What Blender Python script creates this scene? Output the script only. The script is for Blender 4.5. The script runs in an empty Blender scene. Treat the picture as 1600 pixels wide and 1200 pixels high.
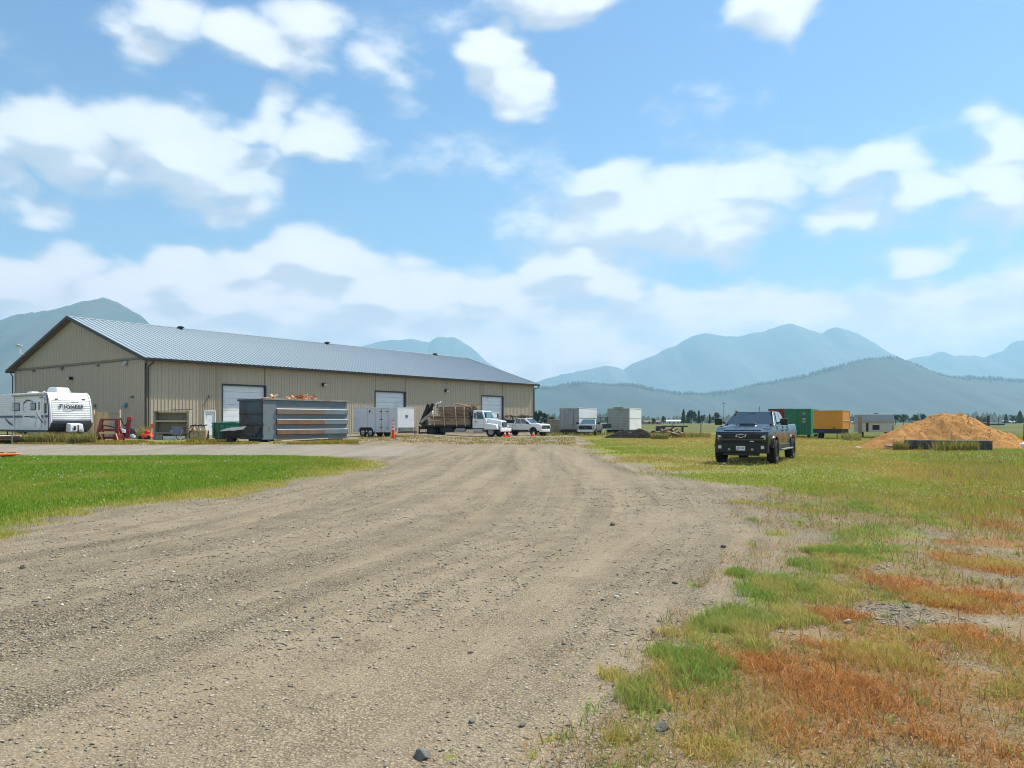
import bpy, bmesh, math, random
import numpy as np
from mathutils import Vector, Matrix, Euler
R = math.radians
SC = bpy.context.scene
COL = SC.collection
rng = np.random.default_rng(7)
random.seed(7)

# ------------------------------------------------------------------ camera, sky, sun, exposure
CAM_H = 1.5
F_PX = 1200.0            # focal length in photo pixels (1600 wide)
HORIZON = 659.0
cam = bpy.data.cameras.new('camera')
cam_o = bpy.data.objects.new('camera', cam); COL.objects.link(cam_o)
cam_o.location = (0, 0, CAM_H); cam_o.rotation_euler = (R(90), 0, 0)
cam.sensor_fit = 'HORIZONTAL'; cam.sensor_width = 36.0
cam.lens = 36.0 * F_PX / 1600.0
cam.shift_x = 0.0
cam.shift_y = (HORIZON - 600.0) / 1600.0
cam.clip_start = 0.1; cam.clip_end = 120000.0
SC.camera = cam_o

SUN_AZ = R(57.0)         # to the right of the viewing direction
SUN_EL = R(55.0)
SUN_DIR = Vector((math.sin(SUN_AZ) * math.cos(SUN_EL), math.cos(SUN_AZ) * math.cos(SUN_EL), math.sin(SUN_EL)))
sun = bpy.data.lights.new('sun', 'SUN')
sun.energy = 4.4; sun.angle = R(0.55); sun.color = (1.0, 0.93, 0.80)
sun_o = bpy.data.objects.new('sun', sun); COL.objects.link(sun_o)
sun_o.rotation_euler = SUN_DIR.to_track_quat('Z', 'Y').to_euler()
sun_o.location = (60, 50, 80)

SC.view_settings.view_transform = 'Standard'
SC.view_settings.look = 'None'
SC.view_settings.gamma = 1.0
SC.view_settings.use_curve_mapping = False
SC.view_settings.exposure = 0.8
SC.render.engine = 'CYCLES'
SC.cycles.use_denoising = True
try:
    SC.cycles.denoiser = 'OPENIMAGEDENOISE'
    SC.cycles.denoising_input_passes = 'RGB_ALBEDO_NORMAL'
except Exception:
    pass
SC.cycles.max_bounces = 5; SC.cycles.diffuse_bounces = 2; SC.cycles.glossy_bounces = 3
SC.cycles.transmission_bounces = 4; SC.cycles.volume_bounces = 1; SC.cycles.transparent_max_bounces = 8
SC.cycles.caustics_reflective = False; SC.cycles.caustics_refractive = False
SC.cycles.use_adaptive_sampling = True; SC.cycles.adaptive_threshold = .015; SC.cycles.adaptive_min_samples = 12
SC.cycles.filter_width = 1.05
SC.cycles.sample_clamp_indirect = 6.0

SKY_STRENGTH = 0.09
CLOUDS = [  # photo-measured cloud masses as directions: centre px, radii px, weight
    (240, 35, 190, 85, 1.0), (400, 85, 180, 80, .95), (490, 45, 110, 90, .7), (600, 120, 110, 50, .35),
    (70, 205, 170, 85, .95), (300, 230, 210, 105, 1.1), (405, 185, 95, 80, .8), (505, 222, 115, 62, .95), (380, 295, 130, 55, .6),
    (45, 318, 140, 55, .75), (10, 290, 60, 60, .5),
    (50, 430, 210, 85, 1.3), (280, 445, 240, 95, 1.3), (490, 420, 190, 100, 1.5), (620, 475, 220, 85, 1.3), (160, 480, 300, 85, 1.3), (400, 480, 300, 80, 1.3),
    (790, 85, 75, 75, .95), (825, 140, 62, 60, .85),
    (890, -10, 200, 58, .95), (1205, 25, 60, 85, .6),
    (1030, 325, 170, 80, 1.0), (1120, 350, 160, 75, .85), (1200, 300, 120, 55, .6),
    (1340, 265, 160, 62, .95), (1430, 300, 110, 50, .7), (1310, 345, 150, 65, .7),
    (1560, 310, 150, 110, 1.05), (1590, 215, 95, 80, .95),
    (1430, 398, 150, 48, .85), (890, 425, 165, 62, .95), (960, 455, 120, 55, .8), (800, 480, 200, 75, .8),
    (1100, 470, 240, 60, .65), (1420, 500, 300, 65, .8), (1000, 530, 400, 70, .75), (700, 540, 300, 70, .7),
]

def px_dir(px, py):
    x = (px - 800.0) / F_PX; z = (HORIZON - py) / F_PX
    az = math.atan2(x, 1.0); el = math.atan2(z, math.hypot(x, 1.0))
    return az, el

class NT:
    """thin helper to wire shader nodes"""
    def __init__(self, tree):
        self.t = tree; self.n = tree.nodes; self.l = tree.links
    def add(self, typ, **kw):
        nd = self.n.new(typ)
        for k, v in kw.items():
            setattr(nd, k, v)
        return nd
    def link(self, a, b):
        self.l.new(a, b)
    def val(self, sock, v):
        if hasattr(v, 'is_output') or isinstance(v, bpy.types.NodeSocket):
            self.l.new(v, sock)
        else:
            sock.default_value = v
    def math(self, op, a, b=None, c=None, clamp=False):
        nd = self.add('ShaderNodeMath', operation=op); nd.use_clamp = clamp
        self.val(nd.inputs[0], a)
        if b is not None: self.val(nd.inputs[1], b)
        if c is not None: self.val(nd.inputs[2], c)
        return nd.outputs[0]
    def vmath(self, op, a, b=None):
        nd = self.add('ShaderNodeVectorMath', operation=op)
        self.val(nd.inputs[0], a)
        if b is not None: self.val(nd.inputs[1], b)
        return nd.outputs['Value'] if op in ('LENGTH', 'DOT_PRODUCT') else nd.outputs[0]
    def noise(self, vec, scale, detail=4, rough=.55, dist=0.0, dim='3D'):
        nd = self.add('ShaderNodeTexNoise', noise_dimensions=dim)
        if vec is not None: self.link(vec, nd.inputs['Vector'])
        nd.inputs['Scale'].default_value = scale; nd.inputs['Detail'].default_value = detail
        nd.inputs['Roughness'].default_value = rough; nd.inputs['Distortion'].default_value = dist
        return nd.outputs['Fac']
    def voronoi(self, vec, scale, feature='F1', rnd=1.0):
        nd = self.add('ShaderNodeTexVoronoi', feature=feature)
        self.link(vec, nd.inputs['Vector']); nd.inputs['Scale'].default_value = scale
        nd.inputs['Randomness'].default_value = rnd
        return nd
    def maprange(self, v, a, b, c=0.0, d=1.0, interp='LINEAR'):
        nd = self.add('ShaderNodeMapRange', interpolation_type=interp)
        self.val(nd.inputs[0], v)
        for i, x in zip((1, 2, 3, 4), (a, b, c, d)): self.val(nd.inputs[i], x)
        return nd.outputs[0]
    def mix(self, fac, a, b, blend='MIX'):
        nd = self.add('ShaderNodeMix', data_type='RGBA', blend_type=blend)
        self.val(nd.inputs[0], fac)
        for s, v in ((nd.inputs[6], a), (nd.inputs[7], b)):
            if isinstance(v, (tuple, list)): s.default_value = (*v[:3], 1.0)
            else: self.val(s, v)
        return nd.outputs[2]

world = bpy.data.worlds.new('World'); SC.world = world; world.use_nodes = True
W = NT(world.node_tree); W.n.clear()
w_out = W.add('ShaderNodeOutputWorld'); w_bg = W.add('ShaderNodeBackground')
W.link(w_bg.outputs[0], w_out.inputs[0]); w_bg.inputs[1].default_value = SKY_STRENGTH
w_sky = W.add('ShaderNodeTexSky', sky_type='NISHITA')
w_sky.sun_disc = False; w_sky.sun_elevation = SUN_EL; w_sky.sun_rotation = SUN_AZ
w_sky.altitude = 50; w_sky.air_density = 1.25; w_sky.dust_density = 0.5; w_sky.ozone_density = 3.0
w_tc = W.add('ShaderNodeTexCoord'); w_dir = w_tc.outputs['Generated']
w_sep = W.add('ShaderNodeSeparateXYZ'); W.link(w_dir, w_sep.inputs[0])
w_az = W.math('ARCTAN2', w_sep.outputs[0], w_sep.outputs[1])
w_el = W.math('ARCSINE', w_sep.outputs[2])
w_cmb = W.add('ShaderNodeCombineXYZ'); W.link(w_az, w_cmb.inputs[0]); W.link(w_el, w_cmb.inputs[1])
# the flattened direction the cloud noise lives in
w_flat = W.vmath('MULTIPLY', w_dir, (1.0, 1.0, 1.9))

def cloud_density(vec_noise, vec_ang, full=True):
    n1 = W.noise(vec_noise, 4.6, 6 if full else 3, .56)
    n2 = W.noise(vec_noise, 17.0, 4, .6) if full else None
    warp = W.add('ShaderNodeTexNoise'); W.link(vec_noise, warp.inputs['Vector'])
    warp.inputs['Scale'].default_value = 9.0; warp.inputs['Detail'].default_value = 2 if full else 1
    wv = W.vmath('SUBTRACT', warp.outputs['Color'], (.5, .5, .5))
    wv = W.vmath('MULTIPLY', wv, (.16, .11, 0.0))
    ang = W.vmath('ADD', vec_ang, wv)
    acc = None
    for (cx, cy, rx, ry, wt) in CLOUDS:
        a, e = px_dir(cx, cy)
        ca = math.cos(a) ** 2
        d = W.vmath('SUBTRACT', ang, (a, e, 0))
        d = W.vmath('MULTIPLY', d, (F_PX / (rx * ca), F_PX / (ry * math.cos(a)), 0))
        L = W.vmath('LENGTH', d)
        g = W.maprange(L, 0.0, 1.0, wt * .72, 0.0, 'SMOOTHSTEP')
        acc = g if acc is None else W.math('MAXIMUM', acc, g)
    # the rest of the sky carries the same broken cloud; it thickens towards the horizon
    big = W.noise(vec_noise, 2.3, 2, .5)
    away = W.maprange(W.math('ABSOLUTE', w_az), .66, .95, 0.0, 1.0, 'SMOOTHSTEP')
    gen = W.math('MULTIPLY', away, W.maprange(big, .46, .66, 0.0, .55, 'SMOOTHSTEP'))
    acc = W.math('MAXIMUM', acc, gen)
    low = W.maprange(w_el, .085, .20, .95, 0.0, 'SMOOTHSTEP')
    acc = W.math('MAXIMUM', acc, low)
    body = W.math('ADD', acc, W.math('MULTIPLY', W.math('SUBTRACT', n1, .5), 1.5))
    if n2 is not None: body = W.math('ADD', body, W.math('MULTIPLY', W.math('SUBTRACT', n2, .5), .45))
    return body

w_d0 = cloud_density(w_flat, w_cmb.outputs[0])
w_up_ang = W.vmath('ADD', w_cmb.outputs[0], (.012, .030, 0))
w_up_flat = W.vmath('ADD', w_flat, (.012, 0, .057))
w_d1 = cloud_density(w_up_flat, w_up_ang, False)
w_cover = W.maprange(w_d0, .04, .46, 0.0, 1.0, 'SMOOTHSTEP')
w_rim = W.math('SUBTRACT', w_d0, w_d1)
w_lit = W.maprange(w_rim, -.20, .16, 0.0, 1.0, 'SMOOTHSTEP')
w_core = W.maprange(w_d0, .35, .95, 0.0, 1.0)
w_lit = W.math('ADD', W.math('MULTIPLY', w_lit, .75), W.math('MULTIPLY', w_core, .25))
CL_DARK = (4.2, 4.4, 4.8); CL_LIGHT = (8.0, 7.9, 7.85)
w_ccol = W.mix(w_lit, CL_DARK, CL_LIGHT)
w_warm = W.maprange(w_el, .05, .30, 1.0, 0.0, 'SMOOTHSTEP')          # light from low cloud comes through more air
w_ccol = W.mix(1.0, w_ccol, W.mix(w_warm, (1.0, 1.0, 1.0), (1.5, 1.12, .95)), 'MULTIPLY')
# clear sky: Nishita with a little extra milkiness low down, as a humid summer sky has
w_milk = W.maprange(w_el, .02, .42, 1.0, 0.0, 'SMOOTHSTEP')
w_gain = W.mix(1.0, w_sky.outputs[0], (.55, .74, .88), 'MULTIPLY')
w_clear = W.mix(W.math('MULTIPLY', w_milk, .30), w_gain, (3.6, 4.9, 5.9))
w_col = W.mix(W.math('MULTIPLY', w_cover, .93), w_clear, w_ccol)
W.link(w_col, w_bg.inputs[0])
world.cycles.sampling_method = 'NONE'

# ------------------------------------------------------------------ helpers
def srgb(r, g, b):
    f = lambda c: (c / 12.92) if c <= .04045 else ((c + .055) / 1.055) ** 2.4
    return (f(r / 255.), f(g / 255.), f(b / 255.))

def gx(px, depth):
    return (px - 800.0) / F_PX * depth

def smooth(a, b, x):
    t = np.clip((x - a) / (b - a), 0, 1); return t * t * (3 - 2 * t)

def hash2(ix, iy, s):
    h = (ix.astype(np.int64) * 374761393 + iy.astype(np.int64) * 668265263 + s * 974634777) & 0xffffffff
    h = ((h ^ (h >> 13)) * 1274126177) & 0xffffffff
    return ((h ^ (h >> 16)) & 0xffffff) / float(0xffffff)

def vnoise(x, y, s=0):
    x = np.asarray(x, float); y = np.asarray(y, float)
    ix = np.floor(x); iy = np.floor(y); fx = x - ix; fy = y - iy
    fx = fx * fx * (3 - 2 * fx); fy = fy * fy * (3 - 2 * fy)
    a = hash2(ix, iy, s); b = hash2(ix + 1, iy, s); c = hash2(ix, iy + 1, s); d = hash2(ix + 1, iy + 1, s)
    return (a * (1 - fx) + b * fx) * (1 - fy) + (c * (1 - fx) + d * fx) * fy

def fbm(x, y, o=4, s=0, g=.5):
    v = 0; a = 1; t = 0
    for k in range(o):
        v = v + a * vnoise(x * 2 ** k, y * 2 ** k, s + k * 17); t += a; a *= g
    return v / t

MATS = {}
def mat(name, col, rough=.6, metal=0.0, var=.12, scale=2.5, bump=0.0, bscale=30, stain=None, stain_amt=0.0, stain_scale=1.2,
        spec=.5, coat=0.0, stretch=(1, 1, 1)):
    if name in MATS: return MATS[name]
    m = bpy.data.materials.new(name); m.use_nodes = True
    t = NT(m.node_tree); t.n.clear()
    out = t.add('ShaderNodeOutputMaterial'); b = t.add('ShaderNodeBsdfPrincipled'); t.link(b.outputs[0], out.inputs[0])
    tc = t.add('ShaderNodeTexCoord')
    v = t.vmath('MULTIPLY', tc.outputs['Object'], stretch)
    n = t.noise(v, scale, 6, .6)
    lo = tuple(max(0, x * (1 - var)) for x in col); hi = tuple(min(1, x * (1 + var)) for x in col)
    c = t.mix(t.maprange(n, .3, .7), lo, hi)
    if stain is not None:
        n2 = t.noise(v, stain_scale, 8, .65, .4)
        c = t.mix(t.maprange(n2, .62 - stain_amt * .35, .70 - stain_amt * .25, 0, min(1, .35 + stain_amt)), c, stain)
    t.link(c, b.inputs['Base Color'])
    b.inputs['Roughness'].default_value = rough; b.inputs['Metallic'].default_value = metal
    t.link(t.maprange(n, .2, .8, max(.02, rough - .08), min(1, rough + .1)), b.inputs['Roughness'])
    b.inputs['Specular IOR Level'].default_value = spec
    if coat: b.inputs['Coat Weight'].default_value = coat; b.inputs['Coat Roughness'].default_value = .04
    if bump:
        bn = t.add('ShaderNodeBump'); bn.inputs['Strength'].default_value = bump; bn.inputs['Distance'].default_value = .02
        t.link(t.noise(v, bscale, 5, .6), bn.inputs['Height']); t.link(bn.outputs[0], b.inputs['Normal'])
    MATS[name] = m
    return m

def vcol_mat(name, rough=.8, translucent=0.0, attr='Col', noise_amt=.0, noise_scale=8):
    m = bpy.data.materials.new(name); m.use_nodes = True
    t = NT(m.node_tree); t.n.clear()
    out = t.add('ShaderNodeOutputMaterial'); b = t.add('ShaderNodeBsdfPrincipled')
    a = t.add('ShaderNodeAttribute', attribute_name=attr)
    c = a.outputs['Color']
    if noise_amt:
        tc = t.add('ShaderNodeTexCoord'); n = t.noise(tc.outputs['Object'], noise_scale, 4)
        c = t.mix(1.0, c, t.mix(n, (1 - noise_amt,) * 3, (1 + noise_amt,) * 3), 'MULTIPLY')
    t.link(c, b.inputs['Base Color']); b.inputs['Roughness'].default_value = rough
    b.inputs['Specular IOR Level'].default_value = .25
    if translucent:
        tr = t.add('ShaderNodeBsdfTranslucent'); t.link(c, tr.inputs[0])
        mx = t.add('ShaderNodeMixShader'); mx.inputs[0].default_value = translucent
        t.link(b.outputs[0], mx.inputs[1]); t.link(tr.outputs[0], mx.inputs[2]); t.link(mx.outputs[0], out.inputs[0])
    else:
        t.link(b.outputs[0], out.inputs[0])
    return m

class MB:
    """collects simple solids into one mesh"""
    def __init__(self): self.v = []; self.f = []
    def add(self, vs, fs):
        o = len(self.v); self.v += [tuple(p) for p in vs]; self.f += [tuple(i + o for i in q) for q in fs]; return self
    def box(self, x0, x1, y0, y1, z0, z1, M=None):
        p = [(x0, y0, z0), (x1, y0, z0), (x1, y1, z0), (x0, y1, z0), (x0, y0, z1), (x1, y0, z1), (x1, y1, z1), (x0, y1, z1)]
        if M is not None: p = [tuple(M @ Vector(q)) for q in p]
        return self.add(p, [(0, 3, 2, 1), (4, 5, 6, 7), (0, 1, 5, 4), (1, 2, 6, 5), (2, 3, 7, 6), (3, 0, 4, 7)])
    def hexa(self, bottom, top):
        return self.add(list(bottom) + list(top), [(0, 3, 2, 1), (4, 5, 6, 7), (0, 1, 5, 4), (1, 2, 6, 5), (2, 3, 7, 6), (3, 0, 4, 7)])
    def prism(self, poly, y0, y1, axis='y', taper=None):
        """poly of (a,b) extruded along axis: y -> (a,y,b); x -> (x,a,b); z -> (a,b,z)"""
        n = len(poly)
        def P(a, b, t):
            return {'y': (a, t, b), 'x': (t, a, b), 'z': (a, b, t)}[axis]
        vs = [P(a, b, y0) for a, b in poly] + [P(a, b, y1) for a, b in poly]
        fs = [tuple(range(n)), tuple(range(2 * n - 1, n - 1, -1))] + [((i + 1) % n, i, n + i, n + (i + 1) % n) for i in range(n)]
        return self.add(vs, fs)
    def tube(self, p0, p1, r0, r1=None, n=8, caps=True):
        r1 = r0 if r1 is None else r1
        p0 = Vector(p0); p1 = Vector(p1); d = (p1 - p0).normalized()
        a = d.orthogonal().normalized(); b = d.cross(a)
        vs = []
        for p, r in ((p0, r0), (p1, r1)):
            for i in range(n):
                t = 2 * math.pi * i / n; vs.append(p + a * (r * math.cos(t)) + b * (r * math.sin(t)))
        fs = [(i, (i + 1) % n, n + (i + 1) % n, n + i) for i in range(n)]
        if caps: fs += [tuple(range(n - 1, -1, -1)), tuple(range(n, 2 * n))]
        return self.add(vs, fs)
    def bar(self, p0, p1, w, h):
        """square bar"""
        p0 = Vector(p0); p1 = Vector(p1); d = (p1 - p0).normalized()
        up = Vector((0, 0, 1)) if abs(d.z) < .95 else Vector((1, 0, 0))
        s = d.cross(up).normalized(); u = s.cross(d)
        q = [(-w / 2, -h / 2), (w / 2, -h / 2), (w / 2, h / 2), (-w / 2, h / 2)]
        vs = [p + s * a + u * b for p in (p0, p1) for a, b in q]
        return self.add(vs, [(0, 1, 2, 3), (7, 6, 5, 4), (0, 4, 5, 1), (1, 5, 6, 2), (2, 6, 7, 3), (3, 7, 4, 0)])
    def path(self, pts, r, n=6):
        for a, b in zip(pts[:-1], pts[1:]): self.tube(a, b, r, r, n)
        return self
    def lathe(self, prof, n=24, axis='y', c=(0, 0, 0)):
        """prof: list of (radius, along)"""
        vs = []; m = len(prof)
        for i in range(n):
            t = 2 * math.pi * i / n
            for r, h in prof:
                p = {'y': (r * math.cos(t), h, r * math.sin(t)), 'z': (r * math.cos(t), r * math.sin(t), h), 'x': (h, r * math.cos(t), r * math.sin(t))}[axis]
                vs.append((p[0] + c[0], p[1] + c[1], p[2] + c[2]))
        fs = []
        for i in range(n):
            j = (i + 1) % n
            for k in range(m - 1): fs.append((i * m + k, i * m + k + 1, j * m + k + 1, j * m + k))
        return self.add(vs, fs)
    def blob(self, c, r, jit=.2, seed=0, sub=1, squash=(1, 1, 1)):
        bm = bmesh.new(); bmesh.ops.create_icosphere(bm, subdivisions=sub, radius=1)
        rr = random.Random(seed)
        vs = []
        for v in bm.verts:
            k = r * (1 + rr.uniform(-jit, jit)); vs.append((c[0] + v.co.x * k * squash[0], c[1] + v.co.y * k * squash[1], c[2] + v.co.z * k * squash[2]))
        fs = [tuple(v.index for v in f.verts) for f in bm.faces]; bm.free()
        return self.add(vs, fs)
    def build(self, name, m, parent=None, bevel=0.0, segs=2, smooth_=False, fix=True):
        me = bpy.data.meshes.new(name); me.from_pydata(self.v, [], self.f)
        if fix:
            bm = bmesh.new(); bm.from_mesh(me); bmesh.ops.recalc_face_normals(bm, faces=bm.faces); bm.to_mesh(me); bm.free()
        me.update()
        o = link(name, me, m, parent)
        if bevel:
            b = o.modifiers.new('bevel', 'BEVEL'); b.width = bevel; b.segments = segs; b.limit_method = 'ANGLE'; b.angle_limit = R(28)
            b.use_clamp_overlap = True
        if smooth_ or bevel:
            for p in me.polygons: p.use_smooth = True
            if bevel and not smooth_:
                w = o.modifiers.new('wn', 'WEIGHTED_NORMAL'); w.keep_sharp = False
        return o

def carve(mb, cuts, fn, name, m, parent, bevel=.04, segs=3):
    """slice a solid by axis planes, then bend its skin with fn"""
    me = bpy.data.meshes.new(name); me.from_pydata(mb.v, [], mb.f)
    bm = bmesh.new(); bm.from_mesh(me); bmesh.ops.recalc_face_normals(bm, faces=bm.faces)
    for ax, vals in cuts.items():
        nrm = {'x': (1, 0, 0), 'y': (0, 1, 0), 'z': (0, 0, 1)}[ax]
        for q in vals:
            bmesh.ops.bisect_plane(bm, geom=bm.verts[:] + bm.edges[:] + bm.faces[:], plane_co=tuple(c * q for c in nrm), plane_no=nrm)
    for v in bm.verts: v.co = fn(v.co)
    bmesh.ops.recalc_face_normals(bm, faces=bm.faces); bm.to_mesh(me); bm.free(); me.update()
    o = link(name, me, m, parent)
    b = o.modifiers.new('bevel', 'BEVEL'); b.width = bevel; b.segments = segs; b.limit_method = 'ANGLE'; b.angle_limit = R(34)
    for p in me.polygons: p.use_smooth = True
    o.modifiers.new('wn', 'WEIGHTED_NORMAL')
    return o

def link(name, data, m=None, parent=None):
    o = bpy.data.objects.new(name, data); COL.objects.link(o)
    if m is not None and data is not None and not data.materials: data.materials.append(m)
    if parent is not None: o.parent = parent
    return o

def thing(name, label, cat, loc=(0, 0, 0), rz=0.0, group=None):
    o = bpy.data.objects.new(name, None); COL.objects.link(o)
    o.empty_display_size = .2; o.location = loc; o.rotation_euler = (0, 0, rz)
    return tag(o, label, cat, group)

def tag(o, label=None, cat=None, group=None, kind=None):
    if label: o['label'] = label
    if cat: o['category'] = cat
    if group: o['group'] = group
    if kind: o['kind'] = kind
    return o

def copy_tree(o, parent=None):
    c = o.copy(); COL.objects.link(c); c.parent = parent
    for ch in [x for x in COL.objects if x.parent == o]: copy_tree(ch, c)
    return c

def np_mesh(name, V, F, m, cols=None, kind=None, smooth_=False, parent=None, extra=None):
    """V (n,3), F (k,3) or (k,4) arrays"""
    me = bpy.data.meshes.new(name)
    V = np.ascontiguousarray(V, np.float32); F = np.ascontiguousarray(F, np.int32)
    me.vertices.add(len(V)); me.vertices.foreach_set('co', V.ravel())
    k = F.shape[1]
    me.loops.add(F.size); me.loops.foreach_set('vertex_index', F.ravel())
    me.polygons.add(len(F)); me.polygons.foreach_set('loop_start', np.arange(0, F.size, k, dtype=np.int32))
    try: me.polygons.foreach_set('loop_total', np.full(len(F), k, np.int32))
    except Exception: pass
    me.update(calc_edges=True)
    if cols is not None:
        at = me.color_attributes.new('Col', 'FLOAT_COLOR', 'POINT')
        c4 = np.ones((len(V), 4), np.float32); c4[:, :3] = cols; at.data.foreach_set('color', c4.ravel())
    for nm, arr in (extra or {}).items():
        at = me.attributes.new(nm, 'FLOAT', 'POINT'); at.data.foreach_set('value', np.ascontiguousarray(arr, np.float32))
    if smooth_: me.polygons.foreach_set('use_smooth', np.ones(len(F), bool))
    me.validate()
    o = link(name, me, m, parent)
    if kind: o['kind'] = kind
    return o

TH = R(53.4)                                   # the yard is laid out along the shed's axes
U = Vector((math.cos(TH), math.sin(TH), 0)); VV = Vector((-math.sin(TH), math.cos(TH), 0))
SHED = Vector((gx(228, 61.0), 61.0, 0))        # the shed's near corner
# ------------------------------------------------------------------ terrain
TRACK_Y = [0, 2.5, 4.6, 6.9, 10.5, 15, 22, 35, 60, 200]
TRACK_X = [-3.6, -2.75, -1.92, -1.15, .2, .95, 1.5, 1.9, 2.2, 2.5]
def track_t(x, y): return x - np.interp(y, TRACK_Y, TRACK_X)

def lawn_edge(y): return np.interp(y, [0, 10, 11.5, 12.8, 14.3, 16.5, 19.8, 22.8, 25.4, 27, 29, 31, 33], [-7.2, -6.75, -6.75, -6.45, -6.0, -5.5, -4.95, -4.6, -4.45, -4.6, -5.1, -6.6, -9.5])
def field_edge(y): return np.interp(y, [0, 8, 11, 13.5, 16, 18.8, 21, 24, 32, 44, 70, 130], [9.5, 8, 6.6, 5.8, 5.2, 4.8, 4.3, 3.95, 3.75, 3.9, 5.4, 12])

def terrain(x, y):
    x = np.asarray(x, float); y = np.asarray(y, float)
    z = .25 * smooth(36, 47, y) * smooth(-3, -10, x) * (1 - smooth(300, 900, np.abs(y)))
    t = track_t(x, y)
    near = 1 - smooth(60, 120, np.hypot(x, y))
    z = z + near * .05 * (fbm(x * .25 + 3, y * .16, 3, 5) - .5)
    inroad = smooth(-6.5, -5, t) * (1 - smooth(2.2, 4.5, t))
    # a graded gravel track: wheel paths pressed in, loose windrows between
    rut = -np.exp(-((t + 1.15) / .38) ** 2) - np.exp(-((t + 3.3) / .45) ** 2) * .8 - np.exp(-((t - 1.2) / .5) ** 2) * .7 + .9 * np.exp(-((t + .05) / .33) ** 2) + .5 * np.exp(-((t + 2.2) / .4) ** 2)
    z = z + near * inroad * .020 * rut * (.6 + .8 * fbm(x * .3, y * .3, 2, 9))
    fine = 1 - smooth(14, 30, np.hypot(x, y))
    z = z + fine * (.016 * (fbm(x * 2.2, y * 2.2, 4, 21) - .5) + .010 * (fbm(x * 8, y * 8, 3, 31) - .5))
    # soil lifts a little under the turf
    z = z + near * .05 * smooth(.2, -1.2, x - lawn_edge(y)) * (1 - smooth(32.2, 33.4, y)) * smooth(2, 6, y)
    return z

def tz(x, y): return float(terrain(np.array([x]), np.array([y]))[0])

# masses of plants, measured in the photo and laid out on the ground: px, py, rx, ry
def ell(px, py, rx, ry):
    d = CAM_H * F_PX / (py - HORIZON)
    dn = CAM_H * F_PX / (py + ry - HORIZON); df = CAM_H * F_PX / max(py - ry - HORIZON, 8)
    return (gx(px, d), (dn + df) / 2, rx / F_PX * d, max((df - dn) / 2, .05))
DRY = [ell(*e) for e in ((1380, 1000, 90, 34), (1480, 945, 70, 22), (1470, 1065, 80, 36), (1545, 820, 50, 18), (1500, 1150, 80, 45), (1300, 960, 60, 18), (1570, 850, 40, 14), (1540, 775, 40, 16), (1240, 1130, 200, 110), (1330, 1040, 130, 60), (1190, 1030, 70, 40), (1420, 1100, 90, 90), (1440, 925, 85, 22), (1330, 890, 40, 16), (1560, 885, 60, 24), (1480, 995, 60, 20),
       (1560, 1010, 70, 40), (1590, 1090, 80, 70), (1560, 1180, 90, 50), (1590, 945, 50, 20), (1110, 1170, 60, 50), (1590, 800, 40, 40), (1585, 740, 30, 40), (1500, 850, 40, 12), (1420, 1040, 60, 26))]
GREEN = [ell(*e) for e in ((1010, 1090, 38, 26), (1050, 1035, 42, 22), (1120, 985, 50, 18), (1200, 942, 55, 16), (1270, 908, 48, 12), (1330, 872, 48, 13), (1395, 832, 44, 15), (1445, 792, 42, 15), (1495, 760, 42, 13), (1520, 735, 40, 10), (1090, 1060, 75, 45), (1130, 1000, 80, 40), (1170, 965, 80, 26), (1250, 920, 95, 26), (1300, 885, 70, 22), (1370, 860, 75, 24), (1420, 805, 55, 30), (1460, 775, 60, 24), (1220, 960, 60, 20),
       (960, 1062, 24, 16), (985, 1095, 24, 14), (920, 1118, 22, 10), (965, 1160, 36, 16), (860, 1160, 20, 10), (825, 1180, 20, 12), (1010, 1120, 36, 16), (700, 1185, 16, 10), (787, 1130, 13, 7), (1042, 993, 14, 7),
       (1085, 914, 18, 6), (1150, 897, 22, 7), (1105, 975, 10, 8), (1085, 985, 6, 6), (1215, 835, 22, 12), (1250, 818, 16, 9), (1255, 798, 22, 7), (1296, 798, 26, 9), (1175, 812, 12, 5), (1330, 790, 34, 9), (1205, 790, 20, 6), (1160, 785, 22, 5),
       (1180, 850, 14, 5), (1390, 940, 40, 16), (1540, 1080, 36, 20), (1560, 1075, 20, 18), (878, 1058, 8, 5), (1290, 862, 30, 10), (1340, 835, 40, 10))]
def patch(lst, x, y, soft=1.0):
    m = np.zeros_like(np.asarray(x, float))
    wx = (fbm(np.asarray(x) * 1.3, np.asarray(y) * 1.3, 3, 77) - .5); wy = (fbm(np.asarray(x) * 1.3 + 9, np.asarray(y) * 1.3, 3, 78) - .5)
    for (cx, cy, rx, ry) in lst:
        d = np.hypot((x + wx * rx * .9 - cx) / rx, (y + wy * ry * .9 - cy) / ry)
        m = np.maximum(m, 1 - smooth(.35, 1.1 + .15 * soft, d))
    br = fbm(np.asarray(x) * 2.6 + 31, np.asarray(y) * 2.6, 4, 88)
    return m * smooth(.30, .52, br + .28 * m)
BARE = [ell(*e) for e in ((1400, 962, 85, 26), (1500, 850, 120, 30), (1560, 905, 50, 10), (1510, 1050, 60, 30), (1450, 1130, 50, 50), (1540, 970, 60, 14))]
def verge_line(y): return np.interp(y, [2, 3.3, 4.1, 4.6, 6, 6.9, 9.4, 12.8, 16, 20], [.1, .3, .5, .75, 1.4, 2.1, 3.7, 4.8, 5.0, 4.6])
def verge(x, y):
    x = np.asarray(x, float); y = np.asarray(y, float); n = fbm(x * 1.1 + 3, y * .9, 4, 91) - .5
    return smooth(-.35, .7, x - verge_line(y) + n * 1.5) * (1 - smooth(15, 20, y)) * smooth(.5, 2, y) * (1 - .8 * patch(BARE, x, y))
WORN = [ell(*e) for e in ((200, 802, 95, 12), (275, 790, 60, 9), (60, 825, 60, 8), (120, 812, 60, 6), (430, 768, 50, 6), (330, 783, 40, 5), (500, 752, 40, 4))]
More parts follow.
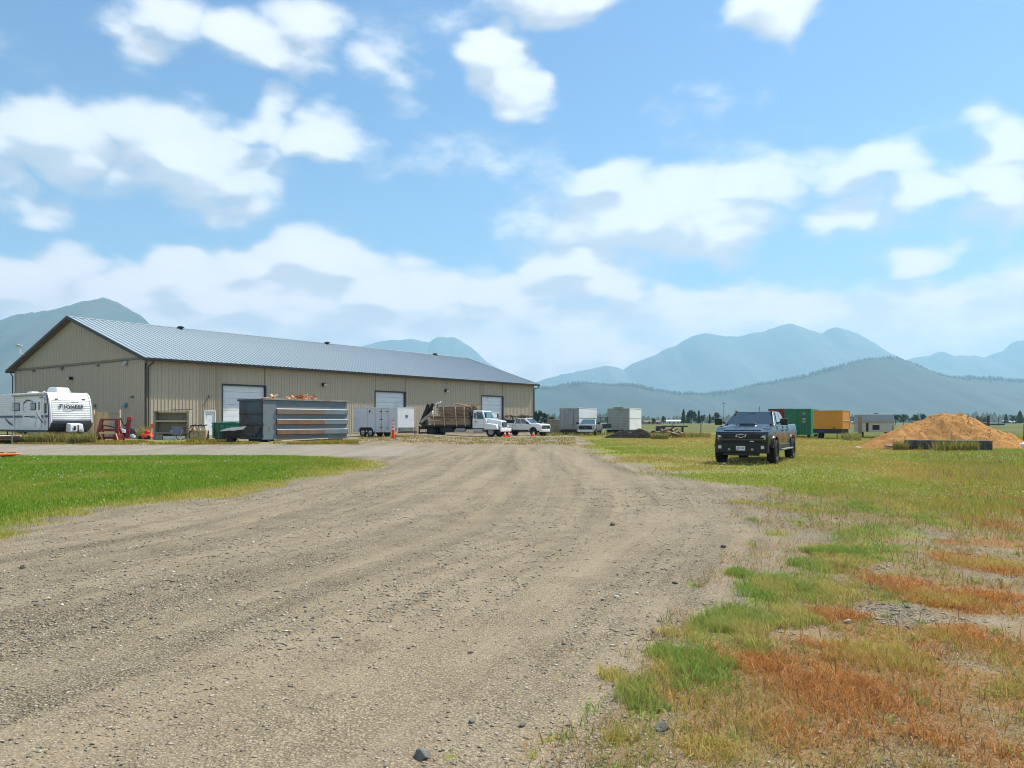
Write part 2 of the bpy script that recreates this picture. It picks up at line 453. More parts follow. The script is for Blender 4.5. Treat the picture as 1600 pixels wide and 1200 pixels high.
def lawn_mask(x, y):
    n = fbm(x * .8, y * .5, 4, 41) - .5 + .5 * (fbm(x * 3, y * 2, 3, 42) - .5)
    return (1 - .9 * patch(WORN, x, y)) * smooth(.35, -.6, x - lawn_edge(y) + n * 1.9) * (1 - smooth(32.0, 33.2, y + n * 1.2)) * smooth(0, 4, y)
def field_mask(x, y):
    n = fbm(x * .55, y * .35, 4, 43) - .5
    far = smooth(11, 17, y + n * 8)
    return smooth(-.4, 1.6, x - field_edge(y) + n * 3.6) * far
def yard_mask(x, y):   # thin weeds between the gravel and the shed
    n = fbm(x * .3, y * .3, 4, 45) - .5
    a = smooth(43.5, 45.5, y + n * 6) * (1 - smooth(52, 57, y + n * 8)) * smooth(-9, -11, x + n * 5)
    b = smooth(60, 75, y + n * 20) * smooth(-2, 4, x - .03 * y + n * 8) * (1 - smooth(.5, 3, x - field_edge(y)))
    return np.clip(a * smooth(.40, .56, fbm(x * .25 + 7, y * .25, 4, 48)) + .6 * b, 0, 1)

# one sheet from underfoot to the horizon, fine near the viewer
def axis_coords(n, fine, far):
    b = math.asinh(far / fine) ; i = np.linspace(-1, 1, n)
    return i, b
def sinh_axis(n, a, far):
    b = math.asinh(far / a); i = np.linspace(-1, 1, 2 * n + 1); return a * np.sinh(b * i)
xs = sinh_axis(230, 2.2, 13000.0)
ys0 = 2.2 * np.sinh(np.linspace(0, math.asinh(12800 / 2.2), 430)); ys = np.concatenate([-2.2 * np.sinh(np.linspace(0, math.asinh(12500 / 2.2), 60))[:0:-1], ys0])
GX, GY = np.meshgrid(xs, ys)
GZ = terrain(GX, GY)
nx, ny = len(xs), len(ys)
idx = np.arange(nx * ny).reshape(ny, nx)
Fq = np.stack([idx[:-1, :-1].ravel(), idx[:-1, 1:].ravel(), idx[1:, 1:].ravel(), idx[1:, :-1].ravel()], 1)
fx, fy = GX.ravel(), GY.ravel()
turf = np.clip(np.maximum.reduce([lawn_mask(fx, fy), field_mask(fx, fy), patch(GREEN, fx, fy) * .8, yard_mask(fx, fy) * .8]), 0, 1)
dry = np.clip(patch(DRY, fx, fy), 0, 1)
beyond = smooth(85, 130, np.hypot(fx, fy))                      # fields around the yard
beyond = np.maximum(beyond, smooth(-40, -60, fx)); beyond = np.maximum(beyond, smooth(16, 26, fx - .12 * fy))
path = smooth(32.6, 33.8, fy) * (1 - smooth(42.5, 44.5, fy)) * smooth(-3, -6, fx)
tt = np.clip(track_t(fx, fy), -40, 40)

def ground_material():
    m = bpy.data.materials.new('gravel_and_soil'); m.use_nodes = True
    t = NT(m.node_tree); t.n.clear()
    out = t.add('ShaderNodeOutputMaterial'); b = t.add('ShaderNodeBsdfPrincipled'); t.link(b.outputs[0], out.inputs[0])
    A = lambda nm: t.add('ShaderNodeAttribute', attribute_name=nm).outputs['Fac']
    geo = t.add('ShaderNodeNewGeometry'); P = geo.outputs['Position']
    sp = t.add('ShaderNodeSeparateXYZ'); t.link(P, sp.inputs[0])
    # along-track coordinates: streaks follow the wheels
    cb = t.add('ShaderNodeCombineXYZ'); t.link(A('track'), cb.inputs[0])
    t.link(t.math('MULTIPLY', sp.outputs[1], .045), cb.inputs[1])
    streak = t.noise(cb.outputs[0], 1.25, 5, .6, .25)
    streak2 = t.noise(cb.outputs[0], 4.5, 4, .6, .2)
    n_big = t.noise(P, .22, 5, .6, .3); n_mid = t.noise(P, 1.6, 6, .62, .3); n_fine = t.noise(P, 18, 6, .7)
    loose = t.math('ADD', t.math('MULTIPLY', streak, .78), t.math('MULTIPLY', n_mid, .22))
    lane = A('lane')
    loose = t.maprange(t.math('ADD', loose, t.math('MULTIPLY', t.math('SUBTRACT', streak2, .5), .30)), .36, .68, 0, 1, 'SMOOTHSTEP')
    loose = t.math('MULTIPLY', loose, t.math('SUBTRACT', 1.0, t.math('MULTIPLY', lane, .5)))
    # packed fines and loose stone
    fines = t.mix(t.maprange(n_big, .35, .65), srgb(139, 126, 104), srgb(150, 137, 114))
    fines = t.mix(t.maprange(n_mid, .45, .72), fines, srgb(128, 113, 92))
    fines = t.mix(t.math('MULTIPLY', t.maprange(n_fine, .35, .7), .5), fines, srgb(160, 147, 123))
    wn = t.add('ShaderNodeTexNoise'); t.link(P, wn.inputs['Vector']); wn.inputs['Scale'].default_value = 45; wn.inputs['Detail'].default_value = 2
    Pw = t.vmath('ADD', P, t.vmath('MULTIPLY', t.vmath('SUBTRACT', wn.outputs['Color'], (.5, .5, .5)), (.022, .022, .022)))
    fines = t.mix(t.math('MULTIPLY', lane, .35), fines, srgb(164, 149, 121))
    v1 = t.voronoi(Pw, 58); v2 = t.voronoi(Pw, 140); v3 = t.voronoi(Pw, 22)
    hs = t.add('ShaderNodeSeparateColor'); t.link(v1.outputs['Color'], hs.inputs[0])
    hs2 = t.add('ShaderNodeSeparateColor'); t.link(v2.outputs['Color'], hs2.inputs[0])
    st = t.mix(hs.outputs[0], srgb(84, 76, 65), srgb(190, 179, 156))
    st = t.mix(t.math('MULTIPLY', hs2.outputs[1], .35), st, srgb(132, 121, 103))
    st = t.mix(t.maprange(v1.outputs['Distance'], .30, .62), st, srgb(62, 54, 43))
    amt = t.math('MULTIPLY', t.math('ADD', t.math('MULTIPLY', loose, .62), .33), t.maprange(hs2.outputs[0], .1, .5, .35, 1))
    c = t.mix(amt, fines, st)
    # bare path by the lawn is paler crushed rock
    pth = t.math('MULTIPLY', A('path'), t.maprange(n_mid, .25, .5))
    c = t.mix(t.math('MULTIPLY', pth, .75), c, t.mix(hs2.outputs[0], srgb(132, 128, 118), srgb(154, 149, 137)))
    # soil under turf and dead grass
    soil = t.mix(n_mid, srgb(112, 98, 70), srgb(140, 122, 92))
    sod = t.mix(t.maprange(n_mid, .35, .65), srgb(96, 112, 44), srgb(140, 136, 66))
    sod = t.mix(t.maprange(n_big, .45, .65, 0, .6), sod, srgb(146, 130, 74))
    tf = t.maprange(t.math('ADD', A('turf'), t.math('MULTIPLY', t.math('SUBTRACT', n_mid, .5), .7)), .38, .62, 0, 1, 'SMOOTHSTEP')
    c = t.mix(t.math('MULTIPLY', tf, .85), c, sod)
    df = t.maprange(t.math('ADD', A('dry'), t.math('MULTIPLY', t.math('SUBTRACT', n_mid, .5), .7)), .35, .65, 0, 1, 'SMOOTHSTEP')
    c = t.mix(t.math('MULTIPLY', df, .8), c, t.mix(n_fine, srgb(120, 84, 48), srgb(150, 112, 70)))
    vf = t.maprange(t.math('ADD', A('verge'), t.math('MULTIPLY', t.math('SUBTRACT', n_mid, .5), .8)), .30, .75, 0, 1, 'SMOOTHSTEP')
    lit_ = t.mix(n_fine, srgb(104, 86, 60), srgb(150, 126, 90))
    c = t.mix(t.math('MULTIPLY', vf, .62), c, lit_)
    # the fields beyond
    wv = t.noise(t.vmath('MULTIPLY', P, (.004, .02, 1)), 1.0, 5, .6, .5)
    fld = t.mix(t.maprange(wv, .38, .62), srgb(70, 90, 42), srgb(110, 102, 62))
    c = t.mix(A('beyond'), c, fld)
    t.link(c, b.inputs['Base Color'])
    b.inputs['Roughness'].default_value = .95; b.inputs['Specular IOR Level'].default_value = .15
    hgt = t.math('ADD', t.math('MULTIPLY', t.math('SUBTRACT', .6, v1.outputs['Distance']), t.math('ADD', t.math('MULTIPLY', loose, .9), .25)), t.math('MULTIPLY', n_fine, .5))
    hgt = t.math('ADD', hgt, t.math('MULTIPLY', t.math('SUBTRACT', .5, v3.outputs['Distance']), t.math('MULTIPLY', loose, .25)))
    bp = t.add('ShaderNodeBump'); bp.inputs['Strength'].default_value = 1.0; bp.inputs['Distance'].default_value = .014
    t.link(hgt, bp.inputs['Height']); t.link(bp.outputs[0], b.inputs['Normal'])
    return m
t_ = track_t(fx, fy) + .5 * (fbm(fx * 0 + 1, fy * .12, 2, 15) - .5)
lane = np.zeros_like(t_)
for c_, w_l, k_ in ((-1.15, .34, 1), (-3.1, .38, .9), (1.05, .36, .9), (-4.7, .4, .7), (2.6, .4, .6), (-2.2, .16, .5), (.1, .16, .4)):
    lane = np.maximum(lane, k_ * np.exp(-((t_ - c_) / w_l) ** 2))
lane = lane * (-.1 + 1.7 * fbm(fx * .6, fy * .22, 4, 16)); lane = np.clip(lane, 0, 1) * smooth(-7, -5.5, t_)
vrg = verge(fx, fy)
ground = np_mesh('ground', np.stack([fx, fy, GZ.ravel()], 1), Fq, ground_material(), kind='structure', smooth_=True,
                 extra={'turf': turf, 'dry': dry, 'beyond': beyond, 'path': path, 'track': tt, 'lane': lane, 'verge': vrg})
ground['label'] = 'gravel yard and track with worn turf at its edges'

# ------------------------------------------------------------------ mountains, real distance and depth
def mountain(name, label, dist, depth, pts, m, seed, rough=.05, nxm=320, nym=40, spread=1.0):
    """a massif whose crest, seen from the yard, follows the measured outline"""
    px = [p[0] for p in pts]; crest = [(HORIZON - p[1]) / F_PX * dist for p in pts]
    x = np.linspace(min(px), max(px), nxm); 
    hx = np.interp(x, px, crest)
    X = (x - 800.) / F_PX * dist
    ty = np.linspace(-1, 1, nym)
    XX, TT = np.meshgrid(X, ty); HH = np.tile(hx, (nym, 1))
    YY = dist + TT * depth
    ridge = fbm(XX / dist * 26 + seed, TT * 2.2 + seed, 5, seed) - .5
    spur = np.abs(fbm(XX / dist * 15 + TT * .8, TT * .9 + seed, 4, seed + 5) - .5) * 2
    fall = np.clip(1 - np.abs(TT) ** (1.05), 0, 1)
    k = np.abs(TT) * (1 - np.abs(TT)) * 4
    Z = HH * fall + k * (ridge * rough * 5 - spur * rough * 3.2) * HH.max() * .55
    Z = np.minimum(Z, HH * (1 - .25 * np.abs(TT)))
    Z = Z + HH.max() * rough * .75 * (fbm(XX / dist * 70, TT * 5 + seed, 4, seed + 9) - .5) * (np.abs(TT) < .3)
    Z = np.maximum(Z, -20); Z[0] = -25; Z[-1] = -25
    id_ = np.arange(nxm * nym).reshape(nym, nxm)
    F = np.stack([id_[:-1, :-1].ravel(), id_[:-1, 1:].ravel(), id_[1:, 1:].ravel(), id_[1:, :-1].ravel()], 1)
    o = np_mesh(name, np.stack([XX.ravel(), YY.ravel(), Z.ravel()], 1), F, m, kind='structure', smooth_=True)
    o['label'] = label
    return X, hx, o
mtn_rock = mat('forested_rock', (.055, .075, .05), .95, var=.35, scale=.0016, stain=(.11, .105, .09), stain_amt=.35, stain_scale=.0011)
mtn_wood = mat('conifer_slope', (.022, .036, .022), .95, var=.35, scale=.004)
mountain('mountain_left', 'tall blue mountain rising behind the gable of the shed', 4800, 1500,
         [(-420, 640), (-250, 560), (-120, 520), (0, 497), (40, 487), (85, 481), (120, 473), (150, 466), (165, 464), (180, 467), (200, 479), (215, 488), (235, 506), (300, 560), (400, 610), (520, 655)], mtn_rock, 3)
mountain('mountain_center', 'pale mountain with a flat summit behind the shed roof', 10200, 2200,
         [(330, 650), (430, 580), (500, 556), (560, 540), (600, 531), (640, 527), (672, 531), (684, 524), (692, 523), (712, 526), (735, 541), (760, 562), (800, 584), (850, 610), (960, 655)], mtn_rock, 11)
mountain('mountain_right', 'broad pale mountain with several summits above the wooded hill', 9600, 2200,
         [(720, 650), (800, 612), (840, 596), (900, 578), (945, 570), (975, 573), (1000, 561), (1045, 541), (1055, 538), (1080, 523), (1100, 518), (1125, 521), (1150, 524), (1190, 514), (1215, 506), (1232, 503), (1250, 509), (1262, 515), (1285, 517), (1300, 510), (1310, 509), (1340, 520), (1380, 545), (1420, 566), (1500, 610), (1620, 652)], mtn_rock, 23)
mountain('mountain_far', 'pale distant peaks at the right edge of the valley', 9900, 2200,
         [(1250, 652), (1350, 590), (1410, 560), (1440, 555), (1470, 547), (1490, 553), (1540, 556), (1570, 543), (1585, 534), (1640, 512), (1750, 480), (1900, 540), (2100, 640)], mtn_rock, 37)
hillX, hillH, hill = mountain('wooded_hill', 'long low wooded hill across the valley', 4400, 1000,
         [(560, 650), (640, 632), (720, 618), (780, 610), (835, 606), (860, 606), (880, 600), (915, 597), (950, 602), (985, 600), (1010, 606), (1060, 614), (1100, 615), (1140, 610), (1180, 600), (1240, 591), (1280, 580), (1320, 568), (1350, 560), (1400, 559), (1425, 568), (1450, 581), (1480, 588), (1530, 590), (1600, 593), (1750, 610), (2000, 645)], mtn_wood, 51, nxm=260)
hill['kind'] = 'structure'
# conifers that fringe the hill: one far wood
def cones(X, Y, Z, h, r, n=5):
    k = len(X); a = np.linspace(0, 2 * np.pi, n, endpoint=False)
    V = np.zeros((k, n + 1, 3)); V[:, :n, 0] = X[:, None] + r[:, None] * np.cos(a); V[:, :n, 1] = Y[:, None] + r[:, None] * np.sin(a); V[:, :n, 2] = Z[:, None]
    V[:, n, 0] = X; V[:, n, 1] = Y; V[:, n, 2] = Z + h
    base = (np.arange(k) * (n + 1))[:, None]
    F = np.concatenate([np.stack([base[:, 0] + i, base[:, 0] + (i + 1) % n, base[:, 0] + n], 1) for i in range(n)])
    return V.reshape(-1, 3), F
k = 4200
tx = rng.uniform(hillX[8], hillX[-8], k); tdep = np.abs(rng.normal(0, .035, k)) * 1000
hme = hill.data; 
hz = np.interp(tx, hillX, hillH)
clump = fbm(tx / 90, tx * 0, 4, 61)
hh = rng.uniform(7, 19, k) * (.45 + 1.1 * clump)
V, F = cones(tx, 4400 - tdep, hz * (1 - tdep / 1000) - 6, hh + 6, hh * .17 + 1.5)
np_mesh('conifer_forest', V, F, mtn_wood, kind='stuff')['label'] = 'conifer wood covering the crest of the low hill'

# ------------------------------------------------------------------ haze: the summer air of the valley
hz_m = bpy.data.materials.new('valley_air'); hz_m.use_nodes = True
t = NT(hz_m.node_tree); t.n.clear()
o_ = t.add('ShaderNodeOutputMaterial'); pv = t.add('ShaderNodeVolumePrincipled'); t.link(pv.outputs[0], o_.inputs['Volume'])
pv.inputs['Color'].default_value = (.43, .735, 1.0, 1); pv.inputs['Density'].default_value = 1.24e-4; pv.inputs['Anisotropy'].default_value = .2
hz_b = MB().box(-13500, 13500, -13000, 13300, -60, 1480)
haze = hz_b.build('haze', hz_m); haze['kind'] = 'stuff'; haze['label'] = 'thin blue summer haze over the valley'
# ------------------------------------------------------------------ the metal shed
M_WALL = mat('tan_wall_metal', srgb(184, 171, 147), .5, .0, var=.07, scale=.7, stain=srgb(168, 151, 122), stain_amt=.2, stain_scale=.5, stretch=(1, 1, .25))
M_WALL_UP = MATS['tan_wall_metal']
M_ROOF = mat('galvanised_roof', srgb(162, 175, 182), .45, .1, var=.07, scale=.8, stain=srgb(142, 157, 166), stain_amt=.3, stain_scale=.6, stretch=(1, .15, 1))
M_TRIM = mat('charcoal_trim', srgb(44, 47, 50), .5, var=.1)
M_TRIM_TAN = mat('tan_trim', srgb(126, 112, 88), .55, var=.08)
M_OHD = mat('white_door_steel', srgb(226, 231, 233), .5, var=.04, scale=1.2, stain=srgb(186, 190, 190), stain_amt=.2, stain_scale=.7)
M_WHITE = mat('white_paint', srgb(226, 228, 228), .4, var=.05, scale=1.4)
M_DARK = mat('dark_steel', srgb(40, 41, 43), .55, var=.2)
M_BLACK = mat('black_plastic', srgb(22, 22, 24), .5, var=.2)
M_LAMP = mat('lamp_housing', srgb(196, 190, 176), .4, var=.05)
M_CONC = mat('concrete', srgb(150, 143, 128), .9, var=.14, scale=2.0, bump=.25, bscale=30, stain=srgb(110, 104, 92), stain_amt=.35)

L_W = 53.6; W_W = 25.0; EAVE = 6.38; RIDGE = 10.45; OH = .62; OHG = .55; BASE = .25
SLOPE = (RIDGE - EAVE) / (W_W / 2)
def roof_z(v): return EAVE + (W_W / 2 - abs(v - W_W / 2)) * SLOPE
shed = thing('metal_shed', 'long tan ribbed metal shed with a pale grey roof', 'building', (SHED.x, SHED.y, BASE), TH)
# local frame: x along the long wall, y into the building, the long wall is y=0, the near gable x=0
RIB = [(0, 0), (.045, 0), (.068, .034), (.105, .034), (.128, 0)]
def rib_profile(w, nrib=3):
    pitch = w / nrib; pts = []
    for i in range(nrib): pts += [(i * pitch + a, b) for a, b in RIB]
    return pts + [(w, 0)]
def panel_mesh(name, w, tops, out=-1):
    """vertical sheet of unit or given height, ribs towards out*y"""
    pr = rib_profile(w); n = len(pr)
    V = [(a, out * b, 0) for a, b in pr] + [(a, out * b, tops(a)) for a, b in pr]
    F = [(i, i + 1, n + i + 1, n + i) for i in range(n - 1)]
    me = bpy.data.meshes.new(name); me.from_pydata(V, [], F); me.update(); return me
PW = .914
unit = panel_mesh('wall_panel', PW - .004, lambda a: 1.0); unit.materials.append(M_WALL)
def s_of(px):
    xn = (px - 800) / F_PX; x0 = SHED.x / SHED.y
    return SHED.y * (xn - x0) / (math.cos(TH) - math.sin(TH) * xn)
DOORS = [(s_of(348), s_of(414), 4.42), (s_of(586.5), s_of(632.5), 4.42), (s_of(752.5), s_of(785.5), 4.42)]
MAN = (s_of(319), s_of(336.5), 2.2)
openings = DOORS + [MAN]
def long_wall():
    n = int(L_W / PW)
    for i in range(n + 1):
        a, b = i * PW, min((i + 1) * PW, L_W)
        # cut the sheet at door jambs
        cuts = [a, b]
        for (o0, o1, h) in openings:
            for q in (o0, o1):
                if a + .01 < q < b - .01: cuts.append(q)
        cuts.sort()
        for c0, c1 in zip(cuts[:-1], cuts[1:]):
            mid = (c0 + c1) / 2; z0 = 0
            for (o0, o1, h) in openings:
                if o0 < mid < o1: z0 = h
            o = link('wall_panel', unit, None, shed)
            o.location = (c0, 0, z0); o.scale = ((c1 - c0) / PW, 1, EAVE - z0)
long_wall()
# gable: sheets below the trim band, sloped sheets above
M_WALL.use_nodes = True
ng = int(W_W / PW)
for i in range(ng + 1):
    a, b = i * PW, min((i + 1) * PW, W_W)
    if b - a < .05: continue
    o = link('wall_panel', unit, None, shed); o.location = (0, b, 0); o.rotation_euler = (0, 0, R(-90)); o.scale = ((b - a) / PW, 1, EAVE - .12)
    me = panel_mesh('gable_panel', b - a - .004, lambda q, b=b: max(.05, roof_z(b - q) - EAVE - .16)); me.materials.append(M_WALL)
    o = link('gable_panel', me, None, shed); o.location = (-.03, b, EAVE + .06); o.rotation_euler = (0, 0, R(-90))
MB().box(-.075, -.005, -.03, W_W + .03, EAVE - .12, EAVE + .06).build('trim_band', M_TRIM_TAN, shed)
MB().box(-.085, -.004, -.031, W_W + .031, EAVE - .135, EAVE - .105).build('drip_edge', M_TRIM, shed)
# back walls and a closed inner shell
MB().box(.35, L_W - .02, W_W - .05, W_W, 0, EAVE).build('back_wall', M_WALL, shed)
g = MB().prism([(0, 0), (W_W, 0), (W_W, EAVE), (W_W / 2, RIDGE - .05), (0, EAVE)], L_W - .1, L_W, axis='x'); g.build('far_gable_wall', M_WALL, shed)
M_INS = mat('dim_interior', srgb(70, 68, 62), .9)
MB().prism([(.55, .02), (W_W - .1, .02), (W_W - .1, EAVE - .1), (W_W / 2, RIDGE - .3), (.55, EAVE - .1)], .4, L_W - .2, axis='x').build('lining', M_INS, shed)
MB().box(-.05, .02, .0, W_W, -.3, .12).box(.03, L_W, -.05, .02, -.3, .1).build('foundation', M_CONC, shed)
MB().box(-.06, .07, -.055, .0, 0, EAVE).box(-.06, -.001, -.001, .09, 0, EAVE - .13).build('corner_trim', M_TRIM_TAN, shed)
MB().box(L_W - .07, L_W + .05, -.05, -.001, 0, EAVE).build('corner_trim', M_TRIM_TAN, shed)
# roof sheets
half = math.hypot(W_W / 2 + OH, (W_W / 2 + OH) * SLOPE); ang = math.atan(SLOPE)
def roof_mesh():
    pr = rib_profile(PW - .004, 2); n = len(pr)
    V = [(a, 0, b * 1.7) for a, b in pr] + [(a, half, b * 1.7) for a, b in pr]
    F = [(i, i + 1, n + i + 1, n + i) for i in range(n - 1)]
    me = bpy.data.meshes.new('roof_panel'); me.from_pydata(V, [], F); me.update(); me.materials.append(M_ROOF); return me
rm = roof_mesh(); RL = L_W + 2 * OHG; nr = int(round(RL / PW)); rw = RL / nr
for i in range(nr):
    o = link('roof_panel', rm, None, shed); o.location = (-OHG + i * rw, -OH, EAVE - OH * SLOPE + .14); o.rotation_euler = (ang, 0, 0); o.scale = (rw / PW, 1, 1)
    o = link('roof_panel', rm, None, shed); o.location = (-OHG + (i + 1) * rw, W_W + OH, EAVE - OH * SLOPE + .14); o.rotation_euler = (ang, 0, math.pi); o.scale = (rw / PW, 1, 1)
ze = EAVE - OH * SLOPE; zr = RIDGE + .14
MB().prism([(W_W / 2 - .28, zr - .28 * SLOPE + .035), (W_W / 2, zr + .045), (W_W / 2 + .28, zr - .28 * SLOPE + .035), (W_W / 2, zr + .015)], -OHG - .02, L_W + OHG + .02, axis='x').build('ridge_cap', M_ROOF, shed)
MB().prism([(-OH + .1, ze - .02), (W_W / 2, RIDGE - .02), (W_W + OH - .1, ze - .02), (W_W + OH - .1, ze + .06), (W_W / 2, RIDGE + .08), (-OH + .1, ze + .06)], -OHG + .06, L_W + OHG - .06, axis='x').build('roof_deck', M_INS, shed)
for gx_, nm in ((-OHG, 'rake_trim'), (L_W + OHG - .06, 'rake_trim')):
    MB().prism([(-OH - .03, ze - .09), (W_W / 2, RIDGE - .09), (W_W + OH + .03, ze - .09), (W_W + OH + .03, ze + .17), (W_W / 2, zr + .06), (-OH - .03, ze + .17)], gx_ - .02, gx_ + .05, axis='x').build(nm, M_TRIM, shed)
MB().prism([(.02, EAVE - .07), (W_W / 2, RIDGE - .12), (W_W - .02, EAVE - .07), (W_W + OH, ze - .05), (W_W + OH, ze - .025), (W_W / 2, RIDGE - .06), (-OH, ze - .025), (-OH, ze - .05)], -OHG + .05, -.035, axis='x').build('gable_soffit', M_TRIM_TAN, shed)
MB().box(.0, L_W, -OH + .02, -.03, ze - .03, ze - .005).build('eave_soffit', M_TRIM_TAN, shed)
for yy, s in ((-OH, -1), (W_W + OH, 1)):
    MB().prism([(yy, ze - .1), (yy + s * .13, ze - .06), (yy + s * .14, ze + .1), (yy, ze + .1)], -OHG - .02, L_W + OHG + .02, axis='x').build('gutter', M_TRIM, shed)
def downpipe(pts): MB().path(pts, .055, 8).build('downpipe', M_TRIM, shed)
downpipe([(.28, -OH - .06, ze - .02), (.28, -OH - .02, ze - .22), (.12, -.16, ze - .55), (.12, -.13, 0.05)])
downpipe([(-.02, -.05, ze - .25), (-.1, -.1, ze - .5), (-.1, -.1, .05)])
downpipe([(-.1, W_W + OH, ze - .02), (-.12, W_W + OH - .05, ze - .2), (-.14, W_W + .12, ze - .45), (-.14, W_W + .1, .05)])
downpipe([(L_W + OHG - .1, -OH - .06, ze - .05), (L_W + OHG - .1, -OH + .1, ze - .32), (L_W + .09, -.1, ze - .45), (L_W + .09, -.1, .05)])
# overhead doors of stacked panels
for k, (a, b, h) in enumerate(DOORS):
    fr = MB(); fr.box(a - .1, a, -.06, .2, 0, h).box(b, b + .12, -.06, .2, 0, h).box(a - .1, b + .12, -.06, .2, h, h + .13)
    fr.build('door_frame', M_TRIM, shed)
    od = MB().box(a, b, .2, .24, 0, h).build('overhead_door', M_OHD, shed)
    ns = 8; hh = h / ns
    pm = None
    for i in range(ns):
        o = MB().box(a + .015, b - .015, .155, .205, i * hh + .012, (i + 1) * hh - .006).build('door_panel', M_OHD, od, bevel=.012, segs=1)
a, b, h = MAN
MB().box(a - .02, a + .07, -.05, .12, 0, h).box(b - .07, b + .02, -.05, .12, 0, h).box(a - .02, b + .02, -.05, .12, h - .07, h + .02).build('door_frame', M_WHITE, shed)
md = MB().box(a + .07, b - .07, .03, .08, .02, h - .07).build('entry_door', M_OHD, shed)
MB().box(b - .19, b - .15, -.02, .03, .98, 1.1).tube((b - .17, -.02, 1.03), (b - .3, -.02, 1.03), .012).build('handle', M_DARK, md)
MB().box(a + .2, a + .22, .022, .032, 1.5, 1.9).box(a + .22, b - .35, .022, .032, 1.88, 1.9).build('mark', M_DARK, md)
def wall_light(s, z, gable=False):
    p = MB()
    if gable:
        p.box(-.38, -.04, s - .17, s + .17, z, z + .26)
        o = p.build('wall_light', M_BLACK, shed, bevel=.03); MB().box(-.43, -.38, s - .15, s + .15, z - .02, z + .2).build('lens', M_LAMP, o)
    else:
        p.box(s - .2, s + .2, -.34, -.03, z, z + .28)
        o = p.build('wall_light', M_BLACK, shed, bevel=.03); MB().box(s - .17, s + .2, -.40, -.342, z - .02, z + .22).build('lens', M_LAMP, o)
for px in (505, 696): wall_light(s_of(px), 4.75)
wall_light(12.6, 5.0 - .0, True)
def on_gable(px):   # distance along the gable from the near corner
    xn = (px - 800) / F_PX; x0 = SHED.x / SHED.y
    return SHED.y * (xn - x0) / (-math.sin(TH) - math.cos(TH) * xn)
M_VENT = mat('vent_hood', srgb(112, 112, 104), .5)
M_VENTB = mat('blue_vent_hood', srgb(96, 132, 160), .5)
for px, py, sz, mm in ((54, 579, .3, M_VENT), (98, 575, .34, M_VENT), (155, 571, .2, M_VENT), (198, 567, .42, mat('pale_plate', srgb(176, 182, 190), .5)), (208, 620, .22, M_VENT), (150, 634, .3, M_VENT), (197, 633, .45, M_VENTB)):
    s = on_gable(px); d = SHED.y + s * math.cos(TH); z = (HORIZON - py) / F_PX * d + CAM_H - BASE
    MB().hexa([(-.28, s - sz / 2, z - sz * .4), (-.03, s - sz / 2, z - sz * .4), (-.03, s + sz / 2, z - sz * .4), (-.28, s + sz / 2, z - sz * .4)],
              [(-.12, s - sz / 2, z + sz * .4), (-.03, s - sz / 2, z + sz * .4), (-.03, s + sz / 2, z + sz * .4), (-.12, s + sz / 2, z + sz * .4)]).build('wall_vent', mm, shed, bevel=.02)
# roof vents along the ridge
for px in (278, 507, 676):
    xn = (px - 800) / F_PX; C = SHED + VV * (W_W / 2)
    s = (xn * C.y - C.x) / (math.cos(TH) - math.sin(TH) * xn)
    o = MB().lathe([(0, .0), (.2, .0), (.2, .22), (.0, .22)], 14, 'z', (s, W_W / 2 - .5, RIDGE - .1)).build('roof_vent', M_BLACK, shed)
    MB().lathe([(0, .23), (.34, .21), (.34, .27), (.22, .35), (0, .38)], 16, 'z', (s, W_W / 2 - .5, RIDGE - .1)).build('vent_cap', M_BLACK, o)
# flat dish on a bent mast near the far eave of the gable
s = on_gable(43); zz = roof_z(s)
dish = MB().path([(-OHG - .06, s - .9, zz + .32), (-OHG - .1, s - .1, zz + .45), (-OHG - .1, s + .12, zz + 1.15)], .022, 7).build('dish_mast', M_WHITE, shed)
MB().box(-.3, .2, -.26, .26, 0, .04, Matrix.Translation((-OHG - .1, s + .12, zz + 1.15)) @ Euler((R(-18), R(14), 0)).to_matrix().to_4x4()).build('dish', M_WHITE, dish, bevel=.01)
# small things on the long wall
MB().tube((s_of(326), -.2, 3.35), (s_of(326), -.02, 3.5), .07).path([(s_of(326), -.05, 3.4), (s_of(321), -.05, 3.0), (s_of(317), -.05, 2.6)], .015, 5).build('camera_and_cable', M_VENT, shed)
# ------------------------------------------------------------------ vehicles
M_TYRE = mat('tyre_rubber', srgb(30, 30, 31), .85, var=.25, scale=6, bump=.3, bscale=60)
M_RIM = mat('alloy_rim', srgb(150, 152, 156), .35, .8, var=.1)
M_RIM_DK = mat('dark_alloy_rim', srgb(52, 54, 66), .35, .6, var=.15)
M_STEELRIM = mat('grey_steel_rim', srgb(160, 160, 158), .5, .3, var=.15)
M_CHROME = mat('chrome', srgb(205, 208, 212), .15, .95, var=.05)
M_HEADL = mat('headlight_lens', srgb(205, 212, 216), .1, .2, var=.1, coat=.5)
M_AMBER = mat('amber_lens', srgb(210, 110, 30), .3)
M_RED = mat('red_lens', srgb(160, 24, 20), .3)
def glass_mat(name, col, rough=.06):
    m = bpy.data.materials.new(name); m.use_nodes = True
    b = m.node_tree.nodes['Principled BSDF']; b.inputs['Base Color'].default_value = (*col, 1)
    b.inputs['Roughness'].default_value = rough; b.inputs['Specular IOR Level'].default_value = .8; b.inputs['Coat Weight'].default_value = .6
    b.inputs['Coat Roughness'].default_value = .02
    return m
M_GLASS = glass_mat('tinted_glass', (.02, .035, .04)); M_GLASS_TEAL = glass_mat('teal_glass', (.05, .12, .13))

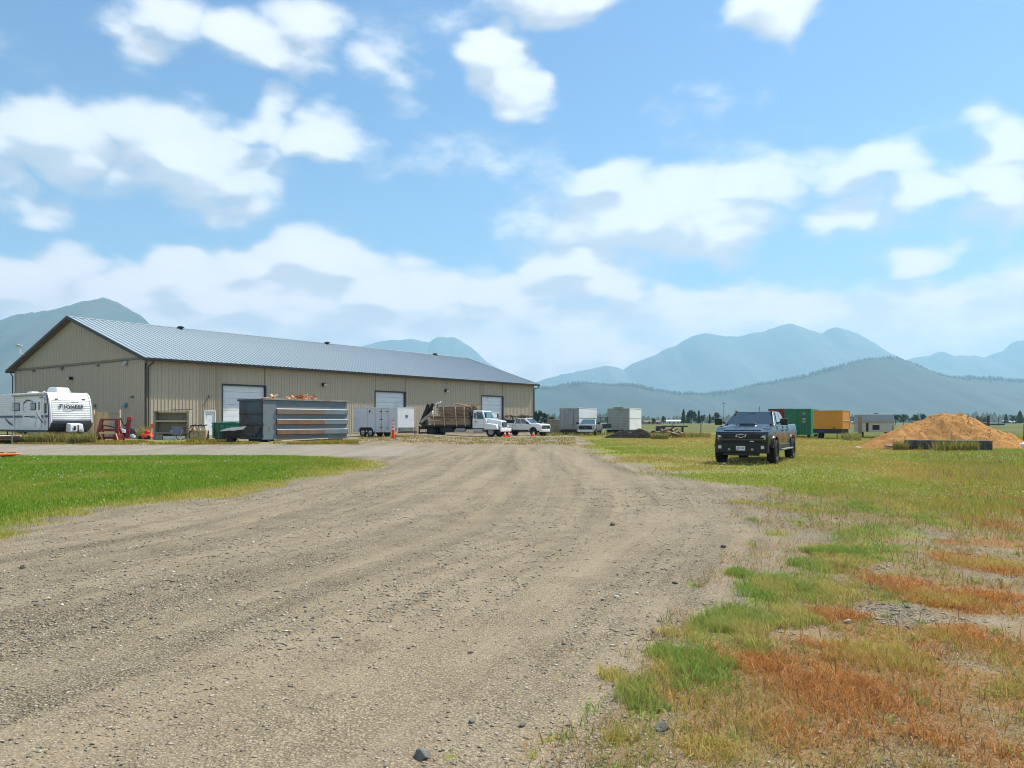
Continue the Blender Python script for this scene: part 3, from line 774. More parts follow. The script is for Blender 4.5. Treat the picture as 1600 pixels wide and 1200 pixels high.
WHEELS = {}
def wheel(parent, c, r, w, side, rim=M_RIM, key='a', spokes=6, dual=False):
    """axle along local y; side=+1 outside faces +y"""
    k = (key, r, w)
    if k not in WHEELS:
        t = MB(); hw = w / 2
        t.lathe([(r * .60, -hw * .8), (r * .66, -hw), (r * .9, -hw * 1.02), (r * .985, -hw * .82), (r, -hw * .5), (r, hw * .5), (r * .985, hw * .82), (r * .9, hw * 1.02), (r * .66, hw), (r * .60, hw * .8)], 28, 'y')
        for i in range(28):         # tread lugs
            a = 2 * math.pi * i / 28
            M = Euler((0, -a, 0)).to_matrix().to_4x4()
            t.box(r * .97, r * 1.018, -hw * .88, -hw * .12, -r * .055, r * .045, M); t.box(r * .97, r * 1.018, hw * .12, hw * .88, -r * .02, r * .08, M)
        rm_ = MB(); rm_.lathe([(r * .62, -hw * .85), (r * .62, hw * .80), (r * .56, hw * .86), (r * .53, hw * .5), (0, hw * .38)], 24, 'y')
        for i in range(spokes):
            a = 2 * math.pi * i / spokes; M = Euler((0, -a, 0)).to_matrix().to_4x4()
            rm_.add([tuple(M @ Vector(p)) for p in ((r * .08, hw * .72, -r * .075), (r * .57, hw * .84, -r * .11), (r * .57, hw * .84, r * .11), (r * .08, hw * .72, r * .075),
                     (r * .08, hw * .3, -r * .075), (r * .57, hw * .42, -r * .11), (r * .57, hw * .42, r * .11), (r * .08, hw * .3, r * .075))],
                    [(0, 1, 2, 3), (0, 4, 5, 1), (1, 5, 6, 2), (2, 6, 7, 3), (3, 7, 4, 0)])
        rm_.lathe([(0, hw * .80), (r * .11, hw * .78), (r * .13, hw * .3)], 12, 'y')
        a = t.build('tyre', M_TYRE, None, smooth_=True); b = rm_.build('rim', rim, None)
        WHEELS[k] = (a.data, b.data); bpy.data.objects.remove(a); bpy.data.objects.remove(b)
    e = bpy.data.objects.new('wheel', None); COL.objects.link(e); e.parent = parent; e.location = c; e.empty_display_size = .1
    e.rotation_euler = (0, 0.3 * c[0], 0 if side > 0 else math.pi)
    link('tyre', WHEELS[k][0], None, e); link('rim', WHEELS[k][1], None, e)
    return e

def arch(cx, r, z0, n=10):
    """points over a wheel opening, from front to back"""
    a0 = math.asin(min(1, max(0, (z0 - WZ) / r))) if r > 0 else 0
    return [(cx + r * math.cos(t), WZ + r * math.sin(t)) for t in np.linspace(a0, math.pi - a0, n)]
WZ = .42

def quad_pane(name, pts, off, m, parent, thick=.012):
    """glass pane laid just proud of a cab face; pts in order, off = outward vector"""
    n = (Vector(pts[1]) - Vector(pts[0])).cross(Vector(pts[2]) - Vector(pts[0])).normalized()
    if n.dot(Vector(off)) < 0: n = -n
    a = [Vector(p) + n * .004 for p in pts]; b = [Vector(p) + n * (.004 + thick) for p in pts]
    k = len(pts)
    mb = MB().add(a + b, [tuple(range(k - 1, -1, -1)), tuple(range(k, 2 * k))] + [(i, (i + 1) % k, k + (i + 1) % k, k + i) for i in range(k)])
    return mb.build(name, m, parent)

def lerp3(a, b, t): return tuple(Vector(a) * (1 - t) + Vector(b) * t)

def pickup(name, label, loc, heading, paint, style, cat='pickup truck'):
    """crew-cab pickup, local +x is forward, +y its left side"""
    global WZ
    t = thing(name, label, cat, loc, heading)
    lift = style.get('lift', 0.0); r = style.get('r', .40); tw = style.get('tw', .28)
    WZ = r
    L = style.get('L', 5.85); xf = L / 2; xr = -L / 2
    ax_f = xf - .98; ax_r = ax_f - style.get('wb', 3.74)
    zb = .50 + lift; belt = style.get('belt', 1.20) + lift; hood = style.get('hood', 1.16) + lift; roof = 1.80 + lift; rail = 1.30 + lift
    hw = 1.0; ar = r + .13
    cowl = ax_f - .42; cab_r = ax_r + 1.02
    # lower body: fenders, doors, with wheel openings
    side = [(xf - .05, zb + .10), (xf - .02, zb + .34), (xf - .03, hood - .10), (xf - .10, hood - .02), (xf - .30, hood + .03), (xf - .60, hood + (belt - hood) * .5 + .03), (cowl, belt + .02), (cab_r + .03, belt + .04), (cab_r, zb + .02)]
    side += [(ax_f - ar - .1, zb)] + list(reversed([(x, z) for x, z in arch(ax_f, ar, zb)]))
    b = MB().prism(side, -hw, hw, 'y')
    # plan taper of the nose, a barrelled side and a bowed front
    def skin(v):
        k = max(0, (v.x - (xf - .8)) / .8); q = (v.z - (zb + .38)) / .5
        y = v.y * (1 - .10 * k * k) * (1 - (.075 if q > 0 else .06) * min(1.4, abs(q)) ** 2)
        x = v.x + (.05 * (1 - (v.y / hw) ** 2) - .02 if v.x > xf - .2 else 0)
        return Vector((x, y, v.z + (.02 * (1 - (v.y / hw) ** 2) if v.z > belt - .1 else 0)))
    body = carve(b, {'z': np.linspace(zb + .08, belt - .03, 7), 'x': (xf - .75, xf - .5, xf - .28), 'y': (-.85, -.6, -.3, 0, .3, .6, .85)}, skin, 'body', paint, t, .05, 3)
    # hood with raised centre
    MB().hexa([(xf - .2, -.78, hood - .02), (cowl + .02, -.84, belt - .02), (cowl + .02, .84, belt - .02), (xf - .2, .78, hood - .02)],
              [(xf - .26, -.62, hood + .055), (cowl + .1, -.70, belt + .065), (cowl + .1, .70, belt + .065), (xf - .26, .62, hood + .055)]).build('hood', paint, t, bevel=.04, segs=3)
    MB().hexa([(xf - .85, -.30, hood + .05), (cowl + .25, -.34, belt + .05), (cowl + .25, .34, belt + .05), (xf - .85, .30, hood + .05)],
              [(xf - .90, -.24, hood + .095), (cowl + .35, -.28, belt + .09), (cowl + .35, .28, belt + .09), (xf - .90, .24, hood + .095)]).build('hood_scoop', paint, t, bevel=.02)
    # cab greenhouse
    A = [(cowl + .10, -.93, belt), (cab_r + .02, -.94, belt), (cab_r + .02, .94, belt), (cowl + .10, .93, belt)]
    T = [(cowl - .82, -.70, roof), (cab_r + .26, -.71, roof), (cab_r + .26, .71, roof), (cowl - .82, .70, roof)]
    cab = MB().hexa(A, T).build('cab', paint, t, bevel=.06, segs=3)
    glass = style.get('glass', M_GLASS)
    def face(a0, a1, t0, t1, u0, u1, v0, v1):
        bl = lerp3(a0, a1, u0); br = lerp3(a0, a1, u1); tl = lerp3(t0, t1, u0); tr = lerp3(t0, t1, u1)
        return [lerp3(bl, tl, v0), lerp3(br, tr, v0), lerp3(br, tr, v1), lerp3(bl, tl, v1)]
    quad_pane('windshield', face(A[3], A[0], T[3], T[0], .06, .94, .08, .90), (1, 0, .5), glass, t)
    quad_pane('rear_window', face(A[1], A[2], T[1], T[2], .1, .9, .15, .85), (-1, 0, .3), glass, t)
    for s, (i, j) in ((-1, (0, 1)), (1, (3, 2))):
        quad_pane('side_window', face(A[i], A[j], T[i], T[j], .16, .50, .10, .88), (0, s, .2), glass, t)
        quad_pane('side_window', face(A[i], A[j], T[i], T[j], .545, .90, .10, .88), (0, s, .2), glass, t)
    # door seams and handles: thin shut lines set into the side
    for s in (-1, 1):
        y = s * (hw - .012)
        for xd in (cowl - .02, (cowl + cab_r) / 2 - .1, cab_r + .10):
            MB().box(xd - .007, xd + .007, min(y, y - s * .05), max(y, y - s * .05), zb + .12, belt - .03).build('door_seam', M_BLACK, t)
        for xd in ((cowl + cab_r) / 2 - .02, cab_r + .22):
            MB().box(xd - .0, xd + .2, min(y, y + s * .03), max(y, y + s * .03), belt - .20, belt - .155).build('door_handle', style.get('trim', M_BLACK), t, bevel=.01)
        MB().box(ax_r + ar + .02, ax_f - ar - .02, min(s * (hw - .05), s * (hw + .012)), max(s * (hw - .05), s * (hw + .012)), zb - .06, zb + .09).build('rocker_panel', M_BLACK if style.get('dark_rocker', 1) else paint, t, bevel=.02)
        if style.get('step'):
            MB().box(ax_r + ar + .12, ax_f - ar - .15, min(s * (hw + .0), s * (hw + .15)), max(s * (hw + .0), s * (hw + .15)), zb - .13, zb - .07).build('running_board', style.get('step_m', M_CHROME), t, bevel=.02)
        # fender flares
        for cx in (ax_f, ax_r):
            fl = MB(); pts = arch(cx, ar - .005, zb, 13); po = arch(cx, ar + .07, zb, 13)
            y0, y1 = sorted((s * (hw - .10), s * (hw + .035)))
            for q in range(12):
                a_, b_, c_, d_ = pts[q], pts[q + 1], po[q + 1], po[q]
                fl.add([(a_[0], y0, a_[1]), (b_[0], y0, b_[1]), (c_[0], y0, c_[1]), (d_[0], y0, d_[1]), (a_[0], y1, a_[1]), (b_[0], y1, b_[1]), (c_[0], y1, c_[1]), (d_[0], y1, d_[1])],
                       [(4, 5, 6, 7), (0, 1, 5, 4), (2, 3, 7, 6), (3, 2, 1, 0)])
            fl.build('fender_flare', style.get('flare', paint), t)
        # mirrors
        MB().bar((cowl - .22, s * .93, belt + .08), (cowl - .20, s * 1.08, belt + .13), .05, .06).build('mirror_arm', M_BLACK, t)
        mi = MB().box(cowl - .30, cowl - .14, min(s * 1.06, s * 1.32), max(s * 1.06, s * 1.32), belt + .02, belt + .26).build('mirror', style.get('mirror', M_BLACK), t, bevel=.03)
        MB().box(cowl - .308, cowl - .302, min(s * 1.08, s * 1.29), max(s * 1.08, s * 1.29), belt + .05, belt + .23).build('mirror_glass', M_GLASS, mi)
    # bed walls, tailgate and floor
    side_bed = [(cab_r - .03, zb + .02), (cab_r - .03, rail), (xr + .02, rail + .02), (xr, zb + .12)] + [(xr + .15, zb)] + [(x, z) for x, z in reversed(arch(ax_r, ar, zb))][::1]
    side_bed = [(cab_r - .03, rail), (xr + .02, rail + .02), (xr, zb + .14), (xr + .15, zb + .02)] + list(reversed(arch(ax_r, ar, zb))) + [(cab_r - .03, zb + .02)]
    for s in (-1, 1):
        def skin2(v, s=s):
            q = (v.z - (zb + .38)) / .5
            return Vector((v.x, v.y * (1 - (.075 if q > 0 else .06) * min(1.4, abs(q)) ** 2), v.z))
        carve(MB().prism(side_bed, min(s * (hw - .10), s * hw), max(s * (hw - .10), s * hw), 'y'), {'z': np.linspace(zb + .1, rail - .04, 7)}, skin2, 'bed_side', paint, t, .025, 2)
    MB().box(xr + .0, xr + .07, -hw + .11, hw - .11, zb + .15, rail).build('tailgate', paint, t, bevel=.02)
    MB().box(xr + .08, cab_r - .05, -hw + .11, hw - .11, zb + .18, zb + .25).box(cab_r - .08, cab_r - .04, -hw + .11, hw - .11, zb + .2, rail).build('bed_floor', M_BLACK, t)
    for s in (-1, 1):
        MB().box(xr - .015, xr + .06, min(s * .80, s * .92), max(s * .80, s * .92), rail - .45, rail - .06).build('tail_light', M_RED, t, bevel=.015)
    MB().box(xr - .16, xr - .01, -.9, .9, zb + .0, zb + .18).build('rear_bumper', style.get('bumper', M_BLACK), t, bevel=.03)
    # underbody
    MB().box(xr + .2, xf - .35, -.45, .45, zb - .14, zb + .1).tube((ax_f, -.8, r), (ax_f, .8, r), .06).tube((ax_r, -.8, r), (ax_r, .8, r), .07).blob((ax_r, 0, r), .17, .02, 3).build('chassis', M_BLACK, t)
    MB().prism([(ax_f - ar, zb), (ax_f - ar, belt - .2), (ax_f + ar, belt - .2), (ax_f + ar, zb)], -hw + .3, hw - .3, 'y').prism([(ax_r - ar, zb + .05), (ax_r - ar, belt - .3), (ax_r + ar, belt - .3), (ax_r + ar, zb + .05)], -hw + .32, hw - .32, 'y').build('wheel_housing', M_BLACK, t)
    # face
    fx_ = xf - .005
    gr = MB().box(fx_ - .04, fx_ + .012, -.72, .72, zb + .20, hood - .085).build('grille', M_BLACK, t, bevel=.012)
    for q in range(5):
        z_ = zb + .245 + q * (hood - .11 - zb - .25) / 5
        if style.get('bars', 1): MB().box(fx_ + .01, fx_ + .026, -.68, .68, z_, z_ + .022).build('grille_bar', style.get('bar', M_DARK), gr)
    for s in (-1, 1):
        hl = MB().hexa([(fx_ - .10, s * .70, zb + .30), (fx_ - .02, s * .70, zb + .30), (fx_ - .10, s * .89, zb + .32), (fx_ - .24, s * .92, zb + .32)],
                       [(fx_ - .10, s * .70, hood - .12), (fx_ + .004, s * .70, hood - .12), (fx_ - .08, s * .90, hood - .10), (fx_ - .26, s * .935, hood - .10)]).build('headlight', M_BLACK, t, bevel=.01)
        MB().hexa([(fx_ - .04, s * .71, hood - .215), (fx_ + .022, s * .66, hood - .215), (fx_ - .05, s * .90, hood - .205), (fx_ - .2, s * .93, hood - .205)],
                  [(fx_ - .04, s * .71, hood - .145), (fx_ + .016, s * .71, hood - .145), (fx_ - .062, s * .905, hood - .13), (fx_ - .2, s * .94, hood - .13)]).build('light_bar', M_HEADL, hl)
        MB().hexa([(fx_ - .06, s * .76, zb + .27), (fx_ + .012, s * .76, zb + .27), (fx_ - .06, s * .88, zb + .32), (fx_ - .2, s * .90, zb + .32)],
                  [(fx_ - .06, s * .82, hood - .21), (fx_ - .03, s * .82, hood - .21), (fx_ - .066, s * .895, hood - .20), (fx_ - .2, s * .92, hood - .20)]).build('lamp_lens', M_HEADL, hl)
    bm_ = style.get('bumper', M_BLACK)
    bump_ = MB().prism([(.92, fx_ - .28), (.90, fx_ - .06), (.62, fx_ + .075), (-.62, fx_ + .075), (-.90, fx_ - .06), (-.92, fx_ - .28)], zb - style.get('drop', .13), zb + .17, 'z')
    bump_.v = [(b_, a_, c_) for a_, b_, c_ in bump_.v]
    bo = bump_.build('bumper', bm_, t, bevel=.035, segs=2)
    MB().box(fx_ - .1, fx_ + .055, -.62, .62, zb - style.get('drop', .13) - .08, zb - style.get('drop', .13) + .01).build('skid_plate', M_DARK, t, bevel=.02)
    if style.get('hooks'):
        for s in (-1, 1): MB().box(fx_ + .06, fx_ + .10, s * .40 - .04, s * .40 + .04, zb - .10, zb - .02).build('tow_hook', M_RIM, bo)
        for s in (-1, 1): MB().box(fx_ + .02, fx_ + .045, s * .70 - .09, s * .70 + .09, zb - .04, zb + .07).build('fog_lamp', M_HEADL, bo)
    for (cx, s) in ((ax_f, 1), (ax_f, -1), (ax_r, 1), (ax_r, -1)):
        wheel(t, (cx, s * (hw - tw / 2 + .04 + style.get('poke', 0)), r), r, tw, s, style.get('rim', M_RIM), style.get('key', 'p'), style.get('spokes', 6))
    t['dims'] = [xf, zb, hood, belt, roof, cowl, cab_r, rail, fx_]
    return t

P_BLACK = mat('black_car_paint', (.006, .007, .009), .25, .0, var=.1, coat=.55, spec=.5)
P_WHITE = mat('white_car_paint', srgb(232, 234, 234), .3, .0, var=.03, coat=.5)
P_GREY = mat('grey_car_paint', srgb(128, 130, 134), .35, .4, var=.06, coat=.4)
P_GREEN = mat('dark_green_car_paint', srgb(34, 62, 60), .35, .3, var=.08, coat=.4)
M_PLATE = mat('licence_plate', srgb(222, 226, 232), .4)
M_PLATE_RED = mat('plate_sticker', srgb(190, 50, 45), .5)
M_BLUEINK = mat('blue_ink', srgb(40, 60, 130), .5)

def text(body, size, m, parent, M, name='lettering', extrude=.004, align='CENTER', spacing=1.0, bold=0.0):
    c = bpy.data.curves.new(name, 'FONT'); c.body = body; c.size = size; c.extrude = extrude; c.align_x = align; c.align_y = 'CENTER'
    c.space_character = spacing; c.offset = bold
    o = bpy.data.objects.new(name + '_curve', c); COL.objects.link(o)
    bpy.context.view_layer.update()
    me = bpy.data.meshes.new_from_object(o.evaluated_get(bpy.context.evaluated_depsgraph_get()))
    bpy.data.objects.remove(o); bpy.data.curves.remove(c); me.materials.clear(); me.name = name
    o = link(name, me, m, parent); o.matrix_local = M
    return o
def facing(pos, right, up):
    """matrix whose x is right, y is up"""
    x = Vector(right).normalized(); y = Vector(up).normalized(); z = x.cross(y)
    M = Matrix((x, y, z)).transposed().to_4x4(); M.translation = Vector(pos); return M

# hero: black lifted pickup on the grass. front left corner measured at px 1203
hd = math.atan2(-.876, -.48)
fwd = Vector((math.cos(hd), math.sin(hd), 0)); lft = Vector((-fwd.y, fwd.x, 0))
corner = Vector((gx(1204, 26.6), 26.6, 0))
ctr = corner - fwd * (5.85 / 2) - lft * 1.0
bt = pickup('pickup_truck', 'black lifted crew cab pickup parked nose towards us on the grass', (ctr.x, ctr.y, tz(ctr.x, ctr.y) - .01), hd, P_BLACK,
            dict(lift=.10, r=.43, tw=.30, rim=M_RIM_DK, key='hero', step=1, step_m=M_RIM, hooks=1, poke=.02, spokes=6, flare=P_BLACK, L=5.85, drop=.2, belt=1.27, hood=1.07))
xf, zb, hood, belt, roof, cowl, cab_r, rail, fx_ = bt['dims']
em = MB()
E = [(-.19, 0), (-.155, .052), (-.058, .052), (-.058, .072), (.058, .072), (.058, .052), (.19, .052), (.155, 0)]
E = [(-.195, -.045), (-.16, .045), (-.06, .045), (-.05, .072), (.07, .072), (.06, .045), (.195, .045), (.16, -.045), (.06, -.045), (.05, -.072), (-.07, -.072), (-.06, -.045)]
ze_ = hood - .155
em.add([(fx_ + .045, a, ze_ + b) for a, b in E] + [(fx_ + .02, a, ze_ + b) for a, b in E], [tuple(range(11, -1, -1))] + [(i, (i + 1) % 12, 12 + (i + 1) % 12, 12 + i) for i in range(12)])
emo = em.build('emblem', M_CHROME, bt)
MB().add([(fx_ + .048, a * .78, ze_ + b * .62) for a, b in E], [tuple(range(11, -1, -1))]).build('emblem_center', M_BLACK, emo)
MB().box(fx_ + .0, fx_ + .03, -.74, .74, hood - .30, hood - .265).build('grille_trim', mat('bronze_trim', srgb(92, 84, 76), .4, .5), bt)
pl = MB().box(fx_ + .078, fx_ + .09, -.16, .155, zb - .10, zb + .055).build('licence_plate', M_PLATE, bt)
for q_ in range(6): MB().box(fx_ + .09, fx_ + .093, -.125 + q_ * .042, -.097 + q_ * .042 + .004 * (q_ % 2), zb - .05, zb + .018).build('plate_mark', mat('faded_plate_ink', srgb(150, 156, 176), .5), pl)
MB().box(fx_ + .09, fx_ + .094, -.15, -.09, zb - .092, zb - .062).build('plate_sticker', M_PLATE_RED, pl)
MB().box(fx_ + .02, fx_ + .032, .30, .44, zb + .205, zb + .24).build('grille_badge', M_CHROME, bt)
for s in (-1, 1): MB().box(cowl - .9, cowl - .6, min(s * .62, s * .68), max(s * .62, s * .68), roof + .0, roof + .03).build('roof_rail', M_BLACK, bt, bevel=.01)
MB().lathe([(0, 0), (.05, 0), (.012, .03), (.008, .22), (0, .22)], 8, 'z', (cab_r + .45, 0, roof)).build('antenna', M_BLACK, bt)
MB().box(cowl - .70, cowl - .62, -.13, .13, roof - .16, roof - .08).build('rear_view_mirror', M_BLACK, bt)
MB().box(cowl - .12, cowl + .05, -.55, -.08, belt + .03, belt + .06).build('wiper_cowl', M_BLACK, bt)

# white pickup with a loaded rack, half behind the stake truck
hw_ = R(-36); p = Vector((gx(818, 83), 83.5, 0))
wp = pickup('pickup_truck', 'white pickup with brush piled on its rack beside the stake truck', (p.x, p.y, tz(p.x, p.y)), hw_, P_WHITE, dict(lift=.06, r=.42, tw=.28, rim=M_DARK, key='white', bar=M_CHROME, bumper=P_WHITE, L=5.9))
xf, zb, hood, belt, roof, cowl, cab_r, rail, fx_ = wp['dims']
rk = MB()
for s in (-1, 1):
    rk.bar((cab_r - .05, s * .9, rail), (cab_r - .05, s * .9, roof + .15), .06, .06).bar((-2.75, s * .9, rail), (-2.75, s * .9, roof + .15), .06, .06).bar((1.0, s * .9, roof + .18), (-2.85, s * .9, roof + .18), .06, .06)
for x in (cab_r - .05, -1.9, -2.75): rk.bar((x, -.9, roof + .18), (x, .9, roof + .18), .05, .05)
rk.build('ladder_rack', M_DARK, wp)
MB().box(-2.9, cab_r - .1, -.92, .92, rail - .5, rail + .35).build('cargo_box', M_BLACK, wp, bevel=.05)

# grey pickup by the box truck, its nose towards the track
p = Vector((gx(923, 85), 86.0, 0)); hg = R(-106)
gp_ = pickup('pickup_truck', 'older silver grey pickup parked between the two white cargo boxes', (p.x, p.y, tz(p.x, p.y)), hg, P_GREY, dict(lift=-.02, r=.37, tw=.25, rim=M_STEELRIM, key='grey', bar=M_BLACK, bumper=M_CHROME, L=5.4, wb=3.4, glass=M_GLASS_TEAL))

# ------------------------------------------------------------------ travel trailer
M_RVW = mat('trailer_white', srgb(228, 230, 230), .4, var=.04, scale=1.0, stain=srgb(196, 196, 190), stain_amt=.18)
M_RVG = mat('trailer_grey_skirt', srgb(66, 72, 80), .45, var=.12)
M_RVB = mat('blue_grey_stripe', srgb(62, 78, 104), .5, var=.1)
M_RVN = mat('navy_ink', srgb(44, 46, 56), .5, var=.05)
RVX = Vector((gx(79.5, 47.2), 47.2, 0))     # front corner nearest to us
wdir = Vector((math.sin(TH), -math.cos(TH), 0))
rv = thing('travel_trailer', 'white travel trailer with a rounded nose parked beside the shed gable', 'travel trailer', (RVX.x, RVX.y, tz(RVX.x, RVX.y)), math.atan2(wdir.y, wdir.x))
# local: +x forward (towards the hitch), y from 0 (side facing us, rightwards of forward) to +2.44
RW = 2.44; RZ0, RZ1 = .72, 3.10; RL_ = 7.9
nose = [(0.02, 1.28), (.0, 1.5), (-.02, 1.8), (-.12, 2.3), (-.26, 2.66), (-.42, 2.9), (-.62, 3.04), (-.9, RZ1)]
prof = [(-.42, RZ0), (-.10, .95), (.0, 1.15)] + nose + [(-RL_ + .25, RZ1), (-RL_, RZ1 - .2), (-RL_, RZ0)]
bd = MB().prism(prof, 0, RW, 'y').build('body', M_RVW, rv, bevel=.03)
# corrugated siding: shallow horizontal battens on the near side and the nose
for i in range(15):
    z = 1.22 + i * .118
    if z > 2.86: break
    sd = MB(); sd.prism([(-.012, z), (-.022, z + .03), (-.022, z + .085), (-.012, z + .112)], -RL_ + .02, -.62, 'x'); sd.build('siding_batten', M_RVW, rv)
def nose_x(z): return float(np.interp(z, [q[1] for q in nose], [q[0] for q in nose]))
for i in range(11):
    z = 1.40 + i * .115
    z1 = z + .10
    MB().add([(nose_x(z) + .006, .10, z), (nose_x(z) + .006, RW - .10, z), (nose_x(z1) + .006, RW - .10, z1), (nose_x(z1) + .006, .10, z1),
              (nose_x(z + .03) + .024, .10, z + .03), (nose_x(z + .03) + .024, RW - .10, z + .03), (nose_x(z + .08) + .024, RW - .10, z + .08), (nose_x(z + .08) + .024, .10, z + .08)],
             [(0, 1, 5, 4), (4, 5, 6, 7), (7, 6, 2, 3), (0, 4, 7, 3), (1, 2, 6, 5)]).build('nose_batten', M_RVW, rv)
# grey lower nose
MB().add([(-.40, -.012, RZ0), (-.40, RW + .012, RZ0), (-.09, -.012, .95), (-.09, RW + .012, .95), (.014, -.012, 1.15), (.014, RW + .012, 1.15), (.034, -.012, 1.34), (.034, RW + .012, 1.34)],
         [(0, 1, 3, 2), (2, 3, 5, 4), (4, 5, 7, 6)]).build('nose_skirt', M_RVG, rv)
MB().box(-RL_ + .1, -.55, .02, RW - .02, RZ0 - .12, RZ0 + .005).build('floor_frame', M_BLACK, rv)
# front corner moulding
cm = MB(); cp = [(.03, 1.2)] + [(x + .012, z) for x, z in nose]
for (a, b) in zip(cp[:-1], cp[1:]):
    cm.bar((a[0], .02, a[1]), (b[0], .02, b[1]), .07, .05); cm.bar((a[0], RW - .02, a[1]), (b[0], RW - .02, b[1]), .07, .05)
cm.build('corner_moulding', M_WHITE, rv)
sm = MB(); cs = [(-.62, RZ1 - .05), (-.56, 2.75), (-.42, 2.2), (-.36, 1.6), (-.42, RZ0 + .05)]
for (a, b) in zip([(x + .1, z) for x, z in cs][:-1], [(x + .1, z) for x, z in cs][1:]): sm.bar((a[0], -.03, a[1]), (b[0], -.03, b[1]), .03, .06)
sm.build('side_cap_line', M_RVB, rv)
# marker lamps, lettering and swoosh on the nose
for y in (.42, RW - .42): MB().box(nose_x(2.66) - .02, nose_x(2.66) + .05, y - .09, y + .09, 2.63, 2.70).build('marker_lamp', M_RVN, rv)
nn = Vector((1, 0, .18)).normalized(); upv = Vector((-.18, 0, 1)).normalized()
text('P', .37, M_RVN, rv, facing((nose_x(2.20) + .075, .60, 2.20), (0, 1, 0), upv), extrude=.006, bold=.012)
text('IONEER', .31, M_RVN, rv, facing((nose_x(2.18) + .075, 1.36, 2.175), (0, 1, 0), upv), extrude=.006, spacing=1.14, bold=.009)
def swoosh(pts, w, parent, m, y=None, name='swoosh'):
    """tapered band; pts are (a,z) either on the nose (y is None: a is y) or the side wall at y"""
    V = []; n = len(pts)
    for i, (a, z) in enumerate(pts):
        k = w * math.sin(math.pi * (i + .3) / (n - .4)) / 2
        for dz in (-k, k):
            V.append((nose_x(z + dz) + .032, a, z + dz) if y is None else (a, y, z + dz))
    F = [(2 * i, 2 * i + 1, 2 * i + 3, 2 * i + 2) for i in range(n - 1)]
    o = MB().add(V, F).build(name, m, parent); sd_ = o.modifiers.new('thick', 'SOLIDIFY'); sd_.thickness = .006; sd_.offset = 0
    return o
swoosh([(1.9, 2.40), (1.6, 2.50), (1.3, 2.47), (1.05, 2.42), (.85, 2.36)], .02, rv, M_VENT)
swoosh([(.72, 1.96), (.95, 1.88), (1.2, 1.93), (1.5, 1.99)], .025, rv, M_VENT)
# near side: entry door, windows, hatch, awning, stripes
yS = -.028
dr = MB().box(-1.86, -1.28, yS - .03, .0, RZ0 + .12, 2.72).build('entry_door', M_RVW, rv, bevel=.02)
MB().box(-1.62, -1.40, yS - .045, yS - .028, 1.98, 2.5).build('door_window', mat('olive_glass', srgb(92, 108, 104), .2), dr)
MB().box(-1.84, -1.79, yS - .05, yS - .03, 1.45, 1.56).build('handle', M_BLACK, dr)
for (x0, x1, z0, z1) in ((-2.85, -2.05, 1.98, 2.46), (-.98, -.60, 1.78, 2.40), (-5.6, -4.5, 1.95, 2.5)):
    w_ = MB().box(x0, x1, yS - .02, .0, z0, z1).build('window', M_BLACK, rv, bevel=.03); MB().box(x0 + .05, x1 - .05, yS - .03, yS - .018, z0 + .05, z1 - .05).build('pane', M_GLASS, w_)
for (x0, x1, z0, z1) in ((-3.9, -2.2, .86, 1.5), (-3.3, -3.1, 2.05, 2.3)):
    MB().box(x0, x1, yS - .012, .0, z0, z1).build('hatch', M_WHITE, rv, bevel=.01)
MB().tube((-5.4, -.10, 2.97), (-.75, -.10, 2.97), .075, None, 10).build('awning', mat('awning_cloth', srgb(176, 176, 160), .8), rv)
for x in (-5.3, -.8): MB().bar((x, -.06, 2.95), (x, -.06, RZ0 + .1), .05, .05).build('awning_arm', M_WHITE, rv)
for (x0, x1) in ((-1.25, -.38), (-7.8, -4.1)): MB().box(x0, x1, yS - .008, yS + .01, 1.52, 1.66).build('side_stripe', M_RVB, rv)
MB().box(-3.75, -3.1, yS - .02, yS, 1.56, 1.62).build('side_stripe', M_RVN, rv)
text('PIONEER', .2, M_RVB, rv, facing((-2.55, yS - .022, 1.56), (1, 0, 0), (0, 0, 1)), extrude=.003)
swoosh([(-3.75, 1.85), (-3.95, 2.15), (-3.85, 2.45), (-3.4, 2.62), (-2.9, 2.60), (-2.4, 2.50)], .10, rv, M_RVN, yS - .016)
swoosh([(-1.95, 1.85), (-1.6, 1.55), (-1.2, 1.30), (-.7, 1.08)], .10, rv, M_RVN, yS - .034)
swoosh([(-1.2, 1.55), (-.9, 1.35), (-.55, 1.18)], .06, rv, M_RVB, yS - .016)
swoosh([(-6.8, 1.5), (-6.2, 1.2), (-5.5, 1.0)], .14, rv, M_RVN, yS - .016)
swoosh([(-1.5, 2.78), (-1.0, 2.76), (-.5, 2.62)], .06, rv, M_RVN, yS - .04)
# roof gear
ac = MB().hexa([(-2.5, .75, RZ1), (-1.1, .75, RZ1), (-1.1, 1.65, RZ1), (-2.5, 1.65, RZ1)], [(-2.4, .82, RZ1 + .36), (-1.2, .82, RZ1 + .33), (-1.2, 1.58, RZ1 + .33), (-2.4, 1.58, RZ1 + .36)]).build('air_conditioner', M_WHITE, rv, bevel=.09, segs=3)
MB().hexa([(-5.2, .6, RZ1), (-4.3, .6, RZ1), (-4.3, 1.2, RZ1), (-5.2, 1.2, RZ1)], [(-5.1, .7, RZ1 + .14), (-4.5, .7, RZ1 + .14), (-4.5, 1.1, RZ1 + .14), (-5.1, 1.1, RZ1 + .14)]).build('roof_hatch', M_WHITE, rv, bevel=.03)
MB().tube((-3.2, .9, RZ1), (-3.2, .9, RZ1 + .14), .06).build('vent_pipe', M_WHITE, rv)
MB().tube((-.95, 1.5, RZ1 - .02), (-.95, 1.5, RZ1 + .12), .05).build('vent_pipe', M_WHITE, rv)
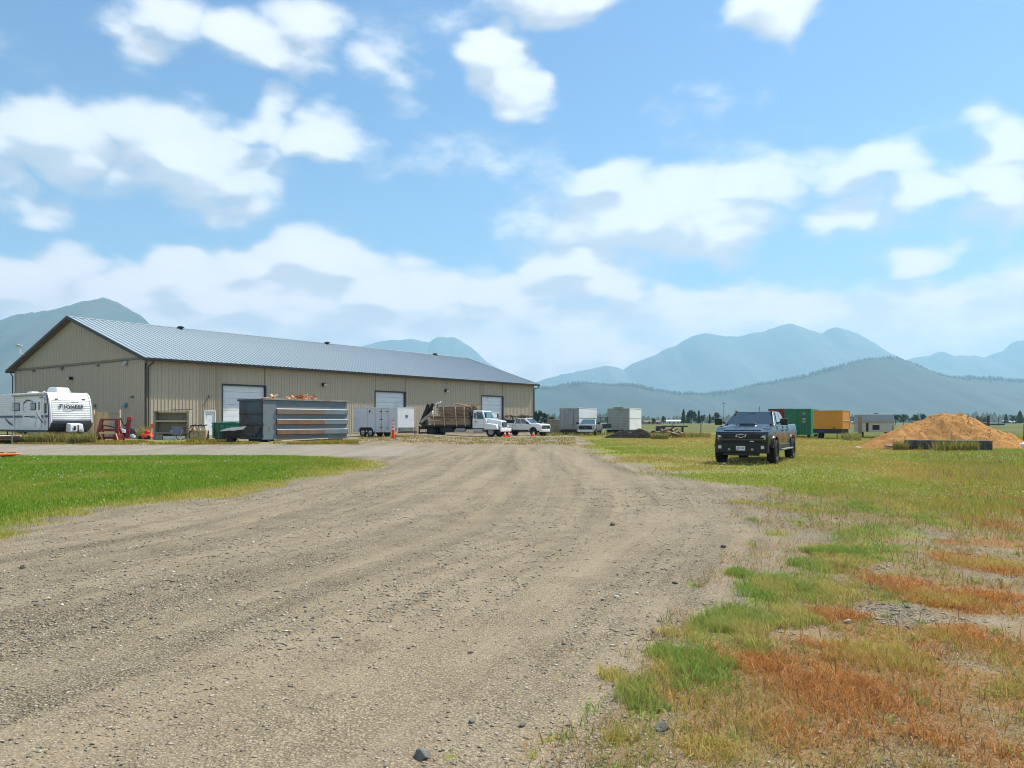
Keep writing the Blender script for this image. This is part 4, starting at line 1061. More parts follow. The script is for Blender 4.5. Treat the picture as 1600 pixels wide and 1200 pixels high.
# hitch, gas box, jack, wheels
hb = MB().bar((-.5, .55, .55), (1.2, 1.22, .52), .06, .12).bar((-.5, RW - .55, .55), (1.2, 1.22, .52), .06, .12).tube((.85, 1.22, .1), (.85, 1.22, 1.05), .04).box(1.1, 1.32, 1.12, 1.32, .46, .6).build('hitch', M_BLACK, rv)
MB().hexa([(.12, .78, .62), (.75, .78, .62), (.75, 1.62, .62), (.12, 1.62, .62)], [(.15, .82, 1.16), (.70, .82, 1.12), (.70, 1.58, 1.12), (.15, 1.58, 1.16)]).build('gas_bottle_cover', M_WHITE, rv, bevel=.06, segs=3)
MB().box(.755, .77, 1.0, 1.12, .74, .98).box(.755, .77, 1.25, 1.55, .72, .76).build('cover_vent', M_DARK, rv)
for x in (-4.3, -5.2):
    for y, s in ((.16, -1), (RW - .16, 1)): wheel(rv, (x, y, .36), .36, .22, s, M_STEELRIM, 'rv', 5)
for x in (-.75, -7.2):
    for y in (.25, RW - .25): MB().bar((x, y, RZ0 - .1), (x + .1, y, .02), .07, .07).build('stabiliser', M_BLACK, rv)

# ------------------------------------------------------------------ white enclosed trailer
M_ETW = mat('trailer_white_skin', srgb(206, 210, 214), .42, var=.05, scale=.9, stain=srgb(180, 184, 186), stain_amt=.2)
ec = Vector((gx(621, 62), 62.0, 0)); ew = wdir
ht = R(-33)
et = thing('enclosed_trailer', 'white enclosed cargo trailer on two axles in front of the shed', 'cargo trailer', (ec.x, ec.y, tz(ec.x, ec.y)), ht)
EL, EW_, E0, E1 = 4.9, 2.1, .42, 2.42
MB().prism([(0, 0), (0, EW_), (-EL, EW_), (-EL, 0)], E0, E1, 'z').build('body', M_ETW, et, bevel=.03)
MB().box(-EL, .01, -.012, EW_ + .012, E1 - .05, E1 + .02).build('roof_trim', M_CHROME, et)
MB().box(-EL, -.25, -.018, .0, E0 - .03, E0 + .09).build('lower_trim', M_CHROME, et)
MB().box(-.006, .014, .1, EW_ - .1, E0 + .02, E0 + .36).build('stone_guard', M_CHROME, et)
for x in (-1.0, -1.75):
    MB().box(x - .012, x + .012, -.014, .0, E0 + .1, E1 - .06).build('door_seam', M_DARK, et)
for z in (E0 + .35, E0 + 1.0, E1 - .35): MB().box(-1.92, -1.62, -.03, .0, z, z + .05).build('door_hinge', M_DARK, et)
for z in (E0 + .3, E1 - .35): MB().box(-1.25, -.95, -.03, .0, z, z + .045).build('door_latch', M_DARK, et)
for x in (-.25, -2.4, -3.3): MB().box(x - .006, x + .006, -.008, .0, E0 + .1, E1 - .06).build('panel_seam', M_VENT, et)
MB().box(-3.1, -2.96, -.02, .0, E1 - .42, E1 - .22).build('side_vent', M_DARK, et)
MB().box(.0, .016, .95, 1.3, 1.76, 1.80).box(.0, .016, .95, 1.3, 1.66, 1.70).box(.0, .016, 1.0, 1.25, 1.56, 1.60).build('name_sticker', M_DARK, et)
MB().box(-.18, -.1, -.02, .0, .56, .72).build('marker_lamp', M_RED, et)
for x in (-2.95, -3.8):
    for y, s in ((.06, -1), (EW_ - .06, 1)): wheel(et, (x, y, .35), .35, .2, s, M_STEELRIM, 'et', 5)
fe = MB(); pts = [(-4.25, .42), (-4.15, .68), (-3.95, .80), (-2.8, .80), (-2.6, .68), (-2.5, .42)]
for a, b in zip(pts[:-1], pts[1:]): fe.bar((a[0], -.03, a[1]), (b[0], -.03, b[1]), .16, .02)
fe.build('fender', M_ETW, et)
MB().prism([(-4.2, .42), (-4.1, .66), (-3.95, .77), (-2.8, .77), (-2.65, .66), (-2.55, .42)], -.015, -.004, 'y').build('wheel_recess', M_BLACK, et)
MB().bar((-.2, .3, .40), (1.15, EW_ / 2, .42), .06, .1).bar((-.2, EW_ - .3, .40), (1.15, EW_ / 2, .42), .06, .1).tube((.95, EW_ / 2, .05), (.95, EW_ / 2, .85), .035).build('hitch', M_BLACK, et)
MB().box(-EL - .1, -EL - .02, .05, .15, E0, E1 - .1).box(-EL - .1, -EL - .02, EW_ - .15, EW_ - .05, E0, E1 - .1).build('rear_post', M_WHITE, et)

# ------------------------------------------------------------------ roll-off bin of scrap wood
M_BIN = mat('blue_grey_bin_paint', srgb(100, 118, 130), .75, .0, var=.2, scale=1.6, stain=srgb(128, 112, 96), stain_amt=.4, stain_scale=1.3, bump=.12, bscale=8)
M_BIN_DK = mat('dirty_bin_end', srgb(72, 88, 96), .65, .1, var=.3, scale=1.4, stain=srgb(70, 52, 42), stain_amt=.45, stain_scale=.8)
M_RUST = mat('rusty_rib', srgb(132, 98, 76), .7, .1, var=.2, scale=2.2, stain=srgb(104, 92, 84), stain_amt=.35, stain_scale=1.4)
M_RUST2 = mat('rust_worn_rib', srgb(122, 108, 96), .65, .1, var=.2, scale=2.2, stain=srgb(128, 104, 84), stain_amt=.55, stain_scale=.9)
M_BINL = mat('pale_bin_paint', srgb(112, 124, 132), .75, .05, var=.12, scale=1.5)
bc = Vector((gx(410.5, 47.3), 47.3, 0))
bn = thing('roll_off_bin', 'large blue grey steel bin with rusty ribs, heaped with scrap wood', 'waste bin', (bc.x, bc.y, tz(bc.x, bc.y)), TH)
BL, BW, B0, B1 = 6.75, 2.44, .16, 2.62
for y in (0, BW - .06): MB().box(0, BL, y, y + .06, B0, B1).build('side_wall', M_BIN, bn)
MB().box(BL - .06, BL, .06, BW - .06, B0, B1 - .05).build('end_wall', M_BIN, bn)
dg = MB().box(-.02, .05, .02, BW - .02, B0 + .02, B1 - .04).build('end_gate', M_BIN_DK, bn)
MB().box(.05, BL - .05, .06, BW - .06, B0, B0 + .1).build('floor_plate', M_DARK, bn)
for i, z in enumerate((.40, 1.08, 1.76)): 
    MB().prism([(-.10, z - .0), (-.02, z - .05), (-.02, z + .07), (-.10, z + .02)], .05, BW - .08, 'y').build('gate_rib', M_BIN_DK, bn)
# side ribs, each a folded channel
hh = [(.45, .74, M_RUST), (1.09, 1.38, M_RUST), (1.74, 2.03, M_RUST2)]
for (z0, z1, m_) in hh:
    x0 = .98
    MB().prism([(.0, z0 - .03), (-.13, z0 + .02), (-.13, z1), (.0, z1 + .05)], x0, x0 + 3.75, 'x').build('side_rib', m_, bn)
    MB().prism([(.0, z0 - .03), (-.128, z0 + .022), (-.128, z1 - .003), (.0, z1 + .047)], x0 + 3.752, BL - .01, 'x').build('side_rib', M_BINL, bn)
    MB().prism([(.0, z1 + .055), (-.135, z1 + .004), (-.135, z1 + .018), (.0, z1 + .075)], x0, BL - .01, 'x').build('rib_edge', mat('sunlit_rib_edge', srgb(158, 164, 168), .6), bn)  # paler strip: sunlight on the rib's upper edge, put into the colour
MB().box(-.03, .96, -.035, -.002, B0, B1 - .06).build('corner_plate', M_BINL, bn)
MB().box(.96, BL, -.05, -.002, B0 - .04, B0 + .1).build('bottom_rail', M_BIN, bn)
MB().box(-.06, BL + .04, -.10, .08, B1, B1 + .11).box(-.06, BL + .04, BW - .08, BW + .08, B1, B1 + .11).box(BL - .1, BL + .04, .08, BW - .08, B1, B1 + .11).build('top_rail', mat('worn_top_rail', srgb(150, 146, 138), .6, .1, var=.2, stain=srgb(120, 98, 78), stain_amt=.4), bn)
MB().box(-.1, .08, -.1, BW + .1, B1 - .06, B1 + .05).build('gate_rail', M_BIN_DK, bn)
MB().tube((-.06, -.05, B0 + .1), (-.06, -.05, B1 - .05), .04).bar((-.08, -.07, 1.05), (-.12, .55, .35), .05, .08).box(-.12, -.02, -.12, .0, 1.0, 1.16).box(-.12, -.02, -.12, .0, .3, .42).build('gate_latch', M_DARK, bn)
for x0, x1 in ((BL - 1.6, BL - .3), (.3, 1.2)): MB().box(x0, x1, .5, 1.9, 0, B0).build('skid_rail', M_DARK, bn)
for x in (.45, BL - .5): MB().tube((x, -.02, .12), (x, .2, .12), .12, None, 10).build('roller', M_DARK, bn)
text('8', .34, M_VENT, bn, facing((.45, -.04, .78), (1, 0, 0), (0, 0, 1)), 'number')
# scrap wood on top: each heap a stack of separate broken boards
M_SCRAP = [mat('fresh_cedar', srgb(206, 138, 88), .8, var=.2, scale=3), mat('pale_scrap', srgb(220, 182, 140), .8, var=.15, scale=3), mat('red_cedar', srgb(178, 96, 58), .8, var=.2, scale=3)]
rr = random.Random(4)
def heap(lbl, x0, x1, h, n):
    root = thing('scrap_wood', lbl, 'wood', tuple(bn.matrix_basis @ Vector((0, 0, 0))) if False else (bc.x, bc.y, tz(bc.x, bc.y)), TH, 'scrap wood on the bin')
    for i in range(n):
        k = rr.random(); cx = x0 + (x1 - x0) * rr.random(); d = 1 - abs((cx - (x0 + x1) / 2) / ((x1 - x0) / 2))
        cz = B1 - .25 + (h + .25) * d * rr.uniform(.35, 1.0); cy = rr.uniform(.4, 1.9); ln = rr.uniform(.35, .95); 
        M = Matrix.Translation((cx, cy, cz)) @ Euler((rr.uniform(-.5, .5), rr.uniform(-.55, .55), rr.uniform(0, 6.28))).to_matrix().to_4x4()
        MB().box(-ln / 2, ln / 2, -rr.uniform(.03, .08), rr.uniform(.03, .08), -.02, .025, M).build('board', M_SCRAP[rr.randrange(3)], root)
heap('small heap of pale broken boards over the rusty bin rim', .35, 2.3, .30, 60)
heap('taller heap of orange cedar offcuts over the rusty bin rim', 2.6, 5.2, .48, 110)
# ------------------------------------------------------------------ stake-bed crane truck
WOODS = [mat('weathered_board', srgb(150, 126, 104), .85, var=.22, scale=2, stretch=(.3, 3, 3)), mat('brown_board', srgb(164, 120, 84), .85, var=.22, scale=2, stretch=(.3, 3, 3)),
         mat('dark_board', srgb(120, 98, 82), .85, var=.2, scale=2, stretch=(.3, 3, 3)), mat('tan_board', srgb(176, 142, 104), .85, var=.18, scale=2, stretch=(.3, 3, 3)), mat('orange_board', srgb(168, 104, 58), .85, var=.18, scale=2, stretch=(.3, 3, 3))]
M_STAKE = mat('pale_stake', srgb(206, 182, 140), .8, var=.12)
M_ALU = mat('dull_aluminium', srgb(176, 178, 180), .4, .6, var=.1)
ha = R(-25); tp = Vector((gx(791, 77), 77.0, 0))
ct = thing('stake_truck', 'white conventional cab stake truck with a black knuckle crane at its tail', 'truck', (tp.x, tp.y, tz(tp.x, tp.y)), ha)
cb = MB()
HW = 1.18
MB().hexa([(-3.25, -1.12, .85), (-1.75, -1.12, .85), (-1.75, 1.12, .85), (-3.25, 1.12, .85)], [(-3.25, -1.12, 1.78), (-1.72, -1.12, 1.78), (-1.72, 1.12, 1.78), (-3.25, 1.12, 1.78)]).build('cab_base', P_WHITE, ct, bevel=.05)
A = [(-1.80, -1.1, 1.75), (-3.25, -1.1, 1.75), (-3.25, 1.1, 1.75), (-1.80, 1.1, 1.75)]; T = [(-2.18, -1.0, 2.62), (-3.22, -1.0, 2.66), (-3.22, 1.0, 2.66), (-2.18, 1.0, 2.62)]
MB().hexa(A, T).build('cab', P_WHITE, ct, bevel=.08, segs=3)
def fc(a0, a1, t0, t1, u0, u1, v0, v1):
    bl = lerp3(a0, a1, u0); br = lerp3(a0, a1, u1); tl = lerp3(t0, t1, u0); tr = lerp3(t0, t1, u1)
    return [lerp3(bl, tl, v0), lerp3(br, tr, v0), lerp3(br, tr, v1), lerp3(bl, tl, v1)]
quad_pane('windshield', fc(A[3], A[0], T[3], T[0], .06, .94, .1, .88), (1, 0, .4), M_GLASS_TEAL, ct)
for s, (i, j) in ((-1, (0, 1)), (1, (3, 2))):
    quad_pane('side_window', fc(A[i], A[j], T[i], T[j], .10, .66, .05, .8), (0, s, .1), M_GLASS, ct); quad_pane('side_window', fc(A[i], A[j], T[i], T[j], .72, .9, .1, .7), (0, s, .1), M_GLASS, ct)
    MB().box(-2.95, -2.93, min(s * 1.10, s * 1.128), max(s * 1.10, s * 1.128), .95, 1.75).box(-1.95, -1.93, min(s * 1.10, s * 1.128), max(s * 1.10, s * 1.128), .95, 1.75).build('door_seam', M_DARK, ct)
    MB().box(-2.9, -2.78, min(s * 1.12, s * 1.15), max(s * 1.12, s * 1.15), 1.5, 1.55).build('door_handle', M_BLACK, ct)
    mi = MB().bar((-1.85, s * 1.1, 2.3), (-1.6, s * 1.35, 2.35), .03, .03).bar((-1.85, s * 1.1, 1.9), (-1.6, s * 1.35, 1.95), .03, .03).build('mirror_bracket', M_BLACK, ct)
    MB().box(-1.66, -1.56, min(s * 1.28, s * 1.5), max(s * 1.28, s * 1.5), 1.9, 2.36).build('mirror', M_BLACK, ct, bevel=.02)
    MB().hexa([(-2.0, s * .72, .72), (-.35, s * .72, .72), (-.35, s * 1.2, .72), (-2.0, s * 1.2, .72)], [(-1.7, s * .72, 1.42), (-.55, s * .72, 1.28), (-.6, s * 1.16, 1.2), (-1.65, s * 1.18, 1.36)]).build('fender', P_WHITE, ct, bevel=.07, segs=3)
    MB().box(-.30, -.16, min(s * .74, s * 1.02), max(s * .74, s * 1.02), .95, 1.15).build('headlight', M_HEADL, ct, bevel=.02)
    MB().box(-3.2, -2.1, min(s * .95, s * 1.15), max(s * .95, s * 1.15), .42, .8).build('step_tank', M_ALU, ct, bevel=.06)
MB().hexa([(-.18, -.72, .9), (-1.85, -.82, .9), (-1.85, .82, .9), (-.18, .72, .9)], [(-.26, -.62, 1.58), (-1.85, -.8, 1.86), (-1.85, .8, 1.86), (-.26, .62, 1.58)]).build('hood', P_WHITE, ct, bevel=.07, segs=3)
gr = MB().box(-.20, -.15, -.52, .52, .98, 1.5).build('grille', M_DARK, ct, bevel=.02)
for q in range(6): MB().box(-.152, -.135, -.48, .48, 1.03 + q * .075, 1.055 + q * .075).build('grille_bar', M_CHROME, gr)
MB().box(-.16, .02, -1.18, 1.18, .52, .86).build('bumper', P_WHITE, ct, bevel=.04)
MB().box(.02, .035, -.1, .22, .6, .74).build('licence_plate', M_PLATE, ct)
MB().box(-9.9, -.3, -.42, -.30, .72, 1.0).box(-9.9, -.3, .30, .42, .72, 1.0).build('chassis_rails', M_BLACK, ct)
bed = MB().box(-9.2, -3.5, -1.22, 1.22, 1.02, 1.18).build('flat_bed', M_DARK, ct)
for x in np.arange(-9.0, -3.5, 1.1): MB().box(x, x + .12, -1.15, 1.15, .9, 1.02).build('cross_member', M_BLACK, bed)
MB().box(-7.0, -5.6, -1.05, -.5, .45, .95).build('side_box', M_DARK, ct, bevel=.03); MB().box(-5.3, -4.2, -1.0, -.5, .5, .9).build('fuel_tank', M_ALU, ct, bevel=.12, segs=3)
MB().box(-3.46, -3.40, -1.1, 1.1, 1.18, 2.75).build('headboard', M_DARK, ct)
for s in (-1, 1):
    wheel(ct, (-1.2, s * .98, .5), .5, .28, s, M_STEELRIM, 'lorry', 8)
    wheel(ct, (-8.1, s * 1.02, .5), .5, .26, s, M_DARK, 'lorryd', 8); wheel(ct, (-8.1, s * .72, .5), .5, .26, s, M_DARK, 'lorryd', 8)
    MB().box(-8.8, -7.4, min(s * .6, s * 1.18), max(s * .6, s * 1.18), 1.0, 1.03).build('mud_wing', M_BLACK, ct)
for s in (-1, 1):
    for x in (-4.0, -5.0, -6.4, -7.6):
        MB().bar((x, s * 1.2, 1.05), (x - .18, s * 1.16, 3.0 if x > -7 else 2.3), .09, .07).build('stake', M_STAKE, ct)
    for z in (1.55, 2.0): MB().box(-8.4, -3.55, min(s * 1.10, s * 1.135), max(s * 1.10, s * 1.135), z, z + .08).build('side_rail', WOODS[0], ct)
# knuckle crane
cr = MB().box(-9.75, -9.25, -.35, .35, .9, 1.75).tube((-9.5, 0, 1.2), (-9.5, 0, 2.0), .2).build('crane_column', M_BLACK, ct, bevel=.03)
MB().bar((-9.95, -.15, 1.25), (-8.95, -.15, 3.35), .24, .26).build('crane_boom', M_BLACK, ct); MB().bar((-9.5, .15, 1.9), (-8.55, .15, 3.42), .2, .3).build('crane_jib', M_BLACK, ct)
MB().tube((-9.6, -.33, 1.5), (-9.0, -.33, 2.7), .06).tube((-9.35, .33, 2.0), (-8.7, .33, 2.9), .05).build('crane_ram', M_DARK, ct)
MB().bar((-9.7, -.5, 1.5), (-8.0, -.9, 2.55), .12, .2).build('crane_extension', M_ALU, ct); MB().bar((-9.6, -.62, 1.35), (-7.95, -1.0, 2.35), .08, .1).build('crane_extension', M_ALU, ct)
MB().bar((-9.5, -1.15, .35), (-9.5, 1.15, .35), .14, .14).bar((-9.5, -1.1, .3), (-9.5, -1.1, 1.1), .1, .1).bar((-9.5, 1.1, .3), (-9.5, 1.1, 1.1), .1, .1).build('outrigger', M_BLACK, ct)
MB().bar((-7.3, -1.1, 2.9), (-7.3, -1.1, 3.35), .05, .05).build('lamp_post', M_BLACK, ct)
MB().box(-.35, .35, -.16, .16, -.03, .03, Matrix.Translation((-7.25, -1.1, 3.42)) @ Euler((R(20), R(-22), 0)).to_matrix().to_4x4()).build('work_lamp', M_WHITE, ct)
# lumber on the bed: separate boards, one load
ld = thing('lumber_load', 'stacked brown salvaged boards on the bed of the stake truck', 'lumber', (tp.x, tp.y, tz(tp.x, tp.y)), ha)
rr = random.Random(11); z = 1.19
for lay in range(19):
    th = rr.choice((.05, .06, .09, .12)); n = 7
    if lay in (5, 11): 
        for x in (-4.2, -5.6, -7.0): MB().box(x, x + .09, -1.0, 1.0, z, z + .06).build('bearer', WOODS[3], ld)
        z += .06
    x0 = -8.3 if lay < 9 else -7.3
    for j in range(n):
        y = -1.05 + j * .30; L0 = rr.uniform(-.25, .25); L1 = rr.uniform(-.3, .3)
        MB().box(x0 + L0, -3.65 + L1 * .4, y + rr.uniform(0, .03), y + .27, z + rr.uniform(0, .008), z + th).build('board', WOODS[rr.choice((0, 0, 1, 2, 2, 4, 1) if lay < 9 else (0, 2, 0, 2, 0, 1, 3))], ld)
    z += th + .012
    if z > 2.98: break
for j in range(8):
    M = Matrix.Translation((-4.4 + rr.uniform(-.5, .5), rr.uniform(-.7, .7), z + .05 + .05 * j * .4)) @ Euler((0, R(rr.uniform(-4, 14)), R(rr.uniform(-12, 12)))).to_matrix().to_4x4()
    MB().box(-1.1, 1.0, -.12, .12, -.025, .025, M).build('board', WOODS[rr.choice((1, 3, 4))], ld)
# brush on the white pickup's rack
M_TWIG = mat('dead_branches', srgb(62, 50, 42), .9, var=.3)
M_LEAFBR = mat('pale_cut_wood', srgb(196, 168, 130), .9, var=.2)
br = thing('brush_load', 'tangle of dark branches and pale sticks over the white pickup bed', 'branches', tuple(wp.location), hw_)
m1, m2 = MB(), MB()
for i in range(150):
    a = rr.uniform(-2.85, .15); y = rr.uniform(-.85, .85); z0 = rr.uniform(1.72, 2.22) if a > -1.1 else rr.uniform(1.35, 2.22)
    d = Vector((rr.uniform(-1, 1), rr.uniform(-.5, .5), rr.uniform(-.22, .28))) * rr.uniform(.3, .9)
    p0 = Vector((a, y, z0)); (m2 if i % 11 == 0 else m1).tube(p0, p0 + d, rr.uniform(.015, .05), .01, 5)
m1.build('branches', M_TWIG, br); m2.build('sticks', M_LEAFBR, br)
for o in br.children: o['kind'] = 'stuff'

# ------------------------------------------------------------------ things along the shed
M_GREYWOOD = mat('grey_weathered_wood', srgb(150, 142, 128), .88, var=.2, scale=1.5, stretch=(4, 4, .4), bump=.2, bscale=12)
M_PALEWOOD = mat('pale_fence_wood', srgb(196, 166, 124), .85, var=.18, scale=1.5, stretch=(4, 4, .4))
M_MAROON = mat('maroon_paint', srgb(112, 26, 34), .5, .1, var=.2, scale=3, stain=srgb(84, 34, 28), stain_amt=.3)
M_ORANGE = mat('orange_paint', srgb(226, 84, 34), .5, var=.12, stain=srgb(170, 66, 36), stain_amt=.2)
M_GREENB = mat('green_bin_paint', srgb(20, 110, 88), .5, .1, var=.12, stain=srgb(20, 66, 56), stain_amt=.25)
def place(px, D, dz=0.0): 
    x = gx(px, D); return (x, D, tz(x, D) + dz)
# fence section behind the travel trailer
fs = thing('fence_section', 'short board fence behind the travel trailer, pale boards then dark slats', 'fence', place(141, 57.0), R(6))
for i in range(9): MB().box(i * .145, i * .145 + .135, rr.uniform(-.01, .01), .02, .05, 1.98 + rr.uniform(-.03, .03)).build('board', M_PALEWOOD, fs)
for i in range(8): MB().box(1.32 + i * .09, 1.32 + i * .09 + .06, 0, .02, .05, 1.9).build('slat', M_GREYWOOD, fs)
for x in (.22, 2.08): MB().box(x, x + .1, -.10, -.0, 0, 2.15).build('post', M_STAKE, fs)
for z in (.3, 1.0, 1.85): MB().box(0, 2.1, .022, .07, z, z + .09).build('rail', M_GREYWOOD, fs)
# maroon loader frame
lf = thing('front_loader', 'maroon steel loader frame standing in the weeds beside the travel trailer', 'farm implement', place(168, 50.5), R(0))
for s, xb, xt in ((0, -.72, -.42), (1, .62, .58)):
    MB().bar((xb, 0, .05), (xt, .12, 1.42), .15, .20).build('arm', M_MAROON, lf); MB().bar((xb + .02, .9, .05), (xt, .15, 1.1), .09, .12).build('brace', M_MAROON, lf)
    MB().box(xb - .16, xb + .16, -.15, .4, .0, .42).build('foot_bracket', M_MAROON, lf, bevel=.03)
MB().bar((-.45, .12, 1.40), (.62, .12, 1.40), .14, .12).build('top_bar', M_MAROON, lf); MB().bar((-.6, .05, .72), (.62, .05, .72), .12, .14).build('cross_bar', M_MAROON, lf)
MB().bar((-.55, -.02, .52), (.52, -.02, .52), .06, .12).build('pale_bar', M_STAKE, lf); MB().bar((-.6, .02, .2), (.62, .02, .2), .12, .16).build('cross_bar', M_MAROON, lf)
MB().tube((-.4, .1, 1.05), (.45, .2, .86), .04).build('ram', M_BLACK, lf); MB().tube((.36, .0, 1.0), (.36, .0, 1.25), .05).build('ram_end', M_RIM, lf)
for x0, x1 in ((-.38, -.12), (.66, .86)): MB().bar((x0, -.22, .5), (x1, -.3, -.02), .05, .05).build('prop', M_STAKE, lf)
# second loader arm behind it
la = thing('front_loader', 'dark red loader arm with hoses behind the maroon frame', 'farm implement', place(193, 55.5), R(0))
MB().bar((.28, 0, .05), (.42, 0, 1.55), .2, .24).build('mast', M_MAROON, la); MB().box(.3, .62, -.12, .12, 1.38, 1.62).build('mast_head', mat('red_cap', srgb(170, 34, 34), .5), la, bevel=.04)
MB().path([(-.45, 0, 1.35), (-.2, 0, 1.5), (-.05, 0, 1.15), (.1, 0, .95), (.3, 0, 1.2)], .05, 7).path([(-.45, .1, 1.3), (-.35, .1, .9), (-.05, .1, .8), (.25, .1, .75)], .045, 7).build('hoses', M_BLACK, la)
MB().bar((-.5, .05, .1), (-.38, .05, 1.35), .16, .16).build('lower_mast', M_MAROON, la)
MB().bar((-.2, -.1, .95), (.1, -.1, .72), .06, .05).build('pin_bar', M_STAKE, la)
# tarped heap
tx0, ty0, tz0 = place(204, 58.5)
hp = thing('tarped_heap', 'low heap under a dark blue tarp with pale folds by the shed corner', 'tarp', (tx0, ty0, tz0))
def cloth_mesh(name, w, d, h, m, parent, seed, off=(0, 0, 0), n=26):
    u = np.linspace(-1, 1, n); Uu, Vv = np.meshgrid(u, u)
    rad = np.maximum(np.abs(Uu), np.abs(Vv)) * .5 + np.hypot(Uu, Vv) * .5
    Z = h * np.clip(1 - rad ** 2.2, 0, 1) ** .8 * (.65 + .7 * fbm(Uu * 2 + seed, Vv * 2, 3, seed)) + .07 * np.abs(fbm(Uu * 5 + seed, Vv * 5, 3, seed + 3) - .5) * 2 * h
    id_ = np.arange(n * n).reshape(n, n); F = np.stack([id_[:-1, :-1].ravel(), id_[:-1, 1:].ravel(), id_[1:, 1:].ravel(), id_[1:, :-1].ravel()], 1)
    return np_mesh(name, np.stack([Uu.ravel() * w / 2 + off[0], Vv.ravel() * d / 2 + off[1], Z.ravel() + off[2]], 1), F, m, smooth_=True, parent=parent)
cloth_mesh('tarp', 1.95, 1.4, .85, mat('navy_tarp', srgb(24, 30, 46), .55, var=.3, scale=2.5), hp, 3)
cloth_mesh('pale_sheet', .7, .8, .34, mat('pale_sheet', srgb(150, 164, 178), .6, var=.25, scale=3), hp, 8, (-.35, -.38, .42))
cloth_mesh('pale_sheet', .55, .5, .3, MATS['pale_sheet'], hp, 12, (.45, -.62, .06))
# orange mower
om = thing('garden_mower', 'small orange mower with an upright handle beside the grey wooden rack', 'mower', place(231, 55))
MB().hexa([(-.48, -.35, .12), (.36, -.35, .12), (.36, .4, .12), (-.48, .4, .12)], [(-.36, -.26, .42), (.3, -.26, .36), (.3, .3, .36), (-.36, .3, .42)]).build('deck', M_ORANGE, om, bevel=.05)
MB().blob((-.05, 0, .5), .2, .08, 3, 2, (1, .9, .9)).build('engine', mat('red_engine', srgb(204, 40, 28), .5), om, smooth_=True)
MB().path([(-.1, .1, .4), (.05, .25, .95), (.22, .3, 1.12)], .03).path([(.3, .1, .36), (.28, .3, 1.1)], .03).build('handle', M_ORANGE, om)
MB().box(.12, .36, .2, .36, .78, 1.1).build('dash', M_ORANGE, om, bevel=.03)
for x in (-.36, .26): 
    for y, s in ((-.4, -1), (.42, 1)): wheel(om, (x, y, .13), .13, .09, s, M_DARK, 'mow', 5)
# weathered rack with two shelves and a boarded back
rk = thing('wooden_rack', 'grey weathered open wooden rack with a boarded back against the shed', 'rack', place(239.5, 53.0), R(4))
RKW, RKH, RKD = 2.38, 1.93, .62
for x in (0, RKW - .14):
    MB().box(x, x + .14, 0, RKD, 0, RKH + .02).build('side_panel', M_GREYWOOD, rk)
for i in range(16): MB().box(.15 + i * .13, .15 + i * .13 + .122, RKD - .03 + rr.uniform(-.008, .008), RKD, .1, RKH - .04).build('board', M_GREYWOOD, rk)
MB().box(-.03, RKW + .03, -.04, RKD, RKH + .02, RKH + .08).build('top_board', M_STAKE, rk)
for z in (.42, 1.24): MB().box(.15, RKW - .15, .0, RKD - .04, z, z + .09).build('shelf', M_STAKE if z > 1 else M_GREYWOOD, rk)
MB().box(.18, .62, -.05, .35, 0, .36).build('crate', M_GREYWOOD, rk); MB().box(.66, RKW - .2, -.04, .3, 0, .25).build('bottom_box', M_WHITE, rk)
rods = thing('metal_rods', 'dark steel rods lying across the top of the wooden rack', 'rods', (rk.location.x, rk.location.y, rk.location.z + RKH + .11), R(4))
for k_ in range(3): MB().tube((1.15, .05 + .1 * k_, .02), (2.55 - .1 * k_, .1 + .1 * k_, .04), .022).build('rod', M_DARK, rods)
# folding camp chair
cc = thing('camp_chair', 'folding camp chair with a grey blue sling in front of the rack', 'chair', place(276, 51.0), R(20))
M_SLING = mat('sling_cloth', srgb(92, 94, 118), .8, var=.15); M_TUBE = mat('pale_tube', srgb(176, 178, 180), .4, .4)
MB().hexa([(-.27, -.25, .42), (.27, -.25, .42), (.27, .26, .38), (-.27, .26, .38)], [(-.27, -.25, .44), (.27, -.25, .44), (.27, .26, .40), (-.27, .26, .40)]).build('seat', MATS['pale_sheet'], cc)
MB().hexa([(-.27, .26, .40), (.27, .26, .40), (.27, .29, .40), (-.27, .29, .40)], [(-.27, .42, .95), (.27, .42, .95), (.27, .44, .95), (-.27, .44, .95)]).build('backrest', M_SLING, cc)
for s in (-1, 1):
    MB().tube((s * .28, -.3, 0), (s * .05, .3, .42), .016).build('leg', M_TUBE, cc); MB().tube((s * .28, .32, 0), (s * .05, -.25, .42), .016).build('leg', M_TUBE, cc)
    MB().box(min(s * .27, s * .40), max(s * .27, s * .40), -.25, .3, .60, .64).build('armrest', MATS['pale_sheet'], cc, bevel=.01); MB().tube((s * .32, -.24, .42), (s * .32, -.24, .62), .014).build('arm_post', M_TUBE, cc)
